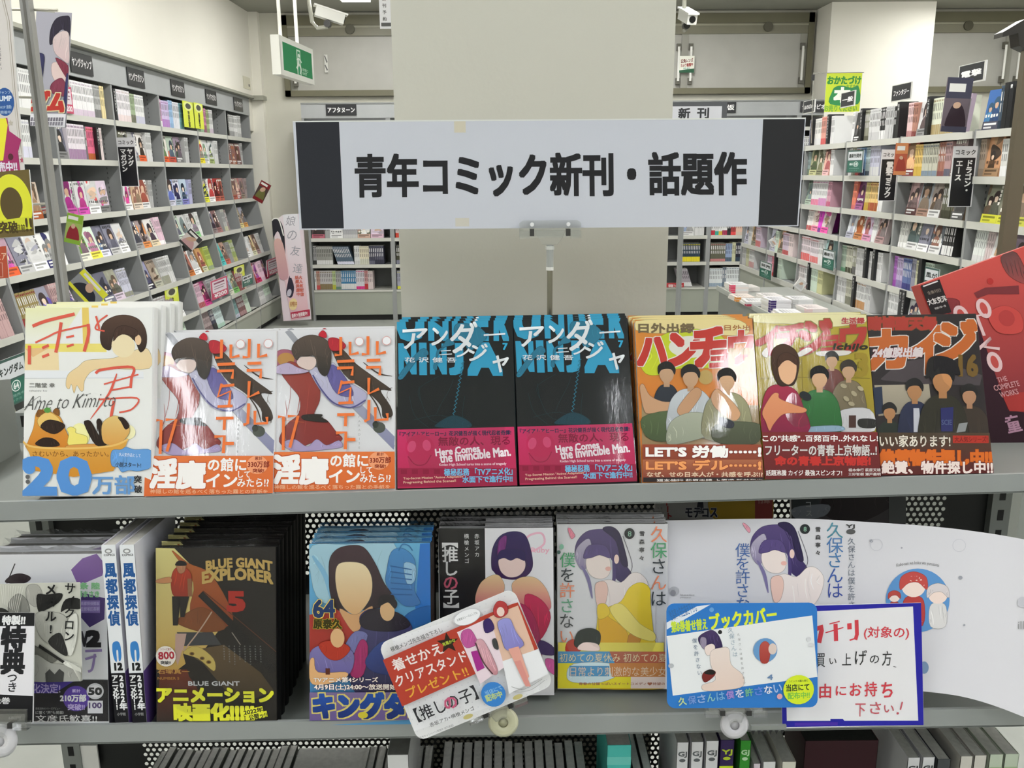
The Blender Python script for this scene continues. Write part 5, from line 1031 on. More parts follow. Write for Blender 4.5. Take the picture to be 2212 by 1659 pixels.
tag(obj('clip_comb', MB().box(-.018, .018, -.001, .002, -.001, .004, '8d918c').add([(x_*.006-.018+o_, -.0015, z_) for x_ in range(6) for o_, z_ in ((0, -.001), (.004, -.001), (.002, -.006))], [(i*3, i*3+1, i*3+2) for i in range(6)], '1a1a1a'), M_PLAS, None, T_(*P)), 'small dark toothed strip under the shelf lip beside the blue promo card', 'clip')

# ---- blue promo card
def d_blue(a):
    a.rect(1430, 1300, 1770, 1530, '2e7ccc'); a.poly([(1435, 1345), (1500, 1310), (1530, 1306), (1436, 1360)], 'e6ecf4'); a.text('雪森寧々先生描き下ろし', 1440, 1308, 1500, 1332, '3a6ea8', .02, -20)
    Z = reg(1400, 1280, .27667)
    def P(*c): return [Z(*p) for p in c]
    a.poly(P((130, 340), (1265, 182), (1315, 660), (190, 805)), 'eef0f1')
    def tx(s_, x0, y0, x1, y1, col, b, r_=-8, **k): (u0, v0), (u1, v1) = Z(x0, y0), Z(x1, y1); a.text(s_, u0, v0, u1, v1, col, b, r_, **k)
    tx('第8巻着せ替え', 165, 215, 445, 300, 'cfe63c', .06, -5); tx('ブックカバー', 465, 140, 985, 262, 'e2f03a', .05, -7)
    a.ell(*Z(478, 135), 5, 5, '6aa4dc'); a.ell(*Z(548, 310), 4.5, 4.5, '222')
    Zc = lambda p: Z(*p)
    bl = [(390, 400), (380, 350), (430, 310), (490, 295), (540, 340), (570, 430), (530, 450), (480, 420), (430, 430)]; a.blob([Zc(p) for p in bl], '4c3a66', '2c2050'); a.blob([Zc(p) for p in [(395, 400), (400, 350), (440, 360), (440, 430), (420, 440)]], '9c90a8')
    a.blob([Zc(p) for p in [(430, 430), (480, 400), (510, 420), (500, 470), (450, 490)]], 'f2e0d8'); a.blob([Zc(p) for p in [(480, 460), (560, 430), (620, 440), (640, 560), (730, 640), (735, 730), (600, 760), (440, 765), (420, 720), (520, 680), (480, 560)]], 'efdfd6', 'ead2c4')
    a.blob([Zc(p) for p in [(415, 660), (430, 620), (480, 600), (520, 620), (500, 660), (440, 700)]], '7a2420'); a.blob([Zc(p) for p in [(430, 630), (470, 600), (515, 615), (500, 640)]], '1c1814')
    a.vtext('僕を許さない', *[Z(345, 0)[0], Z(0, 350)[1], Z(0, 650)[1], 11], '6a7c94', 0, slant=.18); a.vtext('久保さんは', Z(625, 0)[0], Z(0, 270)[1], Z(0, 505)[1], 12, '9aacb8', 0, slant=.2); a.vtext('久保さんは僕を許さない', Z(690, 0)[0], Z(0, 310)[1], Z(0, 720)[1], 6, '999', 0, slant=.14)
    a.ell(*Z(903, 450), 26, 26, '6c9ed0'); a.blob([Zc(p) for p in [(860, 420), (900, 380), (940, 420), (930, 540), (870, 540)]], 'c0564c', 'a83c34'); a.ell(*Z(960, 440), 9, 12, 'e2cfc4'); a.text('4', *Z(925, 640), *Z(965, 680), '6c8cb4', .03)
    a.ell(*Z(1240, 365), 5, 5, 'dcdde0'); a.ell(*Z(1260, 410), 7, 4, 'dcdde0'); a.ell(*Z(170, 570), 6, 5, 'bcc0c4')
    for i, (ch, cc) in enumerate(zip('久保さんは僕を許さない', ('c8e0a0', '7aa0e0', '9ab8e4', '8ac4c4', '7ab4e0', 'a890d8', 'd8dcf0', '7ac08c', '6a8ce0', 'e8ecf4', 'a8c4ec'))):
        x_ = 235+i*74; y_ = 815-i*10; tx(ch, x_, y_, x_+62, y_+62, cc, .02, -8)
    a.ell(*Z(1168, 756), 33, 31.5, 'dcee2e'); tx('当店にて', 1072, 712, 1250, 765, '1a3420', .03, -3); tx('配布中!!', 1085, 775, 1255, 825, '7cc84c', .03, -3); tx('コミックス購入者に', 1090, 680, 1240, 696, '3a5a2a', .01, -3); a.ell(*Z(1022, 808), 6, 6, 'e0a8b0')
card('promo_card', 'rounded blue promo card with yellow kana and a pictured white book cover', 'card', [(1434, 1304), (1760, 1303), (1766, 1528), (1441, 1530)], .885, d_blue, backc='2e7ccc', rounded=.008, thick=.001)
# ---- handwritten card
def d_hand(a):
    Z = reg(1400, 1280, .27667); a.rect(1685, 1300, 2005, 1580, 'eceaec')
    def P(*c): return [Z(*p) for p in c]
    b_ = '2420a0'
    a.poly(P((1040, 110), (2110, 118), (2110, 150), (1040, 158)), b_); a.poly(P((2050, 120), (2112, 128), (2168, 1040), (2125, 1000)), b_); a.poly(P((1030, 1000), (2130, 1000), (2168, 1050), (1040, 1050)), b_); a.poly(P((1020, 110), (1060, 110), (1085, 1010), (1040, 1050)), b_); a.poly(P((1440, 985), (1540, 985), (1560, 1010), (1440, 1010)), b_); a.poly(P((1150, 1015), (1500, 1010), (1500, 1035), (1150, 1040)), '4a2ca8')
    r_ = 'd8414c'
    def ln(P_, w_, c_=r_): a.line([Z(*p) for p in P_], w_, c_, smooth=False)
    ln([(1310, 290), (1365, 275), (1360, 300), (1340, 395)], 10); ln([(1390, 320), (1530, 285)], 2.4); ln([(1420, 255), (1500, 238)], 2.4); ln([(1468, 255), (1475, 385)], 9); ln([(1575, 255), (1578, 300)], 9.5); ln([(1630, 232), (1636, 340), (1625, 380)], 8); ln([(1640, 365), (1580, 382)], 3)
    (u0, v0), (u1, v1) = Z(1690, 290), Z(2030, 385); a.text('(対象の)', u0, v0, u1, v1, r_, .015, 2)
    for ch, x0, y0, x1, y1 in (('買', 1320, 475, 1390, 580), ('い', 1425, 515, 1480, 560), ('上', 1525, 480, 1595, 570), ('げ', 1625, 460, 1715, 570), ('の', 1740, 500, 1810, 560), ('方', 1835, 470, 1905, 580), ('、', 1918, 565, 1945, 595)): a.text(ch, *Z(x0, y0), *Z(x1, y1), '333', .008)
    for ch, x0, y0, x1, y1 in (('由', 1350, 710, 1440, 820), ('に', 1480, 730, 1560, 800), ('お', 1590, 710, 1680, 805), ('持', 1705, 700, 1800, 810), ('ち', 1835, 705, 1920, 820)): a.text(ch, *Z(x0, y0), *Z(x1, y1), r_, .02)
    for ch, x0, y0, x1, y1 in (('下', 1635, 865, 1715, 965), ('さ', 1750, 855, 1835, 945), ('い', 1860, 880, 1935, 935)): a.text(ch, *Z(x0, y0), *Z(x1, y1), 'c85a64', .008)
    ln([(1998, 855), (1985, 915)], 3, 'c85a64'); a.ell(*Z(1965, 942), 2.5, 2.5, 'c85a64')
card('handwritten_card', 'handwritten white notice with thick blue marker border and red writing', 'card', [(1683, 1309), (1984, 1315), (2000, 1566), (1690, 1573)], .905, d_hand, thick=.0008)
# ---- tilted red and white promo card
def d_oshi(a):
    Z = ZF
    def P(*c): return [Z(*p) for p in c]
    a.rect(820, 1260, 1210, 1610, 'f0f0f2')
    for i in range(22):
        for j in range(16):
            u, v = i/22+.02+(j % 2)*.02, j/16+.03; x_ = (1-v)*((1-u)*829+u*1122)+v*((1-u)*904+u*1197); y_ = (1-v)*((1-u)*1387+u*1269)+v*((1-u)*1602+u*1480); a.ell(x_, y_, 1.1, 1.1, 'd4d4dc', n=5)
    a.poly(P((795, 1285), (1400, 1050), (1640, 930), (1540, 1390), (930, 1660)), 'b8402e'); a.poly(P((795, 1285), (1640, 925), (1830, 850), (1880, 835), (2030, 1200), (1800, 1290), (1560, 1385), (930, 1660)), 'b8402e')
    a.poly(P((1400, 1065), (1660, 950), (1780, 1330), (1560, 1480)), 'f0dce4'); a.poly(P((1660, 945), (1880, 860), (1990, 1215), (1750, 1330)), 'e6c0a8'); a.poly(P((1740, 1300), (2035, 1200), (2100, 1400), (1780, 1560)), 'f0f0f2')
    def tx(s_, x0, y0, x1, y1, col, b, r_=-20.5, **k): (u0, v0), (u1, v1) = Z(x0, y0), Z(x1, y1); a.text(s_, u0, v0, u1, v1, col, b, r_, **k)
    tx('横槍メンゴ先生描き下ろし', 860, 1100, 1300, 1140, '666', .01, -21); tx('着せかえ', 870, 1210, 1290, 1305, 'f2e4e0', .02); tx('クリアスタンド', 880, 1310, 1480, 1395, 'f2e4e0', .02); tx('プレゼント!!', 965, 1420, 1480, 1500, 'e8a83c', .02)
    a.poly([Z(1325+88*math.cos(R_(k*36-96))*(1 if k % 2 == 0 else .42), 1150+88*math.sin(R_(k*36-96))*(1 if k % 2 == 0 else .42)) for k in range(10)], '2c1c10'); tx('有馬かな', 1280, 1130, 1385, 1158, 'b8c83c', .03)
    a.ell(*Z(1485, 945), 30, 16, 'c8c8cc', rot=-21); a.ell(*Z(1485, 945), 29, 15, 'f4f4f6', rot=-21); tx('お着替えシールにしてね', 1400, 930, 1570, 950, '666', 0, -21)
    Zc = lambda L: [Z(*p) for p in L]
    a.blob(Zc([(1440, 1060), (1500, 1040), (1540, 1100), (1550, 1160), (1470, 1190), (1430, 1130)]), 'c45a9c'); a.poly(P((1500, 1220), (1550, 1210), (1600, 1350), (1540, 1380)), 'a82c8c'); a.blob(Zc([(1540, 1150), (1600, 1130), (1680, 1300), (1700, 1390), (1660, 1400), (1590, 1290)]), 'dcaab4', 'c88c94'); a.line(Zc([(1540, 1150), (1590, 1300), (1660, 1400)]), 3, '5a3c44'); a.blob(Zc([(1610, 980), (1660, 960), (1690, 1040), (1620, 1070)]), '3a2464'); a.blob(Zc([(1670, 1130), (1700, 1120), (1715, 1200), (1680, 1190)]), '444')
    a.blob(Zc([(1690, 880), (1730, 820), (1790, 840), (1800, 910), (1750, 950), (1700, 940)]), 'b83c3c'); a.ell(*Z(1745, 905), 8, 10, 'f0d4c8'); a.blob(Zc([(1720, 985), (1810, 960), (1850, 1060), (1910, 1170), (1780, 1210), (1740, 1100)]), '9c9cdc', '8a84c8'); a.poly(P((1790, 1200), (1870, 1180), (1940, 1420), (1900, 1480)), 'e8a898'); a.poly(P((1830, 1300), (1880, 1290), (1950, 1500), (1910, 1500)), 'e0968c')
    a.line(Zc([(1800, 1500), (1900, 1520), (2040, 1440)]), 1, '999'); a.line(Zc([(1810, 1540), (1940, 1530), (2060, 1450)]), 1, 'aaa')
    a.ell(*Z(1658, 1560), 26, 27, '3a84d0'); tx('当店にて', 1590, 1510, 1730, 1545, '8cc0e8', .02, -21); tx('配布中', 1595, 1550, 1725, 1600, 'b8cc8c', .05, -18)
    (x0, y0), (x1, y1) = ZL_(560, 790), ZL_(1250, 960); a.text('【推しの子】', x0-6, y0, x1+6, y1, '2c2c30', .01, -21.5); 
    (x0, y0), (x1, y1) = ZL_(885, 800), ZL_(1030, 930); a.text('の', x0, y0, x1, y1, 'c85a7c', .03, -21)
    (x0, y0), (x1, y1) = ZL_(690, 1000), ZL_(1240, 1050); a.text('赤坂アカ×横槍メンゴ', x0, y0, x1, y1, '666', .01, -21.5); a.text('(原作キャンペーン実施中 週刊連載)', 905, 1571, 985, 1577, '999', 0, -21)
    a.ell(*ZL_(1150, 1025), 11, 5, 'c4b878', rot=-21); a.ell(*ZL_(1720, 800), 11, 5, 'c4b878', rot=-21)
card('promo_card', 'tilted white and red promo card with orange kana and small dress-up pictures', 'card', [(829, 1387), (1122, 1269), (1197, 1480), (904, 1602)], .865, d_oshi, rounded=.009, thick=.001)
# ---- monochrome leaflet and bonus tag at the far left
ZQ = reg(0, 1200, .22907)
def d_leaf(a):
    a.rect(-30, 1230, 200, 1480, 'c9c9bd'); Zc = lambda L: [ZQ(*p) for p in L]
    for q, c_ in (([(240, 260), (330, 240), (380, 330), (330, 440), (240, 380)], 'aaa9a0'), ([(80, 420), (160, 330), (240, 380), (260, 500), (100, 540)], '8c8c84'), ([(0, 470), (60, 480), (100, 530), (0, 540)], '33332f'), ([(330, 330), (420, 320), (560, 300), (540, 380), (420, 460), (350, 480)], '1c1c1a'), ([(600, 350), (740, 340), (750, 430), (620, 440), (560, 470)], '1e1e1c'), ([(330, 500), (460, 470), (620, 520), (640, 700), (560, 800), (420, 760), (340, 640)], 'b4b4aa'), ([(300, 800), (420, 860), (560, 930), (480, 1000), (330, 1060), (310, 940)], '6c6c64'), ([(640, 540), (720, 480), (740, 700), (700, 900), (620, 820)], 'dcdcd2'), ([(460, 760), (560, 670), (620, 760), (660, 900), (560, 860)], '2a2a28'), ([(330, 900), (500, 980), (640, 1000), (820, 1090), (830, 1180), (320, 1180)], 'a2a29a'), ([(650, 950), (820, 1040), (830, 1080), (640, 1000)], 'e8e8de')): a.blob(Zc(q), c_)
    a.poly(Zc([(380, 790), (640, 960), (620, 980), (370, 820)]), '1c1c1a'); a.poly(Zc([(450, 1090), (490, 1045), (545, 1100), (590, 1040), (640, 1080), (640, 1190), (460, 1190)]), '3c3c3a')
    for k in range(10): a.line(Zc([(20+k*22, 260), (40+k*14, 420+k*9)]), .8, 'e6e6dc')
    for k in range(12): a.line(Zc([(640+k*4, 960), (820, 1000+k*16)]), .9, 'ddddd2')
    a.vtext('サイクロン', ZQ(640, 0)[0], 1243, 1373, 25, '121212', .02, slant=.05); a.vtext('メタル!', ZQ(462, 0)[0], 1247, 1360, 25, '121212', .03, slant=.05)
card('leaflet', 'monochrome action leaflet with brushed vertical kana taped over the number 12 comic', 'leaflet', [(-30, 1262), (165, 1243), (190, 1470), (-30, 1475)], .885, d_leaf, thick=.0003)
def d_tok(a):
    a.rect(-80, 1320, 80, 1560, '17171a'); a.poly([(-80, 1350), (64, 1350), (75, 1498), (-80, 1490)], 'eceaee')
    a.text('特製!!', -2, 1330, 44, 1347, 'eee', .05, 0); a.vtext('特典', 22, 1352, 1447, 52, '1c1c20', .055, slant=.05); a.vtext('つき', 26, 1446, 1488, 24, '2c2c30', .02, slant=.06); a.text('2巻', -4, 1501, 25, 1516, 'ddd', .03); a.text('680円', 25, 1545, 52, 1554, '999', .01)
card('bonus_tag', 'black and white tag with heavy lettering standing before the monochrome leaflet', 'tag', [(-80, 1322), (62, 1325), (82, 1560), (-80, 1558)], .868, d_tok, thick=.0006)

# ---- loose white book jacket, curling towards the camera at its free end
cols_ = [(1437, 1124, 1488, .955, .985), (1600, 1121, 1489, .95, .98), (1750, 1121, 1488, .945, .975), (1900, 1129, 1489, .935, .97), (2000, 1136, 1494, .925, .965), (2100, 1147, 1510, .91, .955), (2212, 1165, 1549, .89, .94), (2330, 1190, 1600, .865, .92)]
def sheet_pt(x, y, off=0.):
    x = min(max(x, 1437), 2330); n = len(cols_)
    for i in range(n-1):
        a_, b_ = cols_[i], cols_[i+1]
        if x <= b_[0]:
            k = (x-a_[0])/(b_[0]-a_[0]); p_, q_ = cols_[max(i-1, 0)], cols_[min(i+2, n-1)]
            yt, yb, Db, Dt = [.5*(2*a_[j]+(b_[j]-p_[j])*k+(2*p_[j]-5*a_[j]+4*b_[j]-q_[j])*k*k+(-p_[j]+3*a_[j]-3*b_[j]+q_[j])*k**3) for j in (1, 2, 3, 4)]; break
    v = min(max((y-yt)/(yb-yt), 0), 1); P = onD(x, yt, Dt)*(1-v)+onD(x, yb, Db)*v
    return P+(EYE-P).normalized()*off
t = thing('book_jacket', 'large loose white book jacket curling at its free end, violet haired figure colours printed', 'book jacket', T_(*sheet_pt(1437, 1488)))
V = [tuple(sheet_pt(1437+i*893/56, 0 if j == 0 else 2000)) if False else tuple(sheet_pt(1437+i*893/56, 1000+j*700/1)) for i in range(57) for j in (0, 1)]
V2 = [tuple(sheet_pt(1437+i*893/56, 1000+j*700, -.0004)) for i in range(57) for j in (0, 1)]
m = MB().add(V, [(2*i, 2*i+1, 2*i+3, 2*i+2) for i in range(56)], 'd9d8dc').add(V2, [(2*i, 2*i+2, 2*i+3, 2*i+1) for i in range(56)], 'e0dfe0')
inv = T_(*sheet_pt(1437, 1488)).inverted()
obj('sheet', m, M_PRINT, t, inv, smooth=True)
class SheetArt(Art):
    def __init__(s): MB.__init__(s); s.step, s.z = 5e-6, 2e-4
    def pt(s, x, y): return tuple(sheet_pt(x, y, s.z))
    def tri_(s, P, C, lim=11):
        st = [(P, C)]
        while st:
            P, C = st.pop(); L = [math.hypot(P[i][0]-P[(i+1) % 3][0], P[i][1]-P[(i+1) % 3][1]) for i in range(3)]; m_ = max(L)
            if m_ > lim and abs(P[0][0]-P[1][0])+abs(P[1][0]-P[2][0]) > lim*.6:
                i = L.index(m_); j = (i+1) % 3; k = (i+2) % 3; q = ((P[i][0]+P[j][0])/2, (P[i][1]+P[j][1])/2); c = tuple((C[i][z]+C[j][z])/2 for z in range(4))
                st += [([P[i], q, P[k]], [C[i], c, C[k]]), ([q, P[j], P[k]], [c, C[j], C[k]])]
            else:
                n = len(s.v); s.v += [s.pt(*p) for p in P]; s.c += C; s.f.append((n, n+1, n+2))
    def poly(s, pts, col, col2=None):
        tri = tessellate_polygon([[Vector((p[0], p[1], 0)) for p in pts]]); A, B = hexc(col), hexc(col2 or col); ys = [p[1] for p in pts]; lo, hi = min(ys), max(ys)
        cc = [tuple(A[i]+(B[i]-A[i])*((p[1]-lo)/(hi-lo+1e-9)) for i in range(4)) for p in pts]
        for t_ in tri: s.tri_([pts[q] for q in t_], [cc[q] for q in t_])
        s.z += s.step; return s
a = SheetArt(); a.ink = .9
def shifted(fn, ox, oy):
    class Sh:
        def __getattr__(s_, k):
            f_ = getattr(a, k)
            def g_(*A, **K):
                A = list(A)
                if k in ('blob', 'line', 'poly'): A[0] = [ZH(p[0]+ox, p[1]+oy) for p in A[0]]; 
                if k == 'line': A[1] *= .294
                if k == 'ell': A[0], A[1] = ZH(A[0]+ox, A[1]+oy); A[2] *= .294; A[3] *= .294
                return f_(*A, **K)
            return g_
    fn(Sh(), False)
shifted(kubo_girl, 1302, -32)
a.ell(*ZH(2002, 352), 11, 11, '23282a'); a.text('8', *ZH(1992, 335), *ZH(2014, 370), '9ccab0', 0); a.blob([ZH(1545, 315), ZH(1562, 310), ZH(1600, 350), ZH(1590, 380)], 'e8a0b0')
a.vtext('雪森寧々', ZH(2098, 0)[0], *[ZH(0, 325)[1], ZH(0, 560)[1]], 12, '333', .02)
bb = '3c6ea0'; a.vtext('久保さんは', ZI(735, 0)[0], ZI(0, 325)[1], ZI(0, 920)[1], 38, bb, .0, cols=['4a8a9c', '4a7ab0', '4278ac', '3a5ca8', '3a50a0']); a.vtext('僕を許さない', ZH(1545, 0)[0], ZH(0, 460)[1], ZH(0, 1060)[1], 33, '4a6ca8', .0)
a.text('YJ', ZI(822, 0)[0], ZI(0, 338)[1], ZI(890, 0)[0], ZI(0, 372)[1], '333', .05); a.ell(*ZI(860, 395), 10, 6, '555'); a.vtext('久保さんは僕を許さない', ZI(865, 0)[0], ZI(0, 440)[1], ZI(0, 1130)[1], 17, '6c7480', 0)
cx, cy = ZI(1382, 940); a.ell(cx, cy, 69, 69, '5c94cc', n=40)
a.text('Kubo-san wa boku wo yurusanai', cx-46, cy-80, cx+46, cy-70, '777', 0, arc=6)
for (x_, y_, s_, h_, c_) in ((1350, 830, 1.0, 'c24a44', 'b8403c'), (1540, 900, .8, 'd8d0d0', 'dcdad8'), (1200, 915, .45, 'b84840', 'a8423c')):
    X, Y = ZI(x_, y_); a.blob([(X-20*s_, Y+85*s_), (X-22*s_, Y+32*s_), (X, Y+20*s_), (X+22*s_, Y+32*s_), (X+20*s_, Y+85*s_)], c_); a.ell(X, Y, 26*s_, 24*s_, 'f2ddd2'); a.blob([(X-29*s_, Y+8*s_), (X-27*s_, Y-20*s_), (X, Y-32*s_), (X+27*s_, Y-20*s_), (X+29*s_, Y+8*s_), (X+10*s_, Y-8*s_), (X-12*s_, Y-6*s_)], h_)
for x_, y_, r_ in ((1020, 470, 4), (1257, 525, 2), (1716, 764, 4.5), (1746, 1136, 2.4)): a.ell(*ZI(x_, y_), r_, r_*.9, '9a9ca4')
for x_, y_, r_ in ((1060, 500, 13), (1706, 505, 14)): X, Y = ZI(x_, y_); a.line([(X+r_*math.cos(k*.35), Y+r_*math.sin(k*.35)) for k in range(19)], 1, 'c4c4ca', smooth=False)
a.ell(*ZI(1432, 1460), 10, 13, '7c98b8'); a.ell(*ZI(2200, 960), 11, 12, 'c4c4ca'); a.text('ill', *ZI(2165, 1110), *ZI(2212, 1170), '999', 0)
X, Y = ZH(1040, 815); a.ell(X, Y, 11, 10, 'b4b4b8'); a.ell(X-2, Y+4, 6, 7, '8a8a90'); a.text('Kubo-san wa boku wo', *ZH(1085, 835), *ZH(1190, 850), '888', 0); a.text('yurusanai', *ZH(1085, 855), *ZH(1165, 870), '888', 0)
obj('sheet_print', a, M_PRINT, t, inv)

# ---- two magazines leaning on the perforated back
def d_mag1(a):
    a.rect(1405, 1000, 1670, 1200, 'b9b0a0'); a.rect(1415, 1062, 1540, 1130, 'a8a6a0'); a.blob([(1540, 1062), (1600, 1058), (1665, 1062), (1660, 1130), (1560, 1130), (1530, 1100)], 'b8962c', 'a8881c'); a.vtext('スイート', 1434, 1064, 1122, 15, '9c3a38', .05, slant=.2); a.poly([(1510, 1062), (1516, 1062), (1520, 1110), (1502, 1110)], '2c2c34'); a.text('モテコス', 1480, 1098, 1548, 1118, '22222e', .05, ol='bbb', olw=.09); a.rect(1630, 1062, 1668, 1130, '8c3a34'); a.text('付録', 1636, 1070, 1662, 1088, 'b07a70', .05)
card('magazine', 'pale magazine with yellow jacket colours leaning on the perforated back', 'magazine', [(1412, 1010), (1668, 1006), (1675, 1330), (1420, 1335)], 1.155, d_mag1, thick=.006, m=M_PRINT)
def d_mag2(a):
    a.rect(1700, 990, 1960, 1350, '3a3638'); a.blob([(1790, 1062), (1900, 1060), (1930, 1090), (1850, 1130), (1780, 1110)], '241c1e'); a.rect(1712, 1060, 1770, 1130, '33383a'); a.blob([(1715, 1096), (1790, 1090), (1780, 1115), (1720, 1120)], '7c8088'); a.vtext('ドコス', 1744, 1060, 1118, 15, 'a0a4a8', .02, slant=.08); a.rect(1920, 1062, 1962, 1130, '4a4c4c')
card('magazine', 'dark magazine with grey kana leaning on the perforated back', 'magazine', [(1708, 1008), (1955, 1004), (1962, 1330), (1714, 1335)], 1.155, d_mag2, thick=.006, m=M_PRINT)

# ---- large red art book behind the right end of the shelf
Rr = reg(1950, 480, .31340)
def d_red(a):
    a.poly([(2022, 602), (2330, 420), (2480, 1000), (2160, 1110)], 'd2524a', '5a1c30'); Zc = lambda L: [Rr(*p) for p in L]
    a.blob(Zc([(730, 110), (836, 60), (900, 300), (780, 260)]), '6a4644', 'a04a48'); a.poly(Zc([(550, 420), (620, 370), (836, 330), (836, 400), (640, 420), (570, 460)]), '7c3034'); a.blob(Zc([(380, 480), (460, 490), (440, 600), (390, 580)]), '8c3438'); a.ell(*Rr(655, 315), 6, 8, 'b8302c'); a.blob(Zc([(640, 560), (740, 500), (836, 560), (836, 700), (700, 720), (640, 640)]), 'cc4a44'); a.ell(*Rr(745, 600), 16, 20, 'b83e3c')
    a.poly(Zc([(560, 640), (720, 1290), (900, 1330), (900, 1700), (610, 1700), (540, 1000)]), '3a1424', '280f1c'); a.poly(Zc([(690, 1180), (900, 1150), (900, 1310), (730, 1300)]), 'b03834')
    w_ = 'e8c4c4'
    def O(x, y): a.ell(*Rr(x, y), 14, 24, w_, rot=-14); a.ell(*Rr(x, y), 7, 15, 'c8504a', rot=-14)
    O(605, 535); O(468, 600); O(655, 940)
    a.line(Zc([(500, 610), (620, 580)]), 4, w_); a.line(Zc([(560, 600), (600, 745)]), 6, w_); a.line(Zc([(560, 850), (640, 760), (600, 830), (690, 840)]), 7, w_, smooth=False)
    a.text('THE', *Rr(665, 1050), *Rr(725, 1085), 'd89a9c', .02, -15); a.text('COMPLETE', *Rr(640, 1095), *Rr(800, 1135), 'd89a9c', .02, -15); a.text('WORKS', *Rr(675, 1150), *Rr(790, 1190), 'd89a9c', .02, -15)
    a.text('童', *Rr(705, 1330), *Rr(790, 1450), 'b88aa0', .03, -12)
    a.poly(Zc([(235, 395), (345, 335), (410, 580), (300, 625)]), '231b1c'); a.line(Zc([(250, 400), (335, 350)]), 3, 'e8e0e0'); a.text('大友克洋', *Rr(270, 475), *Rr(385, 520), 'e8e0dc', .03, -22); a.text('全集刊行', *Rr(270, 420), *Rr(355, 445), '8a7c70', .02, -24); a.text('待望の第一弾', *Rr(310, 540), *Rr(380, 556), 'c8c0bc', .02, -24)
card('art_book', 'oversized red art book tilted behind the dark comic, white block letters', 'book', [(2022, 602), (2330, 420), (2446, 915), (2135, 1028)], 1.10, d_red, thick=.022, step=3e-5, m=M_PRINT, edge='c8504a')

# ---- comics on the lowest visible shelf, most of them set back
S3 = .461
def low_book(x0, x1, yt, col, what, Yf=1.0, ztop=None, txt=None, tc='333', top='d8d8d0', depth=.12, block=None, band=None):
    z = ztop or onY((x0+x1)/2, yt, Yf).z; a0, a1 = onY(x0, yt, Yf).x, onY(x1, yt, Yf).x
    if (a1-a0) < .004: return
    w = a1-a0-.0012; H = z-S3; t = thing('comic_book', what[0], 'book', T_(a0, Yf, S3), what[1])
    obj('cover', MB().box(0, w, 0, .0008, 0, H, col).box(0, .0005, 0, depth, 0, H, shade(col, .8)).box(w-.0005, w, 0, depth, 0, H, shade(col, .8)), M_PRINT, t)
    obj('page_block', MB().box(.0007, w-.0007, .001, depth-.001, .001, H-.001, top), M_PAGES, t)
    if txt or band:
        a = Art([(0, 0), (30, 0), (30, 300), (0, 300)], w, H, 2e-5, 3e-4)
        if band: a.rect(0, band[1], 30, band[2], band[0])
        if txt: a.text(txt[0], 4, 16, 26, 26, tc, .05); a.ell(15, 31, 8, 3, tc)
        if txt and len(txt) > 1: a.vtext(txt[1], 15, 52, 52+20*len(txt[1]), 15, tc, .02)
        obj('spine_print', a, M_PRINT, t)
    obj('wrap_top', MB().add([(0, 0, H+.0012), (w, 0, H+.0012), (w, depth, H+.0016), (0, depth, H+.0016), (w/2, depth*.5, H+.003)], [(0, 1, 4), (1, 2, 4), (2, 3, 4), (3, 0, 4)], 'fff'), M_FILM2, t)
wraps = 'film wrapped comics seen from above on the lowest shelf'
x_ = 20
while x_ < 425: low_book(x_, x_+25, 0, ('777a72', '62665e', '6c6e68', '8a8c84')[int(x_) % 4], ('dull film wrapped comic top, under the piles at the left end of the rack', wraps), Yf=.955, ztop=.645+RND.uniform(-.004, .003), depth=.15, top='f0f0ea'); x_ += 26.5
low_book(430, 655, 0, '8a8d86', ('broad film wrapped pile top under the gold titled comics', None), Yf=.93, ztop=.647, depth=.17, top='f0f0ea')
x_ = 660
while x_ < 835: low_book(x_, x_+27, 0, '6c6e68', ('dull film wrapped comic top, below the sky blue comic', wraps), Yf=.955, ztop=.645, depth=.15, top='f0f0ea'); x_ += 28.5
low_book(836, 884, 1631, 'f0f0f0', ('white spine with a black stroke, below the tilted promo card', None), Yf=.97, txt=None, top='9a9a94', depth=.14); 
x_ = 888
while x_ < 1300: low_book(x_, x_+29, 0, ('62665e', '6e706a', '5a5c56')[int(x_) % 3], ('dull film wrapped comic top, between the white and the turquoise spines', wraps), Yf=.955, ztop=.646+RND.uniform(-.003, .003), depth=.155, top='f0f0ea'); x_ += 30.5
low_book(1312, 1366, 1610, '58cfc4', ('turquoise spine standing on the lowest shelf under the yellow jacket comic', None), band=('7adcd0', 20, 34), Yf=1.0)
x_ = 1370
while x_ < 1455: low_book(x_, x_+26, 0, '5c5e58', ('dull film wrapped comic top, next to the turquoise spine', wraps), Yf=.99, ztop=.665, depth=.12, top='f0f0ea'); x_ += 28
G3 = 'white spines with grey monogram on the lowest shelf'
for x0, x1, y_, o_ in ((1463, 1490, 1604, 'farthest'), (1494, 1522, 1603, 'middle one'), (1526, 1555, 1601, 'nearest')): low_book(x0, x1, y_, 'eeeef0', (f'white spine with grey monogram, {o_} of three from the purple spine', G3), txt=('GJ', '漫画'), tc='6a6e70')
low_book(1557, 1589, 1599, '3c2c5c', ('purple spine with lime monogram and lime block, beside the green spine', None), txt=('YJ',), tc='c8dc3c', band=('d4ec30', 44, 80))
low_book(1600, 1625, 1600, '3c9a34', ('green spine with pale monogram beside the purple spine', None), txt=('GJ',), tc='c8ecc0')
low_book(1628, 1645, 1650, 'e8dce4', ('short pale spine next to the green spine', None), txt=('KC',), tc='444')
low_book(1649, 1678, 1646, 'f0f0f0', ('short white spine under the handwritten notice', None), txt=('HC',), tc='333')
low_book(1690, 1722, 1646, 'eeecdc', ('short cream spine under the handwritten notice', None), txt=('TO',), tc='333')
low_book(1740, 1900, 1600, '3a1c22', ('dark maroon comic facing out in the shade of the lowest shelf', None), Yf=1.03, depth=.08, top='3a3c38')
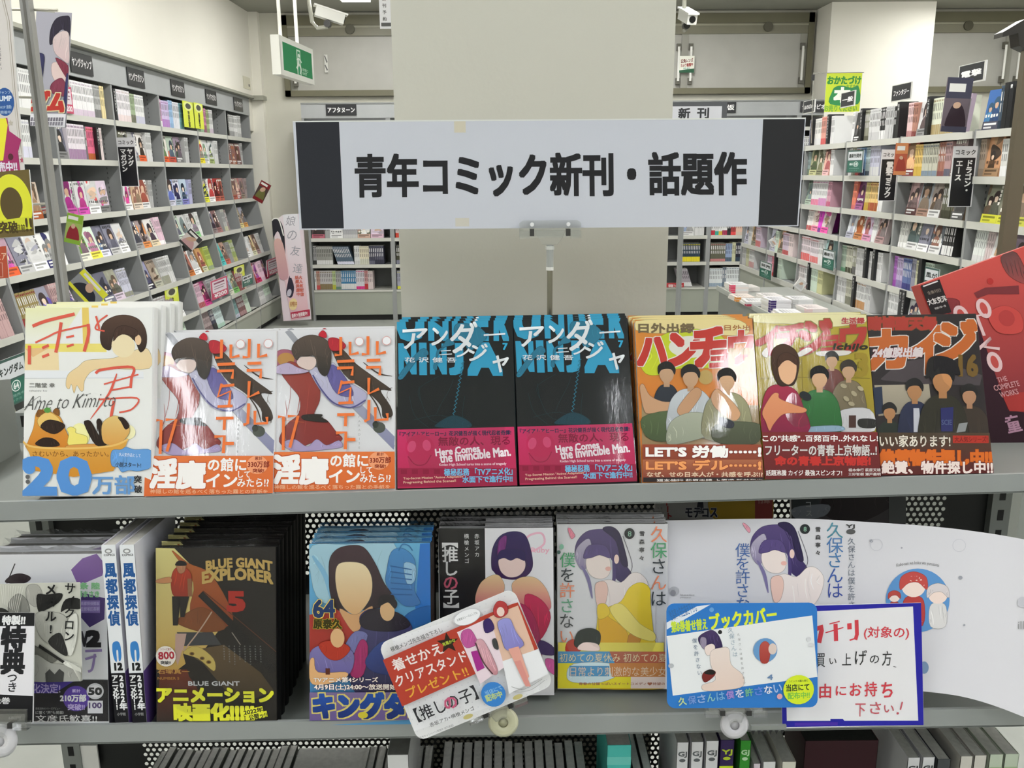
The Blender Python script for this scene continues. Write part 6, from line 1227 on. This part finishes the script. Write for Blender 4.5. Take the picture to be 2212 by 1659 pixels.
for x0, x1, y_, o_ in ((1962, 1990, 1637, 'farther from'), (1994, 2022, 1636, 'next to')): low_book(x0, x1, y_, 'eaeaec', (f'white spine with black monogram, {o_} the dark grey spine', G3+' near the right upright'), txt=('GJ',), tc='33363a')
low_book(2026, 2056, 1640, '55585a', ('dark grey spine between the monogram pair and the orange printed pair', None))
for x0, x1, y_, o_ in ((2076, 2104, 1634, 'next to the dark grey'), (2106, 2134, 1632, 'next to the pale green')): low_book(x0, x1, y_, 'e8e4da', (f'white spine with orange print low down, {o_} spine', 'orange printed spines'), band=('e0b070', 30, 70))
for x0, x1, y_, o_ in ((2139, 2170, 1630, 'beside the orange printed ones'), (2172, 2204, 1629, 'last on the lowest shelf')): low_book(x0, x1, y_, 'd6e2cc', (f'pale green spine, {o_}', 'pale green spines'), band=('b4cca0', 24, 60))
# ================================================================ hanging and standing signs further back
def plate(name, label, cat, O, X, UP, w, h, draw, q, thick=.002, col='eee', m=None, group=None, step=1e-4, parts=None):
    Mx = frame(O, X, UP); t = thing(name, label, cat, Mx, group)
    obj('board', MB().box(0, w, 0, thick, 0, h, col), m or M_PLAS, t); a = Art(q, w, h, step, 3e-4); draw(a); obj('print', a, m or M_PLAS, t)
    return t, Mx
def face_plate(name, label, cat, px, Y, draw, thick=.002, **k):
    """upright plate facing the camera, px = left, top, right, bottom"""
    x0, y0, x1, y1 = px; A = onY(x0, y1, Y); B = onY(x1, y1, Y); T = onY(x0, y0, Y)
    return plate(name, label, cat, A, Vector((1, 0, 0)), Vector((0, 0, 1)), B.x-A.x, T.z-A.z, draw, [(x0, y0), (x1, y0), (x1, y1), (x0, y1)], thick, **k)
def side_plate(name, label, cat, px, X, draw, thick=.002, **k):
    """plate parallel to the bookcase front at plane X; px = x0,ytop0,x1,ytop1,ybot0"""
    x0, yt0, x1, yt1, yb0 = px; A = onX(x0, yb0, X); T = onX(x0, yt0, X); B = onX(x1, yt1, X); w = abs(B.y-A.y); xd = Vector((0, 1 if X < 0 else -1, 0))
    return plate(name, label, cat, A, xd, Vector((0, 0, 1)), w, T.z-A.z, draw, [(0, 0), (100, 0), (100, 100), (0, 100)], thick, **k)

# exit sign on two rods
X0, X1 = onY(604, 83, 5.25), onY(675, 118, 5.85); hz_ = X0.z-onY(607, 155, 5.25).z
d_ = Vector((X1.x-X0.x, X1.y-X0.y, 0)); W_ = d_.length
Mx = frame(Vector((X0.x, X0.y, X0.z-hz_)), d_, Vector((0, 0, 1)))
t = thing('exit_sign', 'green emergency exit sign in a white box hanging on two rods', 'exit sign', Mx)
obj('housing', MB().box(-.012, W_+.01, 0, .05, -.015, hz_+.02, 'f2f2ea'), M_PLAS, t)
a = Art([(0, 0), (200, 0), (200, 100), (0, 100)], W_, hz_, 3e-4, 1.5e-3)
a.rect(0, 0, 200, 100, 'f4f4ee'); a.rect(12, 6, 190, 92, '128a52'); a.rect(92, 12, 116, 92, 'd8f0dc'); a.rect(97, 17, 112, 92, '2a9a66'); a.ell(106, 30, 6, 6, 'eefaee'); a.line([(104, 38), (100, 58), (88, 74)], 8, 'eefaee'); a.line([(102, 56), (114, 70), (110, 88)], 7, 'eefaee'); a.line([(90, 46), (106, 40), (120, 50)], 5, 'eefaee')
a.text('非常口', 122, 66, 158, 76, 'b8e0c4', .03); a.text('EXIT', 122, 79, 150, 87, 'b8e0c4', .03)
obj('green_panel', a, mat('exit_panel_glow', .5, .3, emit=None), t)
for u in (.22, .72): obj('rod', MB().tube([(W_*u, .04, hz_+.02), (W_*u, .04, ZC_-(X0.z-hz_))], .011, 'f0f0e8', 8), M_PLAS, t)

# security cameras
def cctv(P0, Pm, aim, label, end):
    t = thing('security_camera', label, 'camera', T_(P0.x, P0.y, ZC_)); q = Pm-Vector((P0.x, P0.y, ZC_))
    obj('mount', MB().tube([(0, 0, 0), (0, 0, -.035), (0, 0, -.10)], .07, '3a3a38', 14, .022), M_PLAS, t)
    obj('arm', MB().tube([(0, 0, -.08), (0, 0, q.z*.6), (q.x*.12, 0, q.z*.92), (q.x*.4, q.y*.5, q.z*1.02), (q.x, q.y, q.z)], .016, 'b8b8ac', 8), M_PLAS, t)
    X = aim.normalized(); B = frame(Vector((q.x, q.y, q.z+.05)), X, Vector((0, 0, 1)))
    b = MB().box(-.10, .12, -.036, .036, 0, .075, 'f0f0ea').box(-.12, .14, -.042, .042, .07, .082, 'f6f6f0'); o = obj('camera_body', b, M_PLAS, t, B)
    obj('lens', MB().disc((0, .036, .12), .024, 0, .006, '111', 16), M_PLAS, t, B); obj('joint', MB().disc((0, 0, -.03), .026, 1, .06, '2a2a28', 14), M_PLAS, t, T_(q.x, q.y, q.z+.02))
cctv(onY(668, 14, 7.2), onY(708, 58, 7.2), Vector((1, .3, -.28)), 'white boxy security camera on a bent arm near the exit sign', 0)
cctv(onY(1478, 10, 7.0), onY(1482, 62, 6.95), Vector((.15, -1, -.35)), 'white security camera seen end on, right of the pillar', 0)
P = onY(698, 3, 7.0)
tag(obj('smoke_detector', MB().disc((0, 0, -.04), .09, 2, .04, 'f4f4ee', 24), M_PLAS, None, T_(P.x, 7.0, ZC_)), 'round white detector on the ceiling beside the security camera', 'detector')
def sw(a): a.rect(0, 0, 100, 100, 'd8d4be'); a.rect(70, 55, 90, 75, '55524a')
side_plate('wall_box', 'small cream switch box on the cream wall above the bookcase', 'switch', (527, 164, 540, 168, 190), XL+.004, sw, thick=.004, col='c4c0ac')

# small notices
def n_cam(a): a.rect(1400, 100, 1520, 170, 'f2f2e6'); a.text('広角レンズ', 1470, 127, 1496, 135, '7a2c24', .05, -6); a.text('カメラ設置中', 1470, 137, 1496, 144, '9c2c24', .06, -6); a.text('防犯', 1476, 146, 1490, 150, '4a9a8a', .02); a.poly([(1466, 152), (1500, 148), (1500, 158), (1466, 158)], '1f5a3c')
face_plate('camera_notice', 'small white and green camera notice hanging at the shutter handle', 'notice', (1467, 121, 1499, 157), 9.11, n_cam)
def n_new(a): a.rect(1300, 200, 1600, 260, '55575c'); a.rect(1412, 230, 1555, 322, 'dcdde4'); a.text('新', 1463, 234, 1487, 256, '2a2c30', .04); a.text('刊', 1503, 234, 1527, 256, '2a2c30', .04)
t, Mx = face_plate('new_release_sign', 'white new releases sign with dark frame behind the long sign', 'sign', (1400, 221, 1566, 330), 3.2, n_new, thick=.01, col='55575c')
obj('stand_pole', MB().tube([(.13, .02, .02), (.13, .02, -Mx[2][3]+.02)], .01, '8a8c8c').tube([(.13, .02, -Mx[2][3]+.001), (.13, .02, -Mx[2][3]+.02)], .14, '6a6c6c', 24), M_PLAS, t)
def n_top(a):
    a.rect(818, -40, 850, 65, 'e8e8ec'); a.vtext('新刊予約', 832, -10, 48, 9, '777', .03); a.rect(824, 49, 845, 57, '555')
face_plate('hanging_notice', 'narrow white hanging notice at the left edge of the pillar', 'notice', (821, -40, 856, 62), 1.9, n_top)
def n_small(a): a.rect(0, 0, 900, 500, 'e0e0da'); a.line([(702, 120), (708, 135)], 4, '777'); a.line([(702, 140), (708, 152)], 4, '777')
face_plate('hanging_notice', 'tiny white notice on the grey shutter beside the exit sign', 'notice', (702, 118, 709, 157), 9.16, n_small)
def n_bonus(a):
    a.rect(1770, 150, 1860, 245, 'd6e23a'); a.rect(1780, 160, 1856, 240, 'c8dc34'); a.text('おかたづけ', 1783, 165, 1854, 182, '2c8a34', .06); a.text('おすすめ', 1824, 183, 1850, 191, '6aa83c', .04)
    a.blob([(1794, 198), (1800, 188), (1815, 185), (1835, 190), (1850, 187), (1852, 225), (1792, 225)], '2a8a4c'); a.text('本', 1800, 190, 1832, 220, 'f4f8f0', .07); a.text('お売りください', 1780, 227, 1850, 241, '7cb43c', .05)
t, Mx = face_plate('hanging_poster', 'yellow-green hanging poster with white book character, above the bookcase', 'poster', (1780, 158, 1856, 242), 6.4, n_bonus)
P = onY(1757, 158, 6.4); Q = onY(1757, 245, 6.4); Q.z = 1.628
obj('stand_rod', MB().tube([tuple(P+Vector((.35, 0, .002))), tuple(P), tuple(Q)], .0035, 'b8b8b0', 6), M_METAL, t, Mx.inverted() @ Matrix.Identity(4))
obj('rod_cap', MB().box(P.x-.008, P.x+.008, P.y-.01, P.y+.01, P.z-.05, P.z-.01, '2c2c2c'), M_PLAS, t, Mx.inverted())
# shop category plates standing on top of the free-standing bookcase (parallel to its front)
def kan(s_): return lambda a: (a.rect(0, 0, 100, 100, 'c8c8c2'), a.rect(3, 4, 94, 93, '24262a'), a.text(s_, 12, 34, 86, 66, 'ececec', .035))
for px, s_, l_ in (((1924, 186, 1972, 172, 222), 'ファンタジー', 'black kana plate standing on the bookcase top, level with the cream pier'), ((2068, 144, 2131, 131, 185), '電撃', 'tilted grey-black plate with two bold characters, below the far shutter handles'), ((1815, 202, 1848, 196, 234), '一般', 'small black plate with short white lettering before the yellow-green poster'), ((1734, 220, 1761, 214, 247), 'ほのぼの', 'small grey plate with faint lettering at the far end of the bookcase top')):
    t, _m = side_plate('category_plate', l_, 'sign', px, 2.24, kan(s_), thick=.006)
for px, X, l1, l2, lab in (((262, 297, 301, 403), 5.86, 'コミック', 'ヤングマガジン', 'hanging black and white tag with kana on the wall bookcase divider'), ((1896, 323, 1933, 434), 4.98, 'コミック', '電撃コミック', 'hanging tag with vertical lettering in one column on the free-standing bookcase'), ((2047, 316, 2098, 447), 4.2, 'コミック', 'ドラゴン・エース', 'hanging tag with vertical lettering in two columns on the free-standing bookcase')):
    def dr(a, px=px, l1=l1, l2=l2):
        x0, y0, x1, y1 = px; w_, h_ = x1-x0, y1-y0; a.rect(x0, y0, x1, y1, 'e4e4e8'); a.rect(x0+w_*.04, y0+h_*.19, x1-w_*.05, y1-h_*.01, '1c1d22')
        a.text(l1, x0+w_*.1, y0+h_*.06, x1-w_*.08, y0+h_*.14, '444', .03)
        if l2 == 'ヤングマガジン': a.vtext('ヤング', x0+w_*.68, y0+h_*.22, y0+h_*.58, w_*.33, 'eee', .04); a.vtext('マガジン', x0+w_*.3, y0+h_*.22, y0+h_*.70, w_*.33, 'eee', .04)
        elif l2[0] == '電': a.vtext(l2, x0+w_*.52, y0+h_*.24, y0+h_*.93, w_*.42, 'eee', .04)
        else: a.vtext('ドラゴン・', x0+w_*.72, y0+h_*.22, y0+h_*.78, w_*.30, 'eee', .04); a.vtext('エース', x0+w_*.3, y0+h_*.22, y0+h_*.57, w_*.30, 'eee', .04)
    face_plate('hanging_tag', lab, 'tag', px, X-.02, dr, thick=.004, step=6e-5)
# new volume cards (green and white) clipped in front of the shelves
def vol(s_, n_):
    return lambda a: (a.rect(0, 0, 100, 100, '3a5a52'), a.rect(6, 6, 94, 44, 'd8dce0'), a.text(s_, 12, 16, 88, 33, '22302e', .04), a.rect(6, 48, 94, 96, '1f6a58'), a.ell(58, 62, 15, 12, 'e8f0ee'), a.ell(58, 62, 12.5, 10, '2a7462'), a.text(n_, 50, 56, 66, 68, 'f0f4f2', .04), a.text('最新', 18, 57, 40, 67, 'cfe0da', .04), a.text('好評発売中', 18, 78, 80, 84, '8ab4a8', .02), a.text('コミックス', 18, 88, 70, 93, '8ab4a8', .02))
for px, X, s_, n_, l_ in (((1828, 326, 1866, 326, 373), 2.165, '最新刊発売', '10', 'green and white volume card on the second shelf of the free-standing bookcase'), ((1775, 536, 1804, 540, 578), 2.15, '最新刊', '7', 'green and white volume card with 7, farther of the two such cards'), ((1992, 574, 2030, 580, 640), 2.14, '風が', '7', 'green and white volume card with 7, half behind the red art book'), ((1640, 561, 1668, 561, 596), 2.1, '発売', '11', 'green and white volume card at the far end of the plinth'), ((0, 780, 56, 778, 890), -2.2, 'キングダム', '64', 'green and white volume card with 64 beside the guard at the far left'), ((524, 597, 545, 590, 622), -2.25, '最新', '12', 'small green and white volume card low on the wall bookcase')):
    side_plate('volume_card', l_, 'card', px, X, vol(s_, n_), thick=.003)
# round topped lime tabs and pink price cards on the wall bookcase
def lime(s_): return lambda a: (a.rect(28, 20, 72, 100, 'dfe94a'), a.ell(50, 18, 42, 17, 'e6ec9a'), a.ell(50, 18, 26, 11, '4a4a42'), a.vtext(s_, 50, 38, 96, 20, '2a2c18', .05))
for px, s_, l_ in (((399, 218, 416, 222, 274), '宇宙兄弟', 'lime tab with round portrait head on the top shelf, nearer of the pair'), ((423, 222, 437, 225, 277), '最新刊', 'lime tab with round portrait head on the top shelf, farther of the pair'), ((362, 622, 384, 618, 688), 'おすすめ', 'lime tab with round head just above the white bath tub comic pile'), ((509, 577, 527, 572, 628), '働かない', 'lime tab with round head low on the wall bookcase beside the green card')):
    side_plate('shelf_tab', l_, 'tag', px, -2.36 if px[1] > 500 else -2.455, lime(s_), thick=.003, col='dfe94a')
def price(a): a.rect(0, 0, 100, 100, 'c8466a'); a.rect(8, 8, 92, 66, 'e4d8e0'); a.rect(18, 16, 80, 24, '8a3a5a'); a.rect(18, 34, 82, 38, '8a6a7a'); a.rect(18, 46, 74, 50, '8a6a7a'); a.text('¥200', 16, 72, 90, 92, 'f6e8ec', .05)
for px, l_ in (((458, 607, 490, 593, 650), 'pink price card on the fifth shelf of the wall bookcase, nearer one'), ((578, 562, 601, 552, 598), 'pink price card on the wall bookcase beside the leaning standee'), ((136, 185, 153, 188, 243), 'pink price card on the top shelf beside the hanging poster')):
    side_plate('price_card', l_, 'card', px, -2.3 if px[1] > 500 else -2.455, price, thick=.003)
# leaning standee at the end of the wall bookcase
def d_stand(a):
    a.poly([(584, 478), (600, 466), (631, 466), (668, 684), (630, 694)], 'e4dce2', 'e6b8c0'); a.blob([(577, 478), (592, 476), (604, 500), (610, 560), (600, 520), (590, 500), (578, 520)], '22222c')
    a.blob([(584, 520), (600, 520), (612, 560), (618, 600), (600, 600), (590, 560)], 'd8b0a8', 'c89ca4'); a.blob([(622, 595), (632, 620), (628, 642), (616, 636), (618, 610)], '2a2438'); a.ell(622, 632, 5, 8, 'c8c4d0', rot=10)
    a.poly([(600, 466), (631, 466), (657, 600), (622, 600)], 'e4e4ea', 'e4d0d8')
    for ch, x_, y_ in (('娘', 618, 480), ('の', 622, 510), ('友', 631, 543), ('達', 638, 580)): a.text(ch, x_-10, y_-10, x_+10, y_+10, '9a9aa4', .0, 8)
    a.vtext('話題沸騰中', 636, 595, 640, 8, 'd06a5a', .04, slant=.15); a.vtext('大人気配信', 644, 595, 640, 8, 'd06a5a', .04, slant=.15); a.ell(632, 657, 9, 13, 'f0d8a0'); a.text('好評発売中', 625, 651, 640, 662, 'a8582c', .04)
    a.poly([(627, 675), (668, 668), (670, 682), (630, 688)], 'b82c4c'); a.text('最終大増連載中!', 630, 675, 664, 684, 'f0e0e4', .04, -10); a.line([(576, 478), (583, 473), (593, 478), (604, 510)], 2.5, 'e8e8e4')
A = onY(630, 694, 8.5); TL = onY(598, 466, 8.62); q_ = [(575, 466), (640, 466), (672, 690), (607, 694)]
bl, br, tl = onY(607, 694, 8.5), onY(672, 690, 8.5), onY(575, 466, 8.62); Mx = frame(bl, br-bl, tl-bl); up = Vector((Mx[0][2], Mx[1][2], Mx[2][2]))
t = thing('standee', 'pink cardboard standee with pale vertical title leaning beside the wall bookcase', 'standee', Mx)
w_, h_ = (br-bl).length, (tl-bl).dot(up); a = Art(q_, w_, h_, 2e-4, 3e-3); d_stand(a); obj('print', a, M_PLAS, t)
obj('board', MB().prism([(w_*.08, 0), (w_, 0), (w_, h_*.97), (w_*.95, h_), (w_*.42, h_), (w_*.36, h_*.94), (w_*.18, h_*.96), (w_*.04, h_*.88)], 0, .02, 1, 'e2d2da'), M_PLAS, t)
# red corner strip on the back bookcase, little booklets dangling from the wall bookcase
def d_red2(a): a.rect(1430, 600, 1500, 640, 'b83c40'); a.text('特価コーナー', 1444, 614, 1474, 622, 'f0e0e0', .04)
face_plate('shelf_strip', 'small red shelf strip with white kana beside the pillar', 'sign', (1437, 611, 1477, 621), 8.78, d_red2)
def boo(bg, c1, c2): return lambda a: (a.rect(0, 0, 400, 900, bg), [a.blob([(RND.uniform(*X_), RND.uniform(*Y_)) for _ in range(5)], c_) for X_, Y_, c_ in ((a.rx, a.ry, c1), (a.rx, a.ry, c2), (a.rx, a.ry, c1), (a.rx, a.ry, '333'))])
def dang(q, Y, bg, c1, c2, lab, name='sample_booklet'):
    TL, TR, BR, BL = [onY(x, y, Y) for x, y in q]; Mx = frame(BL, BR-BL, TL-BL); w = (BR-BL).length; up = Vector((Mx[0][2], Mx[1][2], Mx[2][2])); h = (TL-BL).dot(up)
    t = thing(name, lab, 'booklet', Mx); obj('pages', MB().box(0, w, 0, .008, 0, h, bg), M_PRINT, t); a = Art(q, w, h, 8e-5, 4e-4)
    xs = [p[0] for p in q]; ys = [p[1] for p in q]; a.rx = (min(xs), max(xs)); a.ry = (min(ys), max(ys)); a.rect(a.rx[0], a.ry[0], a.rx[1], a.ry[1], bg)
    def L(u, v): return ((1-v)*((1-u)*q[0][0]+u*q[1][0])+v*((1-u)*q[3][0]+u*q[2][0]), (1-v)*((1-u)*q[0][1]+u*q[1][1])+v*((1-u)*q[3][1]+u*q[2][1]))
    a.poly([L(0, 0), L(1, 0), L(1, .3), L(0, .3)], c1); a.blob([L(.15, .9), L(.25, .5), L(.5, .38), L(.8, .5), L(.9, .9)], c2); a.ell(*L(.5, .42), w*60, w*60, 'caa890'); a.poly([L(.1, .08), L(.75, .08), L(.75, .2), L(.1, .2)], 'e4e4e0'); a.poly([L(0, .86), L(1, .86), L(1, 1), L(0, 1)], c1)
    obj('print', a, M_PRINT, t)
dang([(184, 583), (240, 640), (198, 668), (146, 612)], 4.4, '8c9094', 'e0e040', '2c3038', 'yellow edged booklet dangling in front of the wall bookcase')
dang([(158, 462), (190, 480), (172, 530), (138, 522)], 4.5, '9cb464', '86b040', '8c2c34', 'green spotted booklet dangling in front of the wall bookcase')
dang([(553, 382), (578, 398), (566, 440), (545, 428)], 8.0, '4a3a38', '7a2428', '6a6a3a', 'dark red booklet dangling at the far end of the wall bookcase')
dang([(390, 472), (414, 500), (412, 545), (386, 520)], 6.6, 'd8d0cc', '444', 'c8a0a0', 'pale booklet dangling halfway along the wall bookcase')
dang([(80, 449), (100, 451), (112, 474), (94, 477)], 4.9, 'e6e2e2', 'c86a70', '555', 'small white booklet hanging from the third shelf of the wall bookcase')
dang([(1664, 498), (1676, 500), (1668, 535), (1660, 520)], 6.9, 'ecece8', 'ddd', 'bbb', 'white card hanging beside the long sign end, over the plinth')
dang([(1718, 592), (1738, 606), (1730, 630), (1714, 618)], 5.9, 'ecece8', 'ddd', 'ccc', 'white curled card over the bottom row of the free-standing bookcase')
dang([(2036, 166), (2074, 170), (2086, 286), (2032, 284)], 4.1, '6a6068', '445', '332830', 'dark hooded figure booklet hanging from the bookcase top')
dang([(1940, 309), (1962, 309), (1956, 378), (1930, 378)], 4.7, 'b86048', 'd08a5c', '9c4438', 'orange-red hanging booklet beside the one column tag')

# ---- pole and promo board at the left of the display
pY = 1.07; top_, bot_ = onY(66, -60, pY), onY(139, 655, pY)
t = thing('promo_pole', 'square steel pole in a black clamp at the left of the display', 'pole', T_(bot_.x, pY, S1))
obj('tube', MB().prism([(-.0052, -.0052), (.0052, -.0052), (.0052, .0052), (-.0052, .0052)], bot_.z-S1, top_.z-S1+.05, 2, 'a3a29e').box(-.0015, .0015, -.0056, -.0052, bot_.z-S1, top_.z-S1, '77756f'), M_PLAS, t)
obj('clamp', MB().box(-.009, .012, -.009, .009, bot_.z-S1-.014, bot_.z-S1+.002, '1c1c1e').box(-.004, .004, -.004, .004, 0, bot_.z-S1-.01, '2a2a2c'), M_PLAS, t)
a1, a2 = onY(36, 18, pY), onY(119, 20, pY)
obj('arm', MB().tube([(a1.x-bot_.x-.02, .006, a1.z-S1), (a2.x-bot_.x, .006, a2.z-S1)], .0016, 'c8c4b8', 8), M_METAL, t)
obj('side_arm', MB().tube([(.0, 0, .30), (-.16, -.10, .30)], .0014, 'c8c4b8', 8).tube([(.0, 0, .42), (-.16, -.10, .42)], .0014, 'c8c4b8', 8), M_METAL, t)
def d_ban(a):
    a.rect(30, 15, 150, 280, 'b8b4c0'); a.blob([(40, 30), (80, 20), (90, 90), (60, 120), (40, 90)], 'a8a8a0'); a.poly([(36, 20), (118, 25), (140, 270), (62, 275)], 'b4b2bc')
    a.blob([(80, 90), (78, 60), (86, 36), (104, 28), (116, 32), (121, 70), (116, 88), (108, 60), (98, 62), (92, 76), (86, 92)], '2a2234'); a.blob([(88, 76), (104, 62), (118, 66), (124, 96), (128, 132), (112, 124), (96, 112), (88, 94)], 'e8d4d0', 'dcc0c0')
    a.blob([(94, 132), (124, 140), (128, 176), (116, 184), (96, 160)], 'e8cfc8'); a.blob([(52, 120), (72, 116), (76, 150), (74, 178), (56, 176)], '35345e'); a.blob([(98, 122), (128, 138), (132, 166), (124, 160)], '8a3448'); a.blob([(98, 180), (118, 166), (132, 186), (134, 206), (102, 200)], '8a3a50'); a.blob([(128, 160), (134, 170), (138, 240), (132, 240)], '3a3a6a')
    a.text('ダム', 62, 198, 133, 240, 'c43428', .09, 3, 0, ol='e8dcae', olw=.15); a.poly([(63, 246), (141, 246), (142, 280), (66, 280)], 'eceaee')
    for i in range(12): a.rect(66+i*6, 254, 70.5+i*6, 262, '7a7680'); a.rect(66+i*6, 264, 70.5+i*6, 272, '8a8690')
M4 = [(42, 22), (118, 20), (143, 276), (66, 272)]
card('hanging_poster', 'narrow character poster hanging behind the square pole, red kana near its foot', 'poster', M4, 1.16, d_ban, thick=.0006)
def d_seven(a):
    a.rect(-60, -40, 80, 390, 'dcd6d0'); a.line([(30, -30), (44, 40), (50, 200), (57, 320), (58, 330), (-60, 330)], 1.6, 'a09888', smooth=False); a.line([(26, -30), (40, 40), (46, 200), (53, 322), (-60, 322)], 1.2, 'b8b0a0', smooth=False)
    a.line([(0, 8), (22, 10), (20, 34), (2, 32)], 4.5, '222', smooth=False); a.line([(-2, 120), (3, 146)], 5, '222'); a.vtext('ファンなら見逃せない', 20, 42, 140, 9, '555', .0); a.vtext('レトルトカレー付', 9, 42, 130, 9, '555', .0)
    a.ell(26.5, 207, 20, 31, '2a5a9c'); a.text('JUMP', 10, 194, 41, 208, 'dce6f0', .05); a.text('ジャンプ', 14, 182, 40, 190, 'a8c0dc', .02); a.text('SHOP 連動', 13, 214, 40, 222, 'a8c0dc', .02); a.text('開催中', 16, 226, 38, 233, 'a8c0dc', .02)
    a.poly([(-60, 300), (-30, 250), (8, 228), (14, 244), (30, 242), (33, 272), (63, 292), (50, 320), (54, 380), (-60, 390)], 'a83068')
    a.poly([(-50, 243), (27, 243), (30, 258), (16, 340), (-10, 342), (4, 262), (-50, 262)], 'f0e83a'); a.ell(33, 332, 6, 8, '55202c'); a.text('発売中!!', -14, 344, 46, 368, 'e8e0ec', .05, -3)
    for x_, y_ in ((37, 254), (58, 340)): a.poly([(x_+6*math.cos(R_(k*36-90))*(1 if k % 2 == 0 else .45), y_+8*math.sin(R_(k*36-90))*(1 if k % 2 == 0 else .45)) for k in range(10)], 'b8586a' if y_ > 300 else 'c0b8a8')
card('promo_board', 'white promo board with yellow 7 on a pink star, cut by the left edge', 'board', [(-60, -40), (46, -40), (62, 392), (-60, 402)], .93, d_seven, thick=.002)
def d_zero(a):
    a.rect(-60, 370, 90, 520, '6c5c2e'); a.ell(33, 446, 42, 66, 'e4e436', n=36); a.ell(32, 444, 23.5, 36, '5a4a24', n=32); a.poly([(-60, 480), (0, 478), (66, 470), (70, 500), (-60, 512)], 'd6d836'); a.poly([(-60, 505), (78, 495), (78, 520), (-60, 520)], '6c5c2e')
    a.text('突破', 2, 480, 40, 504, '4a3c14', .05, -2); a.text('目前', 39, 486, 56, 501, '4a3c14', .03, -2); a.text('!!', 58, 474, 70, 500, '4a3c14', .03, 0)
card('promo_board', 'brown promo board with a big yellow zero, below the pink star board', 'board', [(-60, 376), (76, 372), (73, 508), (-60, 519)], .915, d_zero, thick=.002)
def d_or(a): a.rect(-60, 530, 40, 620, 'b85034'); a.text('フェア', -14, 548, 17, 562, 'e8c0a0', .03); a.rect(-10, 570, 8, 596, 'a84830'); a.line([(-10, 568), (8, 568), (8, 598), (-10, 598)], 1.4, 'd8b09c', smooth=False)
card('promo_board', 'small orange-red promo panel low at the left edge', 'board', [(-50, 537), (18, 534), (20, 600), (-50, 606)], 1.3, d_or, thick=.002)
# brown pole with a clamp at the right edge
rp = onY(2200, 300, 1.25); t = thing('promo_pole', 'brown metal pole with a black clamp at the right edge', 'pole', T_(rp.x, 1.25, 0))
obj('tube', MB().prism([(-.008, -.006), (.012, -.006), (.012, .006), (-.008, .006)], 0, onY(2200, 60, 1.25).z, 2, '6e6450'), M_PLAS, t)
c0, c1 = onY(2158, 72, 1.25), onY(2206, 50, 1.25)
obj('clamp', MB().prism([(c0.x-rp.x, c0.z), (c1.x-rp.x, c1.z+.004), (c1.x-rp.x+.02, c1.z-.01), (c1.x-rp.x+.02, c1.z-.04), (c1.x-rp.x-.004, c1.z-.03), (c1.x-rp.x-.008, c1.z-.014), (c0.x-rp.x, c0.z-.006)], -.01, .012, 1, '2a2620'), M_PLAS, t)
place_books(212)
